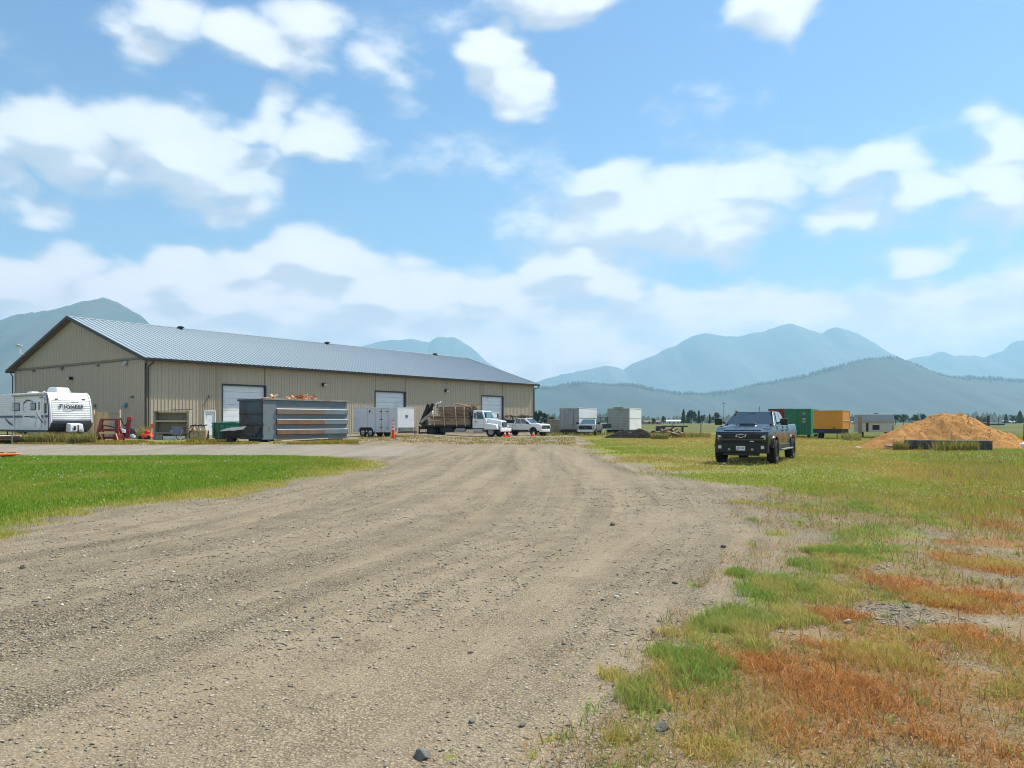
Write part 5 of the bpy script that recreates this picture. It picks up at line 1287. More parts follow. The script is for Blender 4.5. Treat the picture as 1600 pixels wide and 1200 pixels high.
# old bicycle leaning at the end of the rack
bk = thing('bicycle', 'old dark bicycle leaning beside the concrete block', 'bicycle', place(293, 51.8), R(35))
for x in (-.42, .42):
    mbw = MB()
    for i in range(20):
        a, b = 2 * math.pi * i / 20, 2 * math.pi * (i + 1) / 20
        mbw.tube((x + .31 * math.cos(a), 0, .33 + .31 * math.sin(a)), (x + .31 * math.cos(b), 0, .33 + .31 * math.sin(b)), .022, None, 5)
    w_ = mbw.build('wheel', M_TYRE, bk); sp = MB()
    for i in range(9): a = math.pi * i / 9; sp.tube((x - .3 * math.cos(a), 0, .33 - .3 * math.sin(a)), (x + .3 * math.cos(a), 0, .33 + .3 * math.sin(a)), .005, None, 4)
    sp.build('spokes', M_TUBE, w_)
fr_ = MB(); rust = mat('rusty_frame', srgb(108, 66, 44), .7, .2, var=.3)
for a, b in (((-.42, 0, .33), (-.12, 0, .72)), ((-.42, 0, .33), (-.05, 0, .3)), ((-.05, 0, .3), (-.16, 0, .85)), ((-.05, 0, .3), (.3, 0, .75)), ((-.14, 0, .75), (.28, 0, .85)), ((.42, 0, .33), (.26, 0, .98))): fr_.tube(a, b, .022)
fr_.build('frame', rust, bk); MB().tube((.24, -.25, 1.0), (.24, .25, 1.0), .014).build('handlebar', M_BLACK, bk); MB().box(-.28, -.05, -.07, .07, .86, .9).build('saddle', M_BLACK, bk, bevel=.02)
# concrete block with trailer jacks on top
kb = tag(MB().box(-.58, .58, -.35, .35, 0, .66).build('concrete_block', mat('tan_concrete', srgb(176, 154, 124), .9, var=.12, bump=.2), None, bevel=.03), 'tan concrete block holding three jacks in front of the shed', 'concrete block')
kb.location = place(311, 53.6); kb.rotation_euler = (0, 0, R(3))
for i, dx in enumerate((-.36, .02, .40)):
    j = thing('jack_stand', ('jack stand on the tan block, at its end by the bicycle', 'jack stand on the tan block, the middle one of three', 'jack stand on the tan block, at its end by the green bin')[i], 'jack stand', (kb.location.x + dx, kb.location.y - .1, kb.location.z + .66), R(10 * i), 'jack stands on the concrete block')
    MB().hexa([(-.13, -.1, 0), (.13, -.1, 0), (.13, .1, 0), (-.13, .1, 0)], [(-.06, -.06, .22), (.06, -.06, .22), (.06, .06, .22), (-.06, .06, .22)]).build('foot', M_STAKE, j, bevel=.01)
    MB().tube((0, 0, .2), (0, 0, .30), .04).bar((-.22, 0, .28), (.2, 0, .36), .07, .08).build('head', M_DARK, j)
# green front-load bin
gb = thing('waste_bin', 'green steel waste bin with a black lid beside the entry door', 'waste bin', place(354, 53.2), TH)
MB().hexa([(0, 0, .1), (1.0, 0, .1), (1.0, 1.72, .1), (0, 1.72, .1)], [(-.02, -.02, 1.12), (1.02, -.02, 1.22), (1.02, 1.74, 1.22), (-.02, 1.74, 1.12)]).build('body', M_GREENB, gb, bevel=.02)
for y in (.25, .85, 1.4): MB().box(-.05, .0, y, y + .08, .12, 1.08).build('rib', M_GREENB, gb)
MB().box(-.05, 1.05, -.06, 1.8, 1.13, 1.17).build('rim', M_GREENB, gb); MB().hexa([(.0, 0, 1.17), (1.02, 0, 1.24), (1.02, 1.72, 1.24), (0, 1.72, 1.17)], [(.0, 0, 1.20), (1.02, 0, 1.28), (1.02, 1.72, 1.28), (0, 1.72, 1.20)]).build('lid', M_GREENB, gb)
MB().box(.3, .72, -.05, -.022, .55, .85).build('sticker', M_WHITE, gb)
for y in (.2, 1.5): MB().box(.1, .9, y, y + .1, 0, .1).build('skid', M_BLACK, gb)
# black dump cart
dc = thing('dump_cart', 'black tipping cart with a grey sheet cover at the end of the rusty bin', 'cart', place(359, 45.8), R(8)); dc.scale = (.74, .74, .74)
MB().hexa([(-.45, -.55, .42), (.85, -.55, .36), (.85, .55, .36), (-.45, .55, .42)], [(-.62, -.62, .92), (1.1, -.62, 1.05), (1.1, .62, 1.05), (-.62, .62, .92)]).build('hopper', M_BLACK, dc, bevel=.03)
MB().hexa([(-.66, -.66, .93), (1.14, -.66, 1.07), (1.14, .66, 1.33), (-.5, .66, 1.12)], [(-.66, -.66, .96), (1.14, -.66, 1.10), (1.14, .66, 1.36), (-.5, .66, 1.15)]).build('cover', mat('grey_sheet', srgb(112, 112, 112), .6, var=.2), dc)
MB().bar((.35, -.68, .95), (.85, -.70, .1), .07, .05).build('strut', M_DARK, dc); MB().bar((-.3, 0, .4), (-1.1, 0, .35), .08, .08).bar((-.2, 0, .3), (-.2, 0, .05), .1, .1).build('drawbar', M_DARK, dc)
for y, s in ((-.6, -1), (.6, 1)): wheel(dc, (.15, y, .26), .26, .16, s, M_DARK, 'cart', 5)
# long boards thrown down along the bin
for i, (px, L, rz, zz, lb) in enumerate(((422, 3.5, 44, .03, 'long pale board lying at the foot of the rusty bin, nearest the gate'), (440, 3.4, 52, .10, 'long pale board propped along the foot of the rusty bin'), (432, 2.6, 38, .02, 'shorter pale board on the ground beside the rusty bin'))):
    q = place(px, 46.0 - .2 * i); o = MB().box(0, L, -.09, .09, 0, .045).build('loose_board', M_STAKE); o.location = (q[0], q[1], q[2] + zz); o.rotation_euler = (0, R(-1.5 if i == 1 else 0), R(rz)); tag(o, lb, 'board', 'boards along the bin')
# low plank deck at the edge of the photo
pd = thing('plank_deck', 'low flat deck of pale grey planks in front of the travel trailer', 'deck', (gx(-2, 45.5), 45.5, tz(gx(-2, 45.5), 45.5) + .0), R(18))
for i in range(13): MB().box(-1.6 + i * .235, -1.6 + i * .235 + .225, -1.3, 1.5 + rr.uniform(-.04, .04), .40 + rr.uniform(0, .012), .45).build('plank', mat('pale_plank', srgb(196, 186, 172), .85, var=.14, stretch=(4, .4, 4)), pd)
MB().box(-1.62, 1.46, -1.34, -1.27, .22, .42).box(-1.62, 1.46, 1.3, 1.37, .22, .40).build('side_beam', mat('red_brown_beam', srgb(112, 74, 60), .8), pd)
for x in (-1.4, 1.2):
    for y in (-1.2, 1.2): MB().box(x, x + .15, y - .08, y + .08, 0, .4).build('leg', M_DARK, pd)
MB().tube((1.1, -1.5, -.03), (1.1, -1.5, .62), .04).build('jack', M_RIM, pd)
# orange kayak on the lawn edge
ky = thing('kayak', 'orange plastic kayak lying at the far edge of the lawn', 'kayak', (gx(30.5, 31.2), 31.2, tz(gx(30.5, 31.2), 31.2)), R(4))
def hull(n=22, L=3.3, w=.34, h0=.0, top=.21):
    V = []; m = 10
    for i in range(n):
        f = i / (n - 1); k = math.sin(math.pi * min(max(f * .94 + .03, 0), 1)) ** .6
        for j in range(m):
            a = 2 * math.pi * j / m; V.append((-L * f, w * k * math.cos(a), .10 + .06 * (1 - k) + (.10 * k) * math.sin(a) * (1.0 if math.sin(a) > 0 else 1.0)))
    F = [(i * m + j, i * m + (j + 1) % m, (i + 1) * m + (j + 1) % m, (i + 1) * m + j) for i in range(n - 1) for j in range(m)] + [tuple(range(m)), tuple(range((n - 1) * m, n * m))]
    return MB().add(V, F)
hull().build('hull', mat('orange_plastic', srgb(242, 116, 30), .4, var=.08, scale=1.5), ky, smooth_=True)
MB().lathe([(.30, 0), (.34, .02), (.30, .04)], 18, 'z', (-1.7, 0, .19)).build('cockpit_rim', M_BLACK, ky)
MB().tube((-.14, -.0, .2), (-.5, .0, .23), .012).build('deck_line', M_BLACK, ky); MB().box(-.8, -.62, -.03, .03, .19, .22).build('handle', M_BLACK, ky)
# traffic cones
M_CONE = mat('cone_orange', srgb(240, 70, 30), .55, var=.08); M_CONEW = mat('cone_white_band', srgb(236, 226, 216), .5)
def cone(px, D, h, lb, slim=False):
    t_ = thing('traffic_cone', lb, 'traffic cone', place(px, D), 0, 'traffic cones in the yard')
    r0 = .16 if not slim else .13; r1 = .03 if not slim else .045
    MB().box(-.2, .2, -.2, .2, 0, .05).build('base', M_CONE if not slim else M_BLACK, t_, bevel=.02)
    f = lambda k: r0 + (r1 - r0) * k
    MB().lathe([(f(0), .05), (f(1), h), (0, h + .01)], 18, 'z').build('body', M_CONE, t_, smooth_=False)
    for a, b in (((.42, .58), (.70, .82)) if not slim else ((.45, .54), (.62, .70), (.78, .86))): MB().lathe([(f(a) + .004, .05 + (h - .05) * a), (f(b) + .004, .05 + (h - .05) * b)], 18, 'z').build('band', M_CONEW, t_)
cone(614.5, 58.5, 1.45, 'tall slim orange cone standing in front of the enclosed trailer', True)
cone(789, 76, .62, 'orange cone beside the stake truck bumper, nearer the truck'); cone(795, 76.5, .6, 'orange cone beside the stake truck bumper, nearer the white pickup'); cone(833.5, 78, .5, 'single orange cone in front of the white pickup wheel')
# ------------------------------------------------------------------ far end of the yard
M_GREYBOX = mat('grey_door_skin', srgb(150, 154, 152), .5, var=.08, scale=1, stain=srgb(120, 120, 114), stain_amt=.25)
M_BOXW = mat('box_white_skin', srgb(214, 218, 218), .45, var=.05, scale=.8, stain=srgb(190, 190, 184), stain_amt=.2)
M_REDC = mat('red_container', srgb(132, 52, 36), .6, .1, var=.15, stain=srgb(96, 50, 38), stain_amt=.3)
M_GRNC = mat('green_container', srgb(26, 120, 84), .55, .1, var=.1, stain=srgb(30, 92, 70), stain_amt=.25)
M_GRNC2 = mat('pale_green_side', srgb(84, 150, 118), .55, .05, var=.1)
M_YEL = mat('yellow_trailer', srgb(214, 142, 30), .5, var=.08, stain=srgb(186, 124, 36), stain_amt=.2)
# box truck body, rear doors towards us
D = 88.0
b1 = thing('box_trailer', 'white cargo box with grey rear doors standing past the shed corner', 'cargo box', place(904.5, D), R(-27))
# local: -x is the rear-door face direction to the left, door face spans -2.15..0 along x at y=0; side runs along +y
def cargo_box(root, w, L, z0, z1, rear, side, roll):
    MB().box(-w, 0, 0, L, z0, z1).build('body', side, root, bevel=.02)
    fr = MB().box(-w - .02, -w + .08, -.05, .0, z0, z1).box(-.08, .02, -.05, .0, z0, z1).box(-w + .08, -.08, -.05, .0, z1 - .16, z1).box(-w + .08, -.08, -.05, .0, z0, z0 + .1).build('door_frame', rear, root)
    if roll:
        n = 12; h = (z1 - .16 - z0 - .1) / n
        for i in range(n): MB().box(-w + .08, -.08, -.03, -.002, z0 + .1 + i * h + .006, z0 + .1 + (i + 1) * h - .006).build('door_panel', rear, root)
    else:
        for a, b in ((-w + .09, -w / 2 - .01), (-w / 2 + .01, -.09)):
            d = MB().box(a, b, -.035, -.002, z0 + .11, z1 - .17).build('rear_door', rear, root); MB().tube(((a + b) / 2, -.05, z0 + .15), ((a + b) / 2, -.05, z1 - .2), .018).build('lock_bar', M_DARK, d)
    MB().box(-w - .03, .03, -.06, L + .02, z1, z1 + .07).build('roof_cap', side, root)
    MB().box(.002, .016, .02, L - .02, z0 + (z1 - z0) * .52, z0 + (z1 - z0) * .54).build('side_rub_rail', M_VENT, root)
    MB().box(-w + .15, -.15, .1, L - .1, z0 - .2, z0).build('chassis', M_BLACK, root)
cargo_box(b1, 2.35, 5.8, .62, 3.05, M_GREYBOX, M_BOXW, False)
MB().box(-2.25, -.1, -.25, -.06, .3, .5).build('bumper', M_DARK, b1)
for y in (1.0, 4.8):
    for x, s in ((-2.15, -1), (-.2, 1)):
        e = wheel(b1, (x, y, .4), .4, .24, s, M_STEELRIM, 'box', 5); e.rotation_euler = (0, 0, R(90 if s < 0 else -90))
b2 = thing('box_trailer', 'white cargo box with a grey roll-up door behind the dark soil mound', 'cargo box', place(983.5, 90.0), R(-25))
cargo_box(b2, 2.65, 5.2, .55, 3.05, M_GREYBOX, M_BOXW, True)
MB().box(-2.3, -.15, .05, 5.0, 0, .35).build('blocks', M_DARK, b2)
MB().box(-1.9, -.7, -.3, .1, 3.12, 3.2).build('folded_tarp', M_VENT, b2)
# dark green flat-deck trailer with ladder posts between the boxes
fd = thing('flat_trailer', 'dark green utility trailer with side posts beside the grey pickup', 'trailer', place(944, 91), R(8))
MB().box(-1.0, .95, -.2, 3.2, .62, 1.25).build('deck_box', P_GREEN, fd, bevel=.02); MB().box(-1.05, 1.0, -.26, -.2, .58, .70).build('front_rail', M_WHITE, fd)
for x in (-.45, .4): MB().bar((x, 0, 1.2), (x, 0, 2.05), .05, .05).build('post', M_DARK, fd)
MB().bar((-.7, 0, 2.02), (.7, 0, 1.98), .05, .05).build('cross_bar', M_DARK, fd)
for y, in ((.9,), (1.8,)):
    for x, s in ((-1.0, -1), (.95, 1)):
        e = wheel(fd, (x, y, .36), .36, .2, s, M_STEELRIM, 'fd', 5); e.rotation_euler = (0, 0, R(90 if s < 0 else -90))
# concrete bunker blocks past the shed
for i, (px, D, w, n, lb) in enumerate(((864.5, 95, 1.5, 3, 'grey stacked concrete wall right beside the shed corner'), (881, 99, 1.7, 3, 'farther grey stacked concrete wall behind the cargo box'))):
    cwl = thing('block_wall', lb, 'wall', place(px - 6, D), R(4), 'concrete walls past the shed')
    for r_ in range(n):
        for c_ in range(2): MB().box(-.2 + c_ * w * .75, -.2 + (c_ + 1) * w * .75 - .02, 0, .7, r_ * .6, (r_ + 1) * .6 - .02).build('block', M_CONC, cwl, bevel=.03)
# shipping containers
def container(name, lb, px, D, rz, w, L, z0, z1, m, ms, doors=True):
    t_ = thing(name, lb, 'container', place(px, D), rz)
    MB().box(-w, 0, .06, L, z0 + .1, z1 - .08).build('body', m, t_)
    fr = MB()
    for x in (-w, -.1): fr.box(x, x + .1, 0, .12, z0, z1)
    fr.box(-w, 0, -.01, .1, z1 - .12, z1 + .01).box(-w, 0, -.01, .1, z0, z0 + .15); fr.box(-.1, .012, L - .1, L + .012, z0, z1); fr.box(-.08, .01, .1, L, z1 - .1, z1 + .008).box(-.08, .01, .1, L, z0, z0 + .14)
    fr.build('frame', m, t_)
    n = int(L / .28)
    for i in range(n): 
        y = .16 + i * (L - .3) / n
        MB().prism([(.0, y), (.028, y + .05), (.028, y + .15), (.0, y + .2)], z0 + .14, z1 - .1, 'z').build('side_rib', ms, t_)
    for a, b in ((-w + .11, -w / 2 - .01), (-w / 2 + .01, -.11)):
        d = MB().box(a, b, .01, .05, z0 + .16, z1 - .13).build('door', m, t_)
        for x in (a + .25, b - .25): MB().tube((x, -.012, z0 + .16), (x, -.012, z1 - .13), .018).build('lock_rod', M_VENT if m is not M_REDC else m, d)
    for x in (-w + .1, -.35):
        for y in (.2, L - .5): MB().box(x, x + .25, y, y + .3, 0, z0).build('support', M_BLACK, t_)
    return t_
gc = container('shipping_container', 'green shipping container standing behind the black pickup', 1267, 72, R(-28), 2.36, 6.06, .28, 2.72, M_GRNC, M_GRNC2)
Md = gc
for z, w_k, x in ((2.30, .3, -.62), (2.20, .2, -.62), (1.78, .34, -.62), (1.66, .3, -.62), (1.54, .36, -.62), (1.42, .24, -.62)):
    MB().box(x - w_k / 2, x + w_k / 2, -.002, .0095, z, z + .045).build('stencil_mark', mat('faded_stencil', srgb(190, 206, 196), .6), gc)
container('shipping_container', 'rust red shipping container just showing behind the green one', 1238, 80, R(-28), 2.4, 6.0, .25, 2.85, M_REDC, M_REDC)
# yellow box trailer
yt = thing('yellow_trailer', 'yellow box trailer beside the green container', 'trailer', place(1316, 67.5), R(-36))
MB().box(-2.45, 0, 0, 2.9, .85, 2.45).build('body', M_YEL, yt, bevel=.02); MB().box(-2.47, .02, -.03, 2.93, 2.45, 2.5).build('roof_cap', M_YEL, yt)
for y in (0.0, 2.82): MB().box(-.0, .03, y, y + .08, .85, 2.45).build('corner_post', M_YEL, yt)
MB().box(.0, .03, .1, 2.8, 1.55, 1.62).build('side_rail', M_STAKE, yt)
MB().box(-2.45, .0, -.06, .2, .5, .85).build('lower_panel', M_DARK, yt); MB().box(-2.1, -.1, .2, 2.8, .45, .84).build('chassis', M_BLACK, yt)
MB().box(-2.05, -1.5, -.075, -.06, .55, .72).build('plate', M_BLUEINK, yt); MB().box(-.8, -.6, -.03, .0, .9, .98).build('latch', M_DARK, yt)
for y in (.8, 1.6):
    for x, s in ((-2.05, -1), (-.1, 1)):
        e = wheel(yt, (x, y, .3), .3, .18, s, M_STEELRIM, 'yt', 5); e.rotation_euler = (0, 0, R(90 if s < 0 else -90))
MB().bar((-2.0, -.4, .45), (-1.9, -.4, .02), .06, .06).bar((-.4, -.1, .5), (-.4, -.1, .02), .06, .06).build('prop_stand', M_DARK, yt)
# pale camper
cm_ = thing('camper', 'pale camper with a grey raised roof half behind the wood chip mound', 'camper', place(1347, 72), R(-14))
MB().box(0, 2.75, 0, 4.2, .55, 1.45).build('body', mat('cream_skin', srgb(200, 196, 180), .5, var=.08), cm_, bevel=.03); MB().hexa([(-.05, -.05, 1.45), (2.8, -.05, 1.45), (2.8, 4.2, 1.45), (-.05, 4.2, 1.45)], [(.05, .02, 2.15), (2.72, .02, 2.15), (2.72, 4.1, 2.15), (.05, 4.1, 2.15)]).build('raised_roof', mat('blue_grey_canvas', srgb(158, 168, 186), .6, var=.08), cm_)
MB().box(-.02, 2.78, -.02, 4.15, 2.15, 2.24).build('roof_cap', M_WHITE, cm_, bevel=.02); MB().box(-.06, 2.8, -.07, -.045, 1.42, 1.62).build('awning_band', mat('buff_band', srgb(170, 164, 142), .7), cm_)
MB().box(.35, .55, -.02, .0, .6, 1.4).box(.9, 1.5, -.02, .0, .75, 1.2).build('dark_opening', M_BLACK, cm_); MB().box(1.2, 1.45, .6, .9, 2.24, 2.33).build('roof_vent', M_DARK, cm_)
for x, y in ((.3, 1.6), (2.4, 1.6)):
    e = wheel(cm_, (x, y, .32), .32, .18, 1, M_STEELRIM, 'yt', 5); e.rotation_euler = (0, 0, R(90))
MB().box(-.35, -.02, -.02, .05, .1, 2.0).build('side_board', M_GREYWOOD, cm_)

# ------------------------------------------------------------------ mounds
def mound(name, label, cat, cx, cy, rx, ry, h, m, seed, peaks=None, n=70, rough=.12, rz=0.0, sharp=1.25):
    u = np.linspace(-1.15, 1.15, n); A, B = np.meshgrid(u, u)
    ang = np.arctan2(B, A); wob = 1 + .14 * (fbm(np.cos(ang) * 2 + seed, np.sin(ang) * 2, 3, seed) - .5)
    if peaks is None: peaks = [(0, 0, 1, 1)]
    Z = np.zeros_like(A)
    for (px_, py_, hh_, rr_) in peaks:
        d = np.hypot(A - px_, B - py_) / (rr_ * wob); Z = np.maximum(Z, hh_ * np.clip(1 - d ** sharp, 0, 1))
    X = A * rx; Y = B * ry
    det = (fbm(X * 1.1 + seed, Y * 1.1, 5, seed, .6) - .5) * 2 * rough + (fbm(X * 4, Y * 4, 3, seed + 4) - .5) * .35 * rough
    Z = Z * h + det * np.clip(Z * 3.5, 0, 1) - .06 * (Z <= 0)
    id_ = np.arange(n * n).reshape(n, n); F = np.stack([id_[:-1, :-1].ravel(), id_[:-1, 1:].ravel(), id_[1:, 1:].ravel(), id_[1:, :-1].ravel()], 1)
    o = np_mesh(name, np.stack([X.ravel(), Y.ravel(), Z.ravel()], 1), F, m, smooth_=True)
    o.location = (cx, cy, tz(cx, cy)); o.rotation_euler = (0, 0, rz); tag(o, label, cat)
    return o, (A, B, X, Y, Z)
def pile_mat(name, c1, c2, c3, sc):
    m = bpy.data.materials.new(name); m.use_nodes = True; t = NT(m.node_tree); t.n.clear()
    out = t.add('ShaderNodeOutputMaterial'); b = t.add('ShaderNodeBsdfPrincipled'); t.link(b.outputs[0], out.inputs[0])
    tc = t.add('ShaderNodeTexCoord'); P = tc.outputs['Object']
    n1 = t.noise(P, .8 * sc, 6, .65, .4); n2 = t.noise(P, 14 * sc, 5, .7); v = t.voronoi(P, 34 * sc)
    c = t.mix(t.maprange(n1, .38, .62), c1, c2); c = t.mix(t.maprange(n2, .52, .72, 0, .75), c, c3)
    h = t.add('ShaderNodeSeparateColor'); t.link(v.outputs['Color'], h.inputs[0]); c = t.mix(.45, c, t.mix(h.outputs[0], tuple(x * .6 for x in c), tuple(min(1, x * 1.35) for x in c)) if False else t.mix(h.outputs[0], c3, c1))
    t.link(c, b.inputs['Base Color']); b.inputs['Roughness'].default_value = .95; b.inputs['Specular IOR Level'].default_value = .1
    bp = t.add('ShaderNodeBump'); bp.inputs['Strength'].default_value = .9; bp.inputs['Distance'].default_value = .05
    t.link(t.math('ADD', n2, t.math('MULTIPLY', v.outputs['Distance'], -.6)), bp.inputs['Height']); t.link(bp.outputs[0], b.inputs['Normal'])
    return m
M_CHIP = pile_mat('wood_chips', srgb(212, 160, 98), srgb(194, 142, 86), srgb(160, 114, 70), 1.0)
M_SOIL = pile_mat('dark_soil', srgb(98, 90, 82), srgb(80, 74, 68), srgb(62, 56, 50), 1.0)
chip_c = (gx(1467, 44.5), 44.5)
chip, CG = mound('wood_chip_mound', 'broad orange wood chip mound behind the concrete blocks', 'mound', chip_c[0], chip_c[1], 4.85, 3.6, 2.05, M_CHIP, 5,
             [(.14, .1, 1.0, .92), (-.38, -.12, .56, .58), (-.6, -.28, .42, .45), (.55, -.1, .36, .52)], n=120, rough=.30, sharp=1.3)
soil, SG = mound('soil_mound', 'low dark soil mound in front of the cargo boxes', 'mound', gx(990, 71), 71.0, 2.7, 1.6, .95, M_SOIL, 9, [(-.35, 0, .85, .6), (.22, .05, 1.0, .62), (.62, -.2, .55, .4), (-.7, -.1, .4, .35)], n=60, rough=.16)
# chips and clods lying loose on the slopes
def scatter_on(name, G, base, n, smin, smax, cols, seed, zmin=.04):
    r_ = np.random.default_rng(seed); A, B, X, Y, Z = G; idx_ = np.flatnonzero(Z.ravel() > zmin); pick = r_.choice(idx_, n)
    sx = (X[0, 1] - X[0, 0]); sy = (Y[1, 0] - Y[0, 0])
    P = np.stack([X.ravel()[pick] + r_.uniform(-.5, .5, n) * sx, Y.ravel()[pick] + r_.uniform(-.5, .5, n) * sy, Z.ravel()[pick]], 1)
    V, F, C = stones(P, r_.uniform(smin, smax, n), r_, flat=.45, aspect=2.4); ci = r_.integers(0, len(cols), n); C = np.repeat(np.array(cols)[ci], 6, 0)
    o = np_mesh(name, V, F, STONE_M, cols=C, kind='stuff', parent=base)
    return o
STONE_M = vcol_mat('loose_stone', .9, noise_amt=.18, noise_scale=60)
def stones(P, size, r_, flat=.6, aspect=1.5):
    """octahedral chips with uneven corners; returns V,F,C(None)"""
    n = len(P); dirs = np.array([(1, 0, 0), (-1, 0, 0), (0, 1, 0), (0, -1, 0), (0, 0, 1), (0, 0, -1)], float)
    V = np.repeat(dirs[None], n, 0) + r_.normal(0, .22, (n, 6, 3))
    sc = np.stack([size * r_.uniform(.8, aspect, n), size * r_.uniform(.6, 1.1, n), size * flat * r_.uniform(.6, 1.2, n)], 1) / 2
    V *= sc[:, None]
    a = r_.uniform(0, 2 * np.pi, n); c, s = np.cos(a), np.sin(a)
    X = V[..., 0] * c[:, None] - V[..., 1] * s[:, None]; Y = V[..., 0] * s[:, None] + V[..., 1] * c[:, None]
    V = np.stack([X, Y, V[..., 2]], -1) + P[:, None]; V[..., 2] += (size * flat * .12)[:, None]
    f = np.array([(0, 2, 4), (2, 1, 4), (1, 3, 4), (3, 0, 4), (2, 0, 5), (1, 2, 5), (3, 1, 5), (0, 3, 5)])
    F = (np.arange(n) * 6)[:, None, None] + f[None]
    return V.reshape(-1, 3), F.reshape(-1, 3), None
scatter_on('loose_chips', CG, chip, 11000, .02, .065, [srgb(222, 170, 110), srgb(206, 152, 94), srgb(182, 130, 80), srgb(228, 188, 134), srgb(146, 104, 72)], 3)
scatter_on('loose_clods', SG, soil, 2500, .04, .16, [srgb(96, 88, 80), srgb(76, 70, 64), srgb(58, 54, 50), srgb(112, 100, 88)], 4)
# concrete blocks in front of the chips
M_OLDCONC = mat('weathered_concrete', srgb(104, 100, 92), .92, var=.25, scale=2.2, bump=.35, bscale=18, stain=srgb(66, 62, 58), stain_amt=.5, stain_scale=1.6)
for (p0, p1, D0, D1, lb) in ((1414, 1491, 41.5, 40.2, 'long weathered concrete block in front of the wood chip mound'), (1492, 1549, 40.0, 39.4, 'shorter dark concrete block at the end of the wood chip mound')):
    a = Vector((gx(p0, D0), D0, 0)); b = Vector((gx(p1, D1), D1, 0)); L = (b - a).length
    mb = MB().prism([(-.33, 0), (-.30, .56), (.30, .56), (.33, 0)], 0, L, 'x')
    o = mb.build('concrete_block', M_OLDCONC, None, bevel=.035, segs=2); o.location = (a.x, a.y, tz(a.x, a.y) - .03); o.rotation_euler = (0, 0, math.atan2(b.y - a.y, b.x - a.x)); tag(o, lb, 'concrete block', 'concrete blocks at the chip mound')
# pale sheets at the foot of the chips
for i, (px, D, w, d, rz, h, lb) in enumerate(((1362, 43.5, 1.5, .9, 8, .05, 'thin pale sheet on the grass at the foot of the chip mound'), (1393, 42.6, 1.0, .8, -6, .16, 'thicker white board stack at the foot of the chip mound'), (1408, 43.2, .8, .7, 15, .1, 'small pale sheet tucked against the concrete block'))):
    q = place(px, D); r0 = thing('sheet_stack', lb, 'boards', q, R(rz))
    for k_ in range(1 + 2 * i % 3): MB().box(-w / 2 + .06 * k_, w / 2 - .04 * k_, -d / 2, d / 2, .03 + k_ * h * .5, .05 + k_ * h * .5 + .03, Euler((R(5), R(-2 + 2 * k_), 0)).to_matrix().to_4x4()).build('sheet', mat('pale_sheeting', srgb(198, 190, 178), .8, var=.15), r0)
q = place(1599, 42.5); o = MB().blob((0, 0, .18), .24, .12, 9, 2, (1.1, .8, .8)).build('white_sack', M_WHITE, None, smooth_=True); o.location = q; tag(o, 'white sack on the ground past the end of the chip mound', 'sack')
# timber debris beside the soil mound
db = thing('debris_pile', 'jumble of dark timber and splintered pale boards past the soil mound', 'debris', place(1050, 73.0), 0)
rr = random.Random(21)
for i in range(34):
    pale = i % 4 == 0; M = Matrix.Translation((rr.uniform(-1.1, .7) if not pale else rr.uniform(-.3, .6), rr.uniform(-.6, .9), rr.uniform(.12, .8))) @ Euler((rr.uniform(-.4, .4), rr.uniform(-.6, .9 if pale else .3), rr.uniform(-1.2, 1.2))).to_matrix().to_4x4()
    L = rr.uniform(.6, 1.7); MB().box(-L / 2, L / 2, -.09, .09, -.04, .04, M).build('timber', M_STAKE if pale else rr.choice((WOODS[2], WOODS[2], WOODS[1], M_DARK)), db)
MB().box(-.9, 1.6, .2, .5, 1.0, 1.12).build('beam', M_DARK, db); MB().box(-.8, -.6, .1, .6, 0, 1.0).box(1.0, 1.15, .2, .5, 0, 1.0).build('beam_support', M_DARK, db)
im = thing('farm_implement', 'blue black farm implement behind the soil mound by the debris', 'farm implement', place(1033, 76), 0)
MB().box(-.9, .5, -.4, .4, .35, .62).build('frame', mat('blue_black_paint', srgb(38, 52, 66), .5, var=.2), im, bevel=.04); MB().box(-.5, .1, -.35, .35, .62, 1.1).build('tank', MATS['blue_black_paint'], im, bevel=.1, segs=3)
for x, s in ((-.7, -1), (.3, 1)): wheel(im, (x, -.4, .3), .3, .16, -1, M_DARK, 'cart2', 5); wheel(im, (x, .4, .3), .3, .16, 1, M_DARK, 'cart2', 5)
# fence posts and wires at the field edge
M_POST = mat('fence_post', srgb(84, 76, 66), .9, var=.2)
FP = [(1095, 80, 1.45, .05), (1160, 84, 1.3, .05), (1544, 62, 2.0, .11), (1600, 60, 1.3, .06), (1050, 90, 1.3, .05), (1395, 70, 1.2, .05)]
for i, (px, D, h, r_) in enumerate(FP):
    lb = ('thin steel fence post left alone in front of the black pickup mirror', 'thin fence post directly behind the black pickup', 'stout dark post behind the wood chip mound', 'low fence post at the far right field edge', 'thin fence post behind the timber debris', 'thin fence post behind the camper')[i]
    o = MB().tube((0, 0, -.1), (.02, 0, h), r_, r_ * .85, 8).build('fence_post', M_POST); o.location = place(px, D); tag(o, lb, 'fence post', 'fence posts at the field edge')

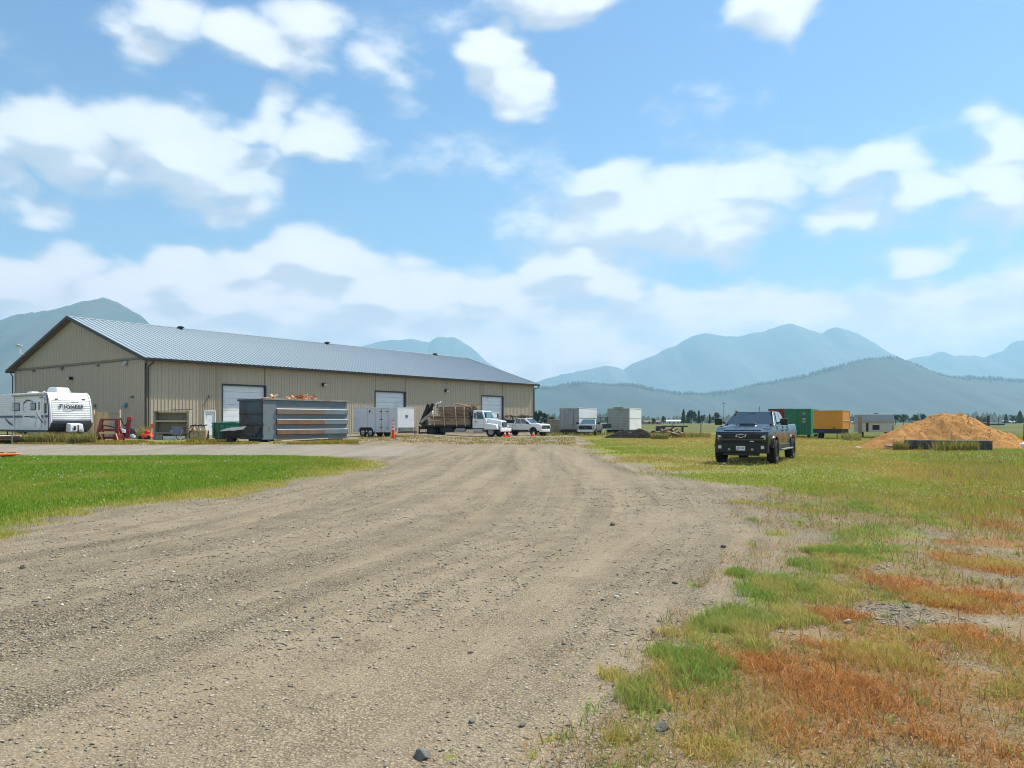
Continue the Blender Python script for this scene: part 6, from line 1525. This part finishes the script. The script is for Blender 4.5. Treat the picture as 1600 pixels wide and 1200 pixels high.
# ------------------------------------------------------------------ distant farm buildings, poles and trees
def far_shed(px0, px1, py_top, D, lb, m, roofm):
    x0, x1 = gx(px0, D), gx(px1, D); h = (HORIZON - py_top) / F_PX * D + CAM_H
    t_ = thing('farm_building', lb, 'building', ((x0 + x1) / 2, D, 0)); w = (x1 - x0) / 2
    MB().box(-w, w, 0, 12, 0, h * .68).build('wall', m, t_); MB().prism([(-.4, h * .66), (12.4, h * .66), (6, h)], -w - .4, w + .4, 'x').build('roof', roofm, t_)
    for i in range(3): MB().box(-w * .6 + i * w * .5, -w * .6 + i * w * .5 + w * .18, -.05, .0, h * .12, h * .5).build('window', M_DARK, t_)
M_FARW = mat('far_white_wall', srgb(206, 206, 200), .7); M_FARR = mat('far_pale_roof', srgb(206, 210, 212), .6)
far_shed(1040, 1066, 656.0, 520, 'long pale farm building far across the field, near the tree clump', M_FARW, M_FARR)
far_shed(1008, 1034, 657.0, 430, 'low grey farm building far behind the soil mound', M_GREYWOOD, mat('far_brown_roof', srgb(118, 100, 88), .8))
far_shed(1321, 1346, 658.0, 480, 'pale long farm building between the yellow trailer and the camper', M_FARW, M_FARR)
far_shed(1574, 1592, 657.0, 600, 'small white farm building at the far right horizon', M_FARW, M_FARR)
far_shed(1548, 1570, 660.3, 330, 'dark low farm building right of the wood chip mound', M_DARK, M_DARK)
for px, py, D, lb in ((1131, 628, 420, 'tall thin utility pole above the black pickup'), (1560, 652, 300, 'short utility pole right of the wood chip mound'), (1105, 652, 500, 'far utility pole beside the tree clump')):
    h = (HORIZON - py) / F_PX * D + CAM_H
    t_ = thing('utility_pole', lb, 'utility pole', (gx(px, D), D, 0)); MB().tube((0, 0, 0), (0, 0, h), .16, .11, 8).build('pole', M_POST, t_); MB().box(-.9, .9, -.06, .06, h * .93, h * .95).build('cross_arm', M_POST, t_)

LEAF_M = vcol_mat('tree_leaves', .8, .25)
M_BARK = mat('bark', srgb(84, 72, 60), .95, var=.25, scale=2)
def tree(px, D, h, wd, lb, conifer=False, seed=0, grp='distant field trees', n=900, base=(58, 78, 44), trunk_frac=.18):
    r_ = np.random.default_rng(seed + 100); x = gx(px, D)
    t_ = thing('field_tree', lb, 'tree', (x, D, 0), 0, grp)
    tr = MB().tube((0, 0, 0), (.0, 0, h * .5), .025 * h, .012 * h, 8)
    for i in range(7):
        a = r_.uniform(0, 6.28); z = h * r_.uniform(.2, .6); tr.tube((0, 0, z), (math.cos(a) * wd * .35, math.sin(a) * wd * .35, z + h * .16), .010 * h, .003 * h, 5)
    tr.build('trunk', M_BARK, t_)
    if conifer:
        z = h * (trunk_frac * .6 + (1 - trunk_frac * .6) * r_.random(n) ** 1.4); rad = wd / 2 * (1 - z / h) ** .8 * (.55 + .45 * r_.random(n)) * (1 + .25 * np.sin(z / h * 60))
        a = r_.uniform(0, 2 * np.pi, n); P = np.stack([rad * np.cos(a), rad * np.sin(a), z], 1)
    else:
        nl = 16; C = np.stack([r_.normal(0, .22, nl) * wd, r_.normal(0, .22, nl) * wd, h * (trunk_frac + .18 + (.78 - trunk_frac) * r_.random(nl) * .9)], 1)
        C[:, :2] *= (1.15 - np.abs(C[:, 2:3] / h - .5))
        k = r_.integers(0, nl, n); d = r_.normal(0, 1, (n, 3)); d /= np.linalg.norm(d, axis=1)[:, None]; P = C[k] + d * (r_.random((n, 1)) ** .4) * np.array([wd * .19, wd * .19, h * .13])
        P[:, 2] = np.clip(P[:, 2], h * .1, h * 1.02)
    s = (.055 if n > 700 else .075) * h * r_.uniform(.6, 1.4, n)
    Q = r_.normal(0, 1, (n, 4, 3)) * .2 + np.array([(-1, -.6, 0), (1, -.6, 0), (1, .6, .2), (-1, .6, -.2)])[None]
    ax = r_.normal(0, 1, (n, 3)); ax /= np.linalg.norm(ax, axis=1)[:, None]; an = r_.uniform(0, 6.28, n)
    K = np.cross(ax[:, None], Q); Qr = Q * np.cos(an)[:, None, None] + K * np.sin(an)[:, None, None] + ax[:, None] * (np.einsum('nk,nmk->nm', ax, Q))[..., None] * (1 - np.cos(an))[:, None, None]
    V = (P[:, None] + Qr * s[:, None, None] * .5).reshape(-1, 3)
    cb = np.array(srgb(*base)) * r_.uniform(.65, 1.35, (n, 1)); cols = np.repeat(cb, 4, 0)
    np_mesh('crown', V, np.arange(n * 4).reshape(n, 4), LEAF_M, cols=cols, parent=t_)
TREES = [  # px, depth, height px, width px, conifer, words
    (1068, 420, 19, 9, 1, 'tall conifer at the near end of the far tree clump'), (1075, 430, 15, 9, 1, 'shorter conifer second in the far tree clump'), (1080, 425, 18, 12, 0, 'rounded tree in the middle of the far clump'), (1086, 440, 14, 11, 0, 'low rounded tree past the middle of the far clump'),
    (1092, 430, 17, 7, 1, 'slim conifer towards the pickup end of the far clump'), (1098, 450, 11, 9, 0, 'lowest tree at the pickup end of the far clump'), (1109, 480, 12, 5, 1, 'lone slim conifer just left of the black pickup'), (1119, 470, 15, 13, 0, 'broad rounded tree just left of the black pickup mirror'),
    (840, 210, 18, 12, 0, 'dark tree right beside the far shed corner'), (851, 230, 14, 14, 0, 'low leafy tree past the far shed corner'), (862, 260, 8, 12, 0, 'small bush-like tree above the concrete wall'),
    (1337, 430, 9, 14, 0, 'low broad tree between the yellow trailer and the camper'), (1399, 330, 14, 14, 0, 'rounded tree right beside the camper roof'), (1412, 335, 13, 16, 0, 'rounded tree second past the camper'), (1432, 345, 12, 13, 0, 'rounded tree third past the camper'), (1443, 350, 12, 11, 0, 'rounded tree just above the chip mound slope'),
    (1389, 360, 6, 12, 0, 'low scrub tree behind the camper'), (1530, 420, 9, 10, 0, 'far dark tree right of the chip mound'), (1539, 430, 8, 14, 0, 'far low tree past the chip mound'), (1572, 500, 12, 9, 1, 'far conifer near the right edge'), (1594, 480, 17, 16, 1, 'far spreading conifer at the right edge'), (1583, 520, 11, 12, 0, 'far rounded tree by the white farm building'),
    (950, 520, 7, 14, 0, 'far low tree between the two cargo boxes'), (1020, 380, 7, 10, 0, 'far tree above the grey farm building'), (1037, 390, 9, 8, 0, 'far dark tree beside the grey farm building'),
]
for i, (px, D, hp_, wp_, con, lb) in enumerate(TREES):
    tree(px, D, hp_ / F_PX * D + CAM_H, wp_ / F_PX * D, lb, bool(con), i, n=700)
# thin, nearly bare tree top showing over the shed roof
bt_ = thing('bare_tree', 'thin twiggy treetop showing above the shed ridge', 'tree', (gx(362, 105), 105, 0))
rr = random.Random(5); tw = MB(); 
def grow(p, d, L, r, lev):
    q = p + d * L; tw.tube(p, q, r, r * .65, 5, False)
    if lev == 0: return
    for _ in range(3): 
        nd = (d + Vector((rr.uniform(-.7, .7), rr.uniform(-.7, .7), rr.uniform(-.1, .5)))).normalized(); grow(q, nd, L * rr.uniform(.55, .75), r * .62, lev - 1)
trunk_h = 7.5; MB().tube((0, 0, 0), (0, 0, trunk_h), .22, .14, 8).build('trunk', M_BARK, bt_)
for a in range(5): grow(Vector((0, 0, trunk_h - .6)), Vector((math.cos(a * 1.26) * .8, math.sin(a * 1.26) * .8, .9)).normalized(), 2.0, .09, 4)
tw.build('crown', mat('pale_twigs', srgb(150, 138, 112), .9), bt_)
# faint hedgerow at the far side of the fields
k = 2600; hx_ = rng.uniform(-700, 2200, k); hy_ = 1300 + rng.normal(0, 50, k); hh_ = rng.uniform(5, 15, k) * (.5 + fbm(hx_ / 60, hx_ * 0, 3, 5))
V, F = cones(hx_, hy_, hy_ * 0 - .5, hh_, hh_ * .55, 6); np_mesh('hedgerow_treeline', V, F, mtn_wood, kind='stuff')['label'] = 'hazy treeline along the far side of the fields'
# ------------------------------------------------------------------ loose stone on the track
def scatter_xy(n, y0, y1, power, r_, margin=.80, pad=1.0, x0=None, x1=None):
    """points in the yard ahead, thinning with distance"""
    u = r_.random(n)
    if abs(power + 1) < 1e-6: y = y0 * (y1 / y0) ** u
    else: y = (y0 ** (power + 1) + u * (y1 ** (power + 1) - y0 ** (power + 1))) ** (1 / (power + 1))
    a = -(margin * y + pad) if x0 is None else x0(y); b = margin * y + pad if x1 is None else x1(y)
    return a + (b - a) * r_.random(n), y
GREYS = np.array([srgb(*c) for c in ((128, 120, 108), (142, 134, 121), (158, 148, 132), (112, 106, 98), (172, 163, 148), (148, 134, 114), (94, 89, 82), (134, 118, 98), (196, 189, 176), (132, 128, 122))])
GREY_P = np.array([.15, .17, .16, .13, .07, .12, .06, .08, .02, .04]); GREY_P = GREY_P / GREY_P.sum()
def gravel(name, n, y0, y1, power, smin, smax, seed, label, flat=.45):
    r_ = np.random.default_rng(seed); x, y = scatter_xy(n, y0, y1, power, r_)
    t_ = track_t(x, y)
    band = fbm(t_ * 1.3 + 2, y * .12, 3, 19) * .7 + fbm(x * .8, y * .8, 3, 23) * .3
    keep = r_.random(n) < np.clip((band - .36) * 4.6, .08, 1.0)
    keep &= lawn_mask(x, y) < .35
    keep &= r_.random(n) > field_mask(x, y) * .97
    keep &= r_.random(n) > np.maximum(patch(DRY, x, y), patch(GREEN, x, y)) * .8
    x, y = x[keep], y[keep]; k = len(x)
    s = smin + (smax - smin) * r_.random(k) ** 3.4
    V, F, _ = stones(np.stack([x, y, terrain(x, y)], 1), s, r_, flat=flat)
    ci = r_.choice(len(GREYS), k, p=GREY_P); C = np.repeat(GREYS[ci] * r_.uniform(.95, 1.3, (k, 1)), 6, 0)
    o = np_mesh(name, V, F, STONE_M, cols=C, kind='stuff'); o['label'] = label
    return o
gravel('gravel', 85000, 1.7, 7.5, -.5, .005, .028, 1, 'fine loose gravel on the near track')
gravel('gravel', 70000, 5.0, 18.0, -.3, .010, .046, 2, 'loose gravel along the middle of the track')
gravel('gravel', 15000, 14.0, 46.0, -.5, .02, .06, 3, 'scattered gravel on the far track')
# the few rocks one would notice
def rock(px, py, s, lb, col, seed):
    D_ = CAM_H * F_PX / (py - HORIZON); x = gx(px, D_)
    bm = bmesh.new(); bmesh.ops.create_icosphere(bm, subdivisions=3, radius=1); rr_ = random.Random(seed)
    cut = [(Vector((rr_.gauss(0, 1), rr_.gauss(0, 1), rr_.gauss(0, 1))).normalized(), rr_.uniform(.55, .85)) for _ in range(11)]
    for v in bm.verts:
        for d_, l_ in cut:
            k_ = v.co.dot(d_) - l_
            if k_ > 0: v.co -= d_ * k_
        v.co *= 1 + rr_.uniform(-.015, .015)
        v.co = Vector((v.co.x * s * .62, v.co.y * s * .5, v.co.z * s * .38))
    me = bpy.data.meshes.new('rock'); bm.to_mesh(me); bm.free()
    o = link('rock', me, col); o.location = (x, D_, tz(x, D_) + s * .16); o.rotation_euler = (0, 0, rr_.uniform(0, 6)); tag(o, lb, 'rock', 'loose rocks on the gravel')
M_ROCK = mat('grey_rock', srgb(112, 112, 106), .9, var=.25, scale=14, bump=.5, bscale=60); M_ROCKP = mat('pale_rock', srgb(176, 170, 158), .9, var=.15, scale=14, bump=.4, bscale=60); M_ROCKD = mat('dark_rock', srgb(98, 94, 88), .9, var=.25, scale=14, bump=.5, bscale=60)
for i, a in enumerate(((662, 1188, .075, 'largest grey angular rock at the bottom edge of the photo', M_ROCK), (816, 1140, .035, 'small grey rock on pale dirt between two grass tufts', M_ROCK), (964, 934, .05, 'pale rounded rock alone on the packed dirt', M_ROCKP), (1036, 1145, .075, 'grey rock at the edge of the dry orange grass', M_ROCK),
        (36, 889, .07, 'small dark rock alone at the left edge of the track', M_ROCKD), (1055, 912, .06, 'dark lump beside a low grass tuft', M_ROCKD), (1130, 856, .07, 'dark lump on the dirt below the black pickup', M_ROCKD), (957, 819, .08, 'dark rock in the middle of the far track', M_ROCKD), (738, 1133, .035, 'dark grey rock left of the small grass tufts', M_ROCK), (1325, 973, .06, 'white stone on the bare soil patch in the dry grass', M_ROCKP))): rock(*a[:4], a[4], i + 3)

# ------------------------------------------------------------------ grass and weeds
BLADE_M = vcol_mat('grass_blades', .75, .35)
def blades(name, x, y, h, w, lean, cols, label, r_, tri=False, tip=1.0, z=None):
    n = len(x)
    if n == 0: return None
    z = terrain(x, y) if z is None else z
    a = r_.uniform(0, 2 * np.pi, n); b = r_.uniform(0, 2 * np.pi, n)
    wx, wy = np.cos(a) * w / 2, np.sin(a) * w / 2; lx, ly = np.cos(b) * lean * h, np.sin(b) * lean * h
    if tri:
        V = np.stack([np.stack([x - wx, y - wy, z - .01], 1), np.stack([x + wx, y + wy, z - .01], 1), np.stack([x + lx, y + ly, z + h * np.sqrt(np.maximum(.1, 1 - lean ** 2 * .6))], 1)], 1)
        F = np.arange(3 * n).reshape(n, 3); C = np.repeat(cols, 3, 0)
    else:
        m = .5; hz_ = h * np.sqrt(np.maximum(.1, 1 - lean ** 2 * .6))
        V = np.stack([np.stack([x - wx, y - wy, z - .01], 1), np.stack([x + wx, y + wy, z - .01], 1),
                      np.stack([x - wx * .75 + lx * .3, y - wy * .75 + ly * .3, z + hz_ * .6], 1), np.stack([x + wx * .75 + lx * .3, y + wy * .75 + ly * .3, z + hz_ * .6], 1),
                      np.stack([x + lx, y + ly, z + hz_], 1)], 1)
        f = np.array([(0, 1, 3), (0, 3, 2), (2, 3, 4)]); F = ((np.arange(n) * 5)[:, None, None] + f[None]).reshape(-1, 3); C = np.repeat(cols, 5, 0)
    o = np_mesh(name, V.reshape(-1, 3), F, BLADE_M, cols=C, kind='stuff'); o['label'] = label
    return o
def palette(cs, k, r_, p=None, jit=.18):
    A_ = np.array([srgb(*c) for c in cs]); return A_[r_.choice(len(cs), k, p=p)] * r_.uniform(1 - jit, 1 + jit, (k, 1))
def mixcol(a, b, f): return a * (1 - f[:, None]) + b * f[:, None]

# mown lawn beside the track
r_ = np.random.default_rng(31)
x, y = scatter_xy(330000, 8.5, 34, .1, r_, x1=lambda y: np.interp(y, [8, 26, 34], [-5.8, -3.5, -5]), pad=2)
m = lawn_mask(x, y); thin = smooth(.34, .50, fbm(x * .7, y * .45, 4, 52)); edge = smooth(0.1, -1.6, x - lawn_edge(y))
keep = r_.random(len(x)) < m * (.15 + .85 * np.maximum(edge, thin * .45)); x, y, edge = x[keep], y[keep], edge[keep]; k = len(x)
lush = palette([(112, 150, 38), (126, 164, 46), (98, 136, 32), (144, 172, 58), (152, 170, 68), (82, 116, 32)], k, r_, jit=.28); tired = palette([(172, 162, 78), (188, 168, 88), (160, 156, 66), (198, 176, 102)], k, r_)
f = np.clip(1 - edge + 1.5 * (fbm(x * .55, y * .40, 4, 53) - .45) + .3 * (fbm(x * 2.2, y * 1.6, 3, 55) - .5), 0, 1)
blades('lawn_grass', x, y, r_.uniform(.035, .085, k) * (.7 + .7 * fbm(x * .6, y * .6, 3, 54)), .004 + .00075 * y, r_.uniform(.1, .75, k), mixcol(lush, tired, f), 'short bright green lawn beside the gravel track', r_, tri=True)
# clover heads in the lawn
x, y = scatter_xy(1600, 9, 33, .2, r_, x1=lambda y: np.interp(y, [8, 26, 34], [-6.4, -5, -6])); cl = fbm(x * .5, y * .5, 4, 58) * .7 + .3 * r_.random(len(x))
keep = (lawn_mask(x, y) > .9) & (cl > .50); x, y = x[keep], y[keep]; k = len(x)
V, F, _ = stones(np.stack([x, y, terrain(x, y) + r_.uniform(.04, .09, k)], 1), .010 + .0009 * y, r_, .9, 1.1); C = np.repeat(palette([(226, 226, 210), (214, 216, 190), (230, 220, 224)], k, r_), 6, 0)
np_mesh('clover_flowers', V, F, STONE_M, cols=C, kind='stuff')['label'] = 'white clover heads dotted over the lawn'

# rough grass of the field where the black pickup stands
x, y = scatter_xy(360000, 11, 88, -.75, r_, x0=lambda y: np.interp(y, [11, 16, 24, 44, 88], [4.2, 3.6, 2.6, 2.6, 4]), x1=lambda y: .80 * y + 2)
m = field_mask(x, y); bare = smooth(.36, .52, fbm(x * .45 + 4, y * .3, 4, 62)); inn = smooth(0, 9, x - field_edge(y))
keep = r_.random(len(x)) < m * (.10 + .90 * np.maximum(bare, inn * .75)); x, y, inn = x[keep], y[keep], inn[keep]; k = len(x)
g1 = palette([(138, 156, 56), (152, 166, 64), (120, 142, 48), (166, 172, 76), (176, 178, 88)], k, r_); g2 = palette([(190, 168, 84), (178, 154, 76), (202, 178, 98), (168, 148, 72), (182, 150, 88)], k, r_)
sw = fbm(x * .16 + 2, y * .10, 4, 63); f = np.clip((sw - .50) * 4.5 + .35 - .25 * inn + .55 * smooth(36, 26, y) * 0 + .5 * smooth(34, 60, y), 0, 1)
weedy = smooth(.9, 2.5, x - (.50 * y - .5)) * smooth(44, 36, y)
f = np.maximum(f * (1 - .5 * weedy), 0)
blades('field_grass', x, y, r_.uniform(.03, .085, k) * (.6 + .8 * fbm(x * .5, y * .5, 3, 64)) * (1 + .6 * weedy), .004 + .0009 * y, r_.uniform(.1, .8, k), mixcol(g1, g2, f), 'rough yellow green field grass around the black pickup', r_, tri=True)
x, y = scatter_xy(9000, 14, 60, -.3, r_, x0=lambda y: field_edge(y) + 2, x1=lambda y: .8 * y); keep = fbm(x * .3, y * .3, 4, 66) > .5; x, y = x[keep], y[keep]; k = len(x)
V, F, _ = stones(np.stack([x, y, terrain(x, y) + r_.uniform(.05, .14, k)], 1), .010 + .0008 * y, r_, .9, 1.1); C = np.repeat(palette([(222, 220, 196), (226, 206, 90), (206, 204, 150)], k, r_), 6, 0)
np_mesh('field_flowers', V, F, STONE_M, cols=C, kind='stuff')['label'] = 'small pale flower heads in the rough field grass'

# dead orange grass and green tufts at our feet
def in_patches(lst, per, r_, ymax=60):
    xs_, ys_ = [], []
    for (cx, cy, rx, ry) in lst:
        if cy > ymax: continue
        n = int(np.clip(per * rx * ry * 3.14, 30, 42000)); a = r_.uniform(0, 2 * np.pi, n); q = np.sqrt(r_.random(n)) * 1.2
        xs_.append(cx + rx * q * np.cos(a)); ys_.append(cy + ry * q * np.sin(a))
    return np.concatenate(xs_), np.concatenate(ys_)
x, y = in_patches(DRY, 15000, r_, 9); x2, y2 = in_patches([e for e in DRY if e[1] >= 9], 2600, r_, 60); x = np.concatenate([x, x2]); y = np.concatenate([y, y2])
m = patch(DRY, x, y); clump = smooth(.34, .58, fbm(x * 3.2, y * 3.2, 4, 71)); keep = r_.random(len(x)) < m * (.12 + .88 * clump) * .46 * (1 - .85 * patch(BARE, x, y)); x, y, clump = x[keep], y[keep], clump[keep]; k = len(x)
o1 = palette([(196, 132, 68), (208, 150, 82), (178, 110, 54), (216, 172, 108), (152, 98, 56), (198, 140, 84)], k, r_); o2 = palette([(190, 172, 92), (202, 178, 106), (170, 160, 78)], k, r_)
f = np.clip((fbm(x * 1.1, y * 1.1, 3, 72) - .52) * 5 + .6 * smooth(.9, .2, x - .22 * y), 0, 1)
blades('dead_grass', x, y, r_.uniform(.025, .085, k) * (.5 + .7 * clump), r_.uniform(.0022, .0045, k) + .0004 * y, r_.uniform(.6, 1.6, k), mixcol(o1, o2, f), 'dead orange grass at the near right corner', r_)
x, y = in_patches(GREEN, 15000, r_, 9); x2, y2 = in_patches([e for e in GREEN if e[1] >= 9], 3200, r_, 60); x = np.concatenate([x, x2]); y = np.concatenate([y, y2])
m = patch(GREEN, x, y); clump = smooth(.36, .6, fbm(x * 3.6 + 5, y * 3.6, 4, 74)); keep = r_.random(len(x)) < m * (.10 + .90 * clump) * .55 * (1 - .85 * patch(BARE, x, y)); x, y, clump = x[keep], y[keep], clump[keep]; k = len(x)
g1 = palette([(136, 158, 68), (150, 168, 78), (120, 144, 58), (164, 178, 92), (128, 166, 84)], k, r_); g2 = palette([(192, 178, 102), (178, 166, 88), (204, 184, 118)], k, r_)
f = np.clip((fbm(x * 1.7, y * 1.7, 3, 75) - .45) * 4.0, 0, 1)
blades('green_tufts', x, y, r_.uniform(.025, .08, k) * (.5 + .7 * clump), r_.uniform(.0025, .005, k) + .0005 * y, r_.uniform(.3, 1.1, k), mixcol(g1, g2, f), 'green grass tufts along the edge of the dirt', r_)
# the ragged verge that ties the patches together
x, y = scatter_xy(230000, 2.4, 19, -.55, r_, x0=lambda y: verge_line(y) - .6, x1=lambda y: .80 * y + 1.2)
vg = verge(x, y); dm = patch(DRY, x, y); gm = patch(GREEN, x, y); cl = smooth(.38, .60, fbm(x * 2.4 + 8, y * 2.4, 4, 93)); near_line = np.exp(-((x - verge_line(y) - .35) / .8) ** 2)
keep = r_.random(len(x)) < vg * (.05 + .95 * np.maximum.reduce([dm * .8, gm * .7, cl * .5])) * .66; x, y, dm, gm, cl, near_line = (q[keep] for q in (x, y, dm, gm, cl, near_line)); k = len(x)
gr_ = palette([(140, 158, 72), (152, 164, 80), (124, 142, 60), (166, 172, 96)], k, r_); dr_ = palette([(196, 134, 72), (208, 154, 92), (176, 112, 58), (216, 176, 120), (152, 104, 64), (188, 158, 100)], k, r_)
f = np.clip(.62 + .7 * dm - .8 * gm - .55 * near_line + 1.3 * (fbm(x * 1.6, y * 1.6, 4, 94) - .5) + r_.normal(0, .16, k) - .35 * smooth(8, 13, y), 0, 1)
blades('verge_grass', x, y, r_.uniform(.02, .07, k) * (.55 + .6 * cl), r_.uniform(.002, .0045, k) + .0006 * y, r_.uniform(.4, 1.3, k), mixcol(gr_, dr_, f), 'short mixed green and dry grass along the verge', r_)
# flat rosettes of broad leaves and a few dead stalks
cx_, cy_ = scatter_xy(420, 2.8, 24, -.3, r_, x0=lambda y: verge_line(y) - .15, x1=lambda y: .75 * y); kp = r_.random(420) < .35 + .65 * (fbm(cx_ * .7, cy_ * .7, 3, 96) > .5); cx_, cy_ = cx_[kp], cy_[kp]
q = r_.integers(0, len(cx_), 5200); x = cx_[q] + r_.normal(0, .025, 5200); y = cy_[q] + r_.normal(0, .025, 5200); k = 5200
blades('broadleaf_weeds', x, y, r_.uniform(.02, .065, k), r_.uniform(.006, .014, k), r_.uniform(.7, 1.25, k), palette([(134, 158, 72), (150, 168, 80), (120, 146, 62), (164, 172, 92), (176, 164, 92)], k, r_), 'broad leaved weeds scattered along the verge', r_)
x, y = scatter_xy(1500, 2.8, 16, -.4, r_, x0=lambda y: verge_line(y), x1=lambda y: .78 * y + .5); keep = verge(x, y) > .5; x, y = x[keep], y[keep]; k = len(x)
blades('dead_stalks', x, y, r_.uniform(.06, .16, k), .0028 + .0005 * y, r_.uniform(.1, .9, k), palette([(150, 112, 72), (128, 92, 60), (176, 140, 96)], k, r_), 'thin dead stalks standing in the verge', r_)
# sparse straw and sprigs over the bare ground at the right
x, y = scatter_xy(42000, 2.6, 16, -.5, r_, x0=lambda y: np.interp(y, [2, 6, 10, 16], [-.6, 1.2, 3.0, 4.2]), x1=lambda y: .80 * y + 1)
keep = (fbm(x * 1.2, y * 1.2, 4, 81) > .48) & (r_.random(len(x)) < .75); x, y = x[keep], y[keep]; k = len(x)
blades('straw_litter', x, y, r_.uniform(.03, .11, k), r_.uniform(.002, .004, k) + .0004 * y, r_.uniform(.6, 1.3, k), palette([(186, 150, 100), (168, 126, 76), (150, 140, 74), (200, 168, 120), (120, 130, 60)], k, r_), 'sparse straw and sprigs over the bare soil', r_)
# tall brown seed heads along the right of the field
x, y = scatter_xy(16000, 11, 40, -.2, r_, x0=lambda y: .47 * y + 0, x1=lambda y: .80 * y + 1)
d = x - (.50 * y + .2); keep = (r_.random(len(x)) < smooth(0, 2.2, d) * (.25 + .75 * smooth(.45, .6, fbm(x * .6, y * .4, 4, 83))) * smooth(40, 30, y)); x, y = x[keep], y[keep]; k = len(x)
blades('tall_weeds', x, y, r_.uniform(.05, .20, k), .004 + .0008 * y, r_.uniform(.05, .45, k), palette([(172, 142, 104), (156, 124, 90), (142, 150, 84), (188, 160, 116), (160, 116, 84), (126, 142, 72)], k, r_), 'tall brown seeding weeds at the right of the field', r_)
# weeds in front of the travel trailer, along the yard and round the bins
def weeds(name, label, boxes, cs, hmin, hmax, seed):
    r2 = np.random.default_rng(seed); X_, Y_, H_ = [], [], []
    for (px0, px1, d0, d1, n, hk) in boxes:
        yy = r2.uniform(d0, d1, n); xx = (r2.uniform(px0, px1, n) - 800) / F_PX * yy; cl = fbm(xx * .9, yy * .9, 4, seed); kp = r2.random(n) < smooth(.36, .58, cl)
        X_.append(xx[kp]); Y_.append(yy[kp]); H_.append(r2.uniform(hmin, hmax, kp.sum()) * hk)
    X_, Y_, H_ = map(np.concatenate, (X_, Y_, H_)); k_ = len(X_)
    blades(name, X_, Y_, H_, .006 + .0008 * Y_, r2.uniform(.1, .6, k_), palette(cs, k_, r2), label, r2)
weeds('yard_weeds', 'thin yellow weeds along the yard in front of the shed', [(-60, 560, 44.0, 46.5, 26000, .5), (-60, 230, 46, 48, 8000, .7), (290, 360, 46, 49, 5000, .9), (500, 560, 44.5, 48, 4000, .8), (560, 900, 50, 72, 9000, .5)], [(158, 150, 66), (138, 142, 54), (178, 150, 78), (120, 132, 46), (186, 140, 72)], .05, .26, 5)
weeds('tall_yard_weeds', 'tall seeding weeds in front of the travel trailer', [(20, 150, 44.8, 46.2, 5200, 1.0), (300, 345, 47.5, 49, 900, .7), (215, 232, 55, 58, 300, 1.6), (1018, 1044, 66, 69, 1600, .9), (1318, 1345, 60, 66, 1600, .9), (1395, 1420, 40.5, 41.5, 700, .8), (1430, 1530, 38.6, 39.2, 900, .9), (830, 960, 80, 92, 2200, .6), (1050, 1110, 72, 80, 2500, .7)], [(158, 152, 92), (138, 140, 62), (176, 156, 104), (122, 136, 52), (150, 120, 80)], .25, .75, 6)
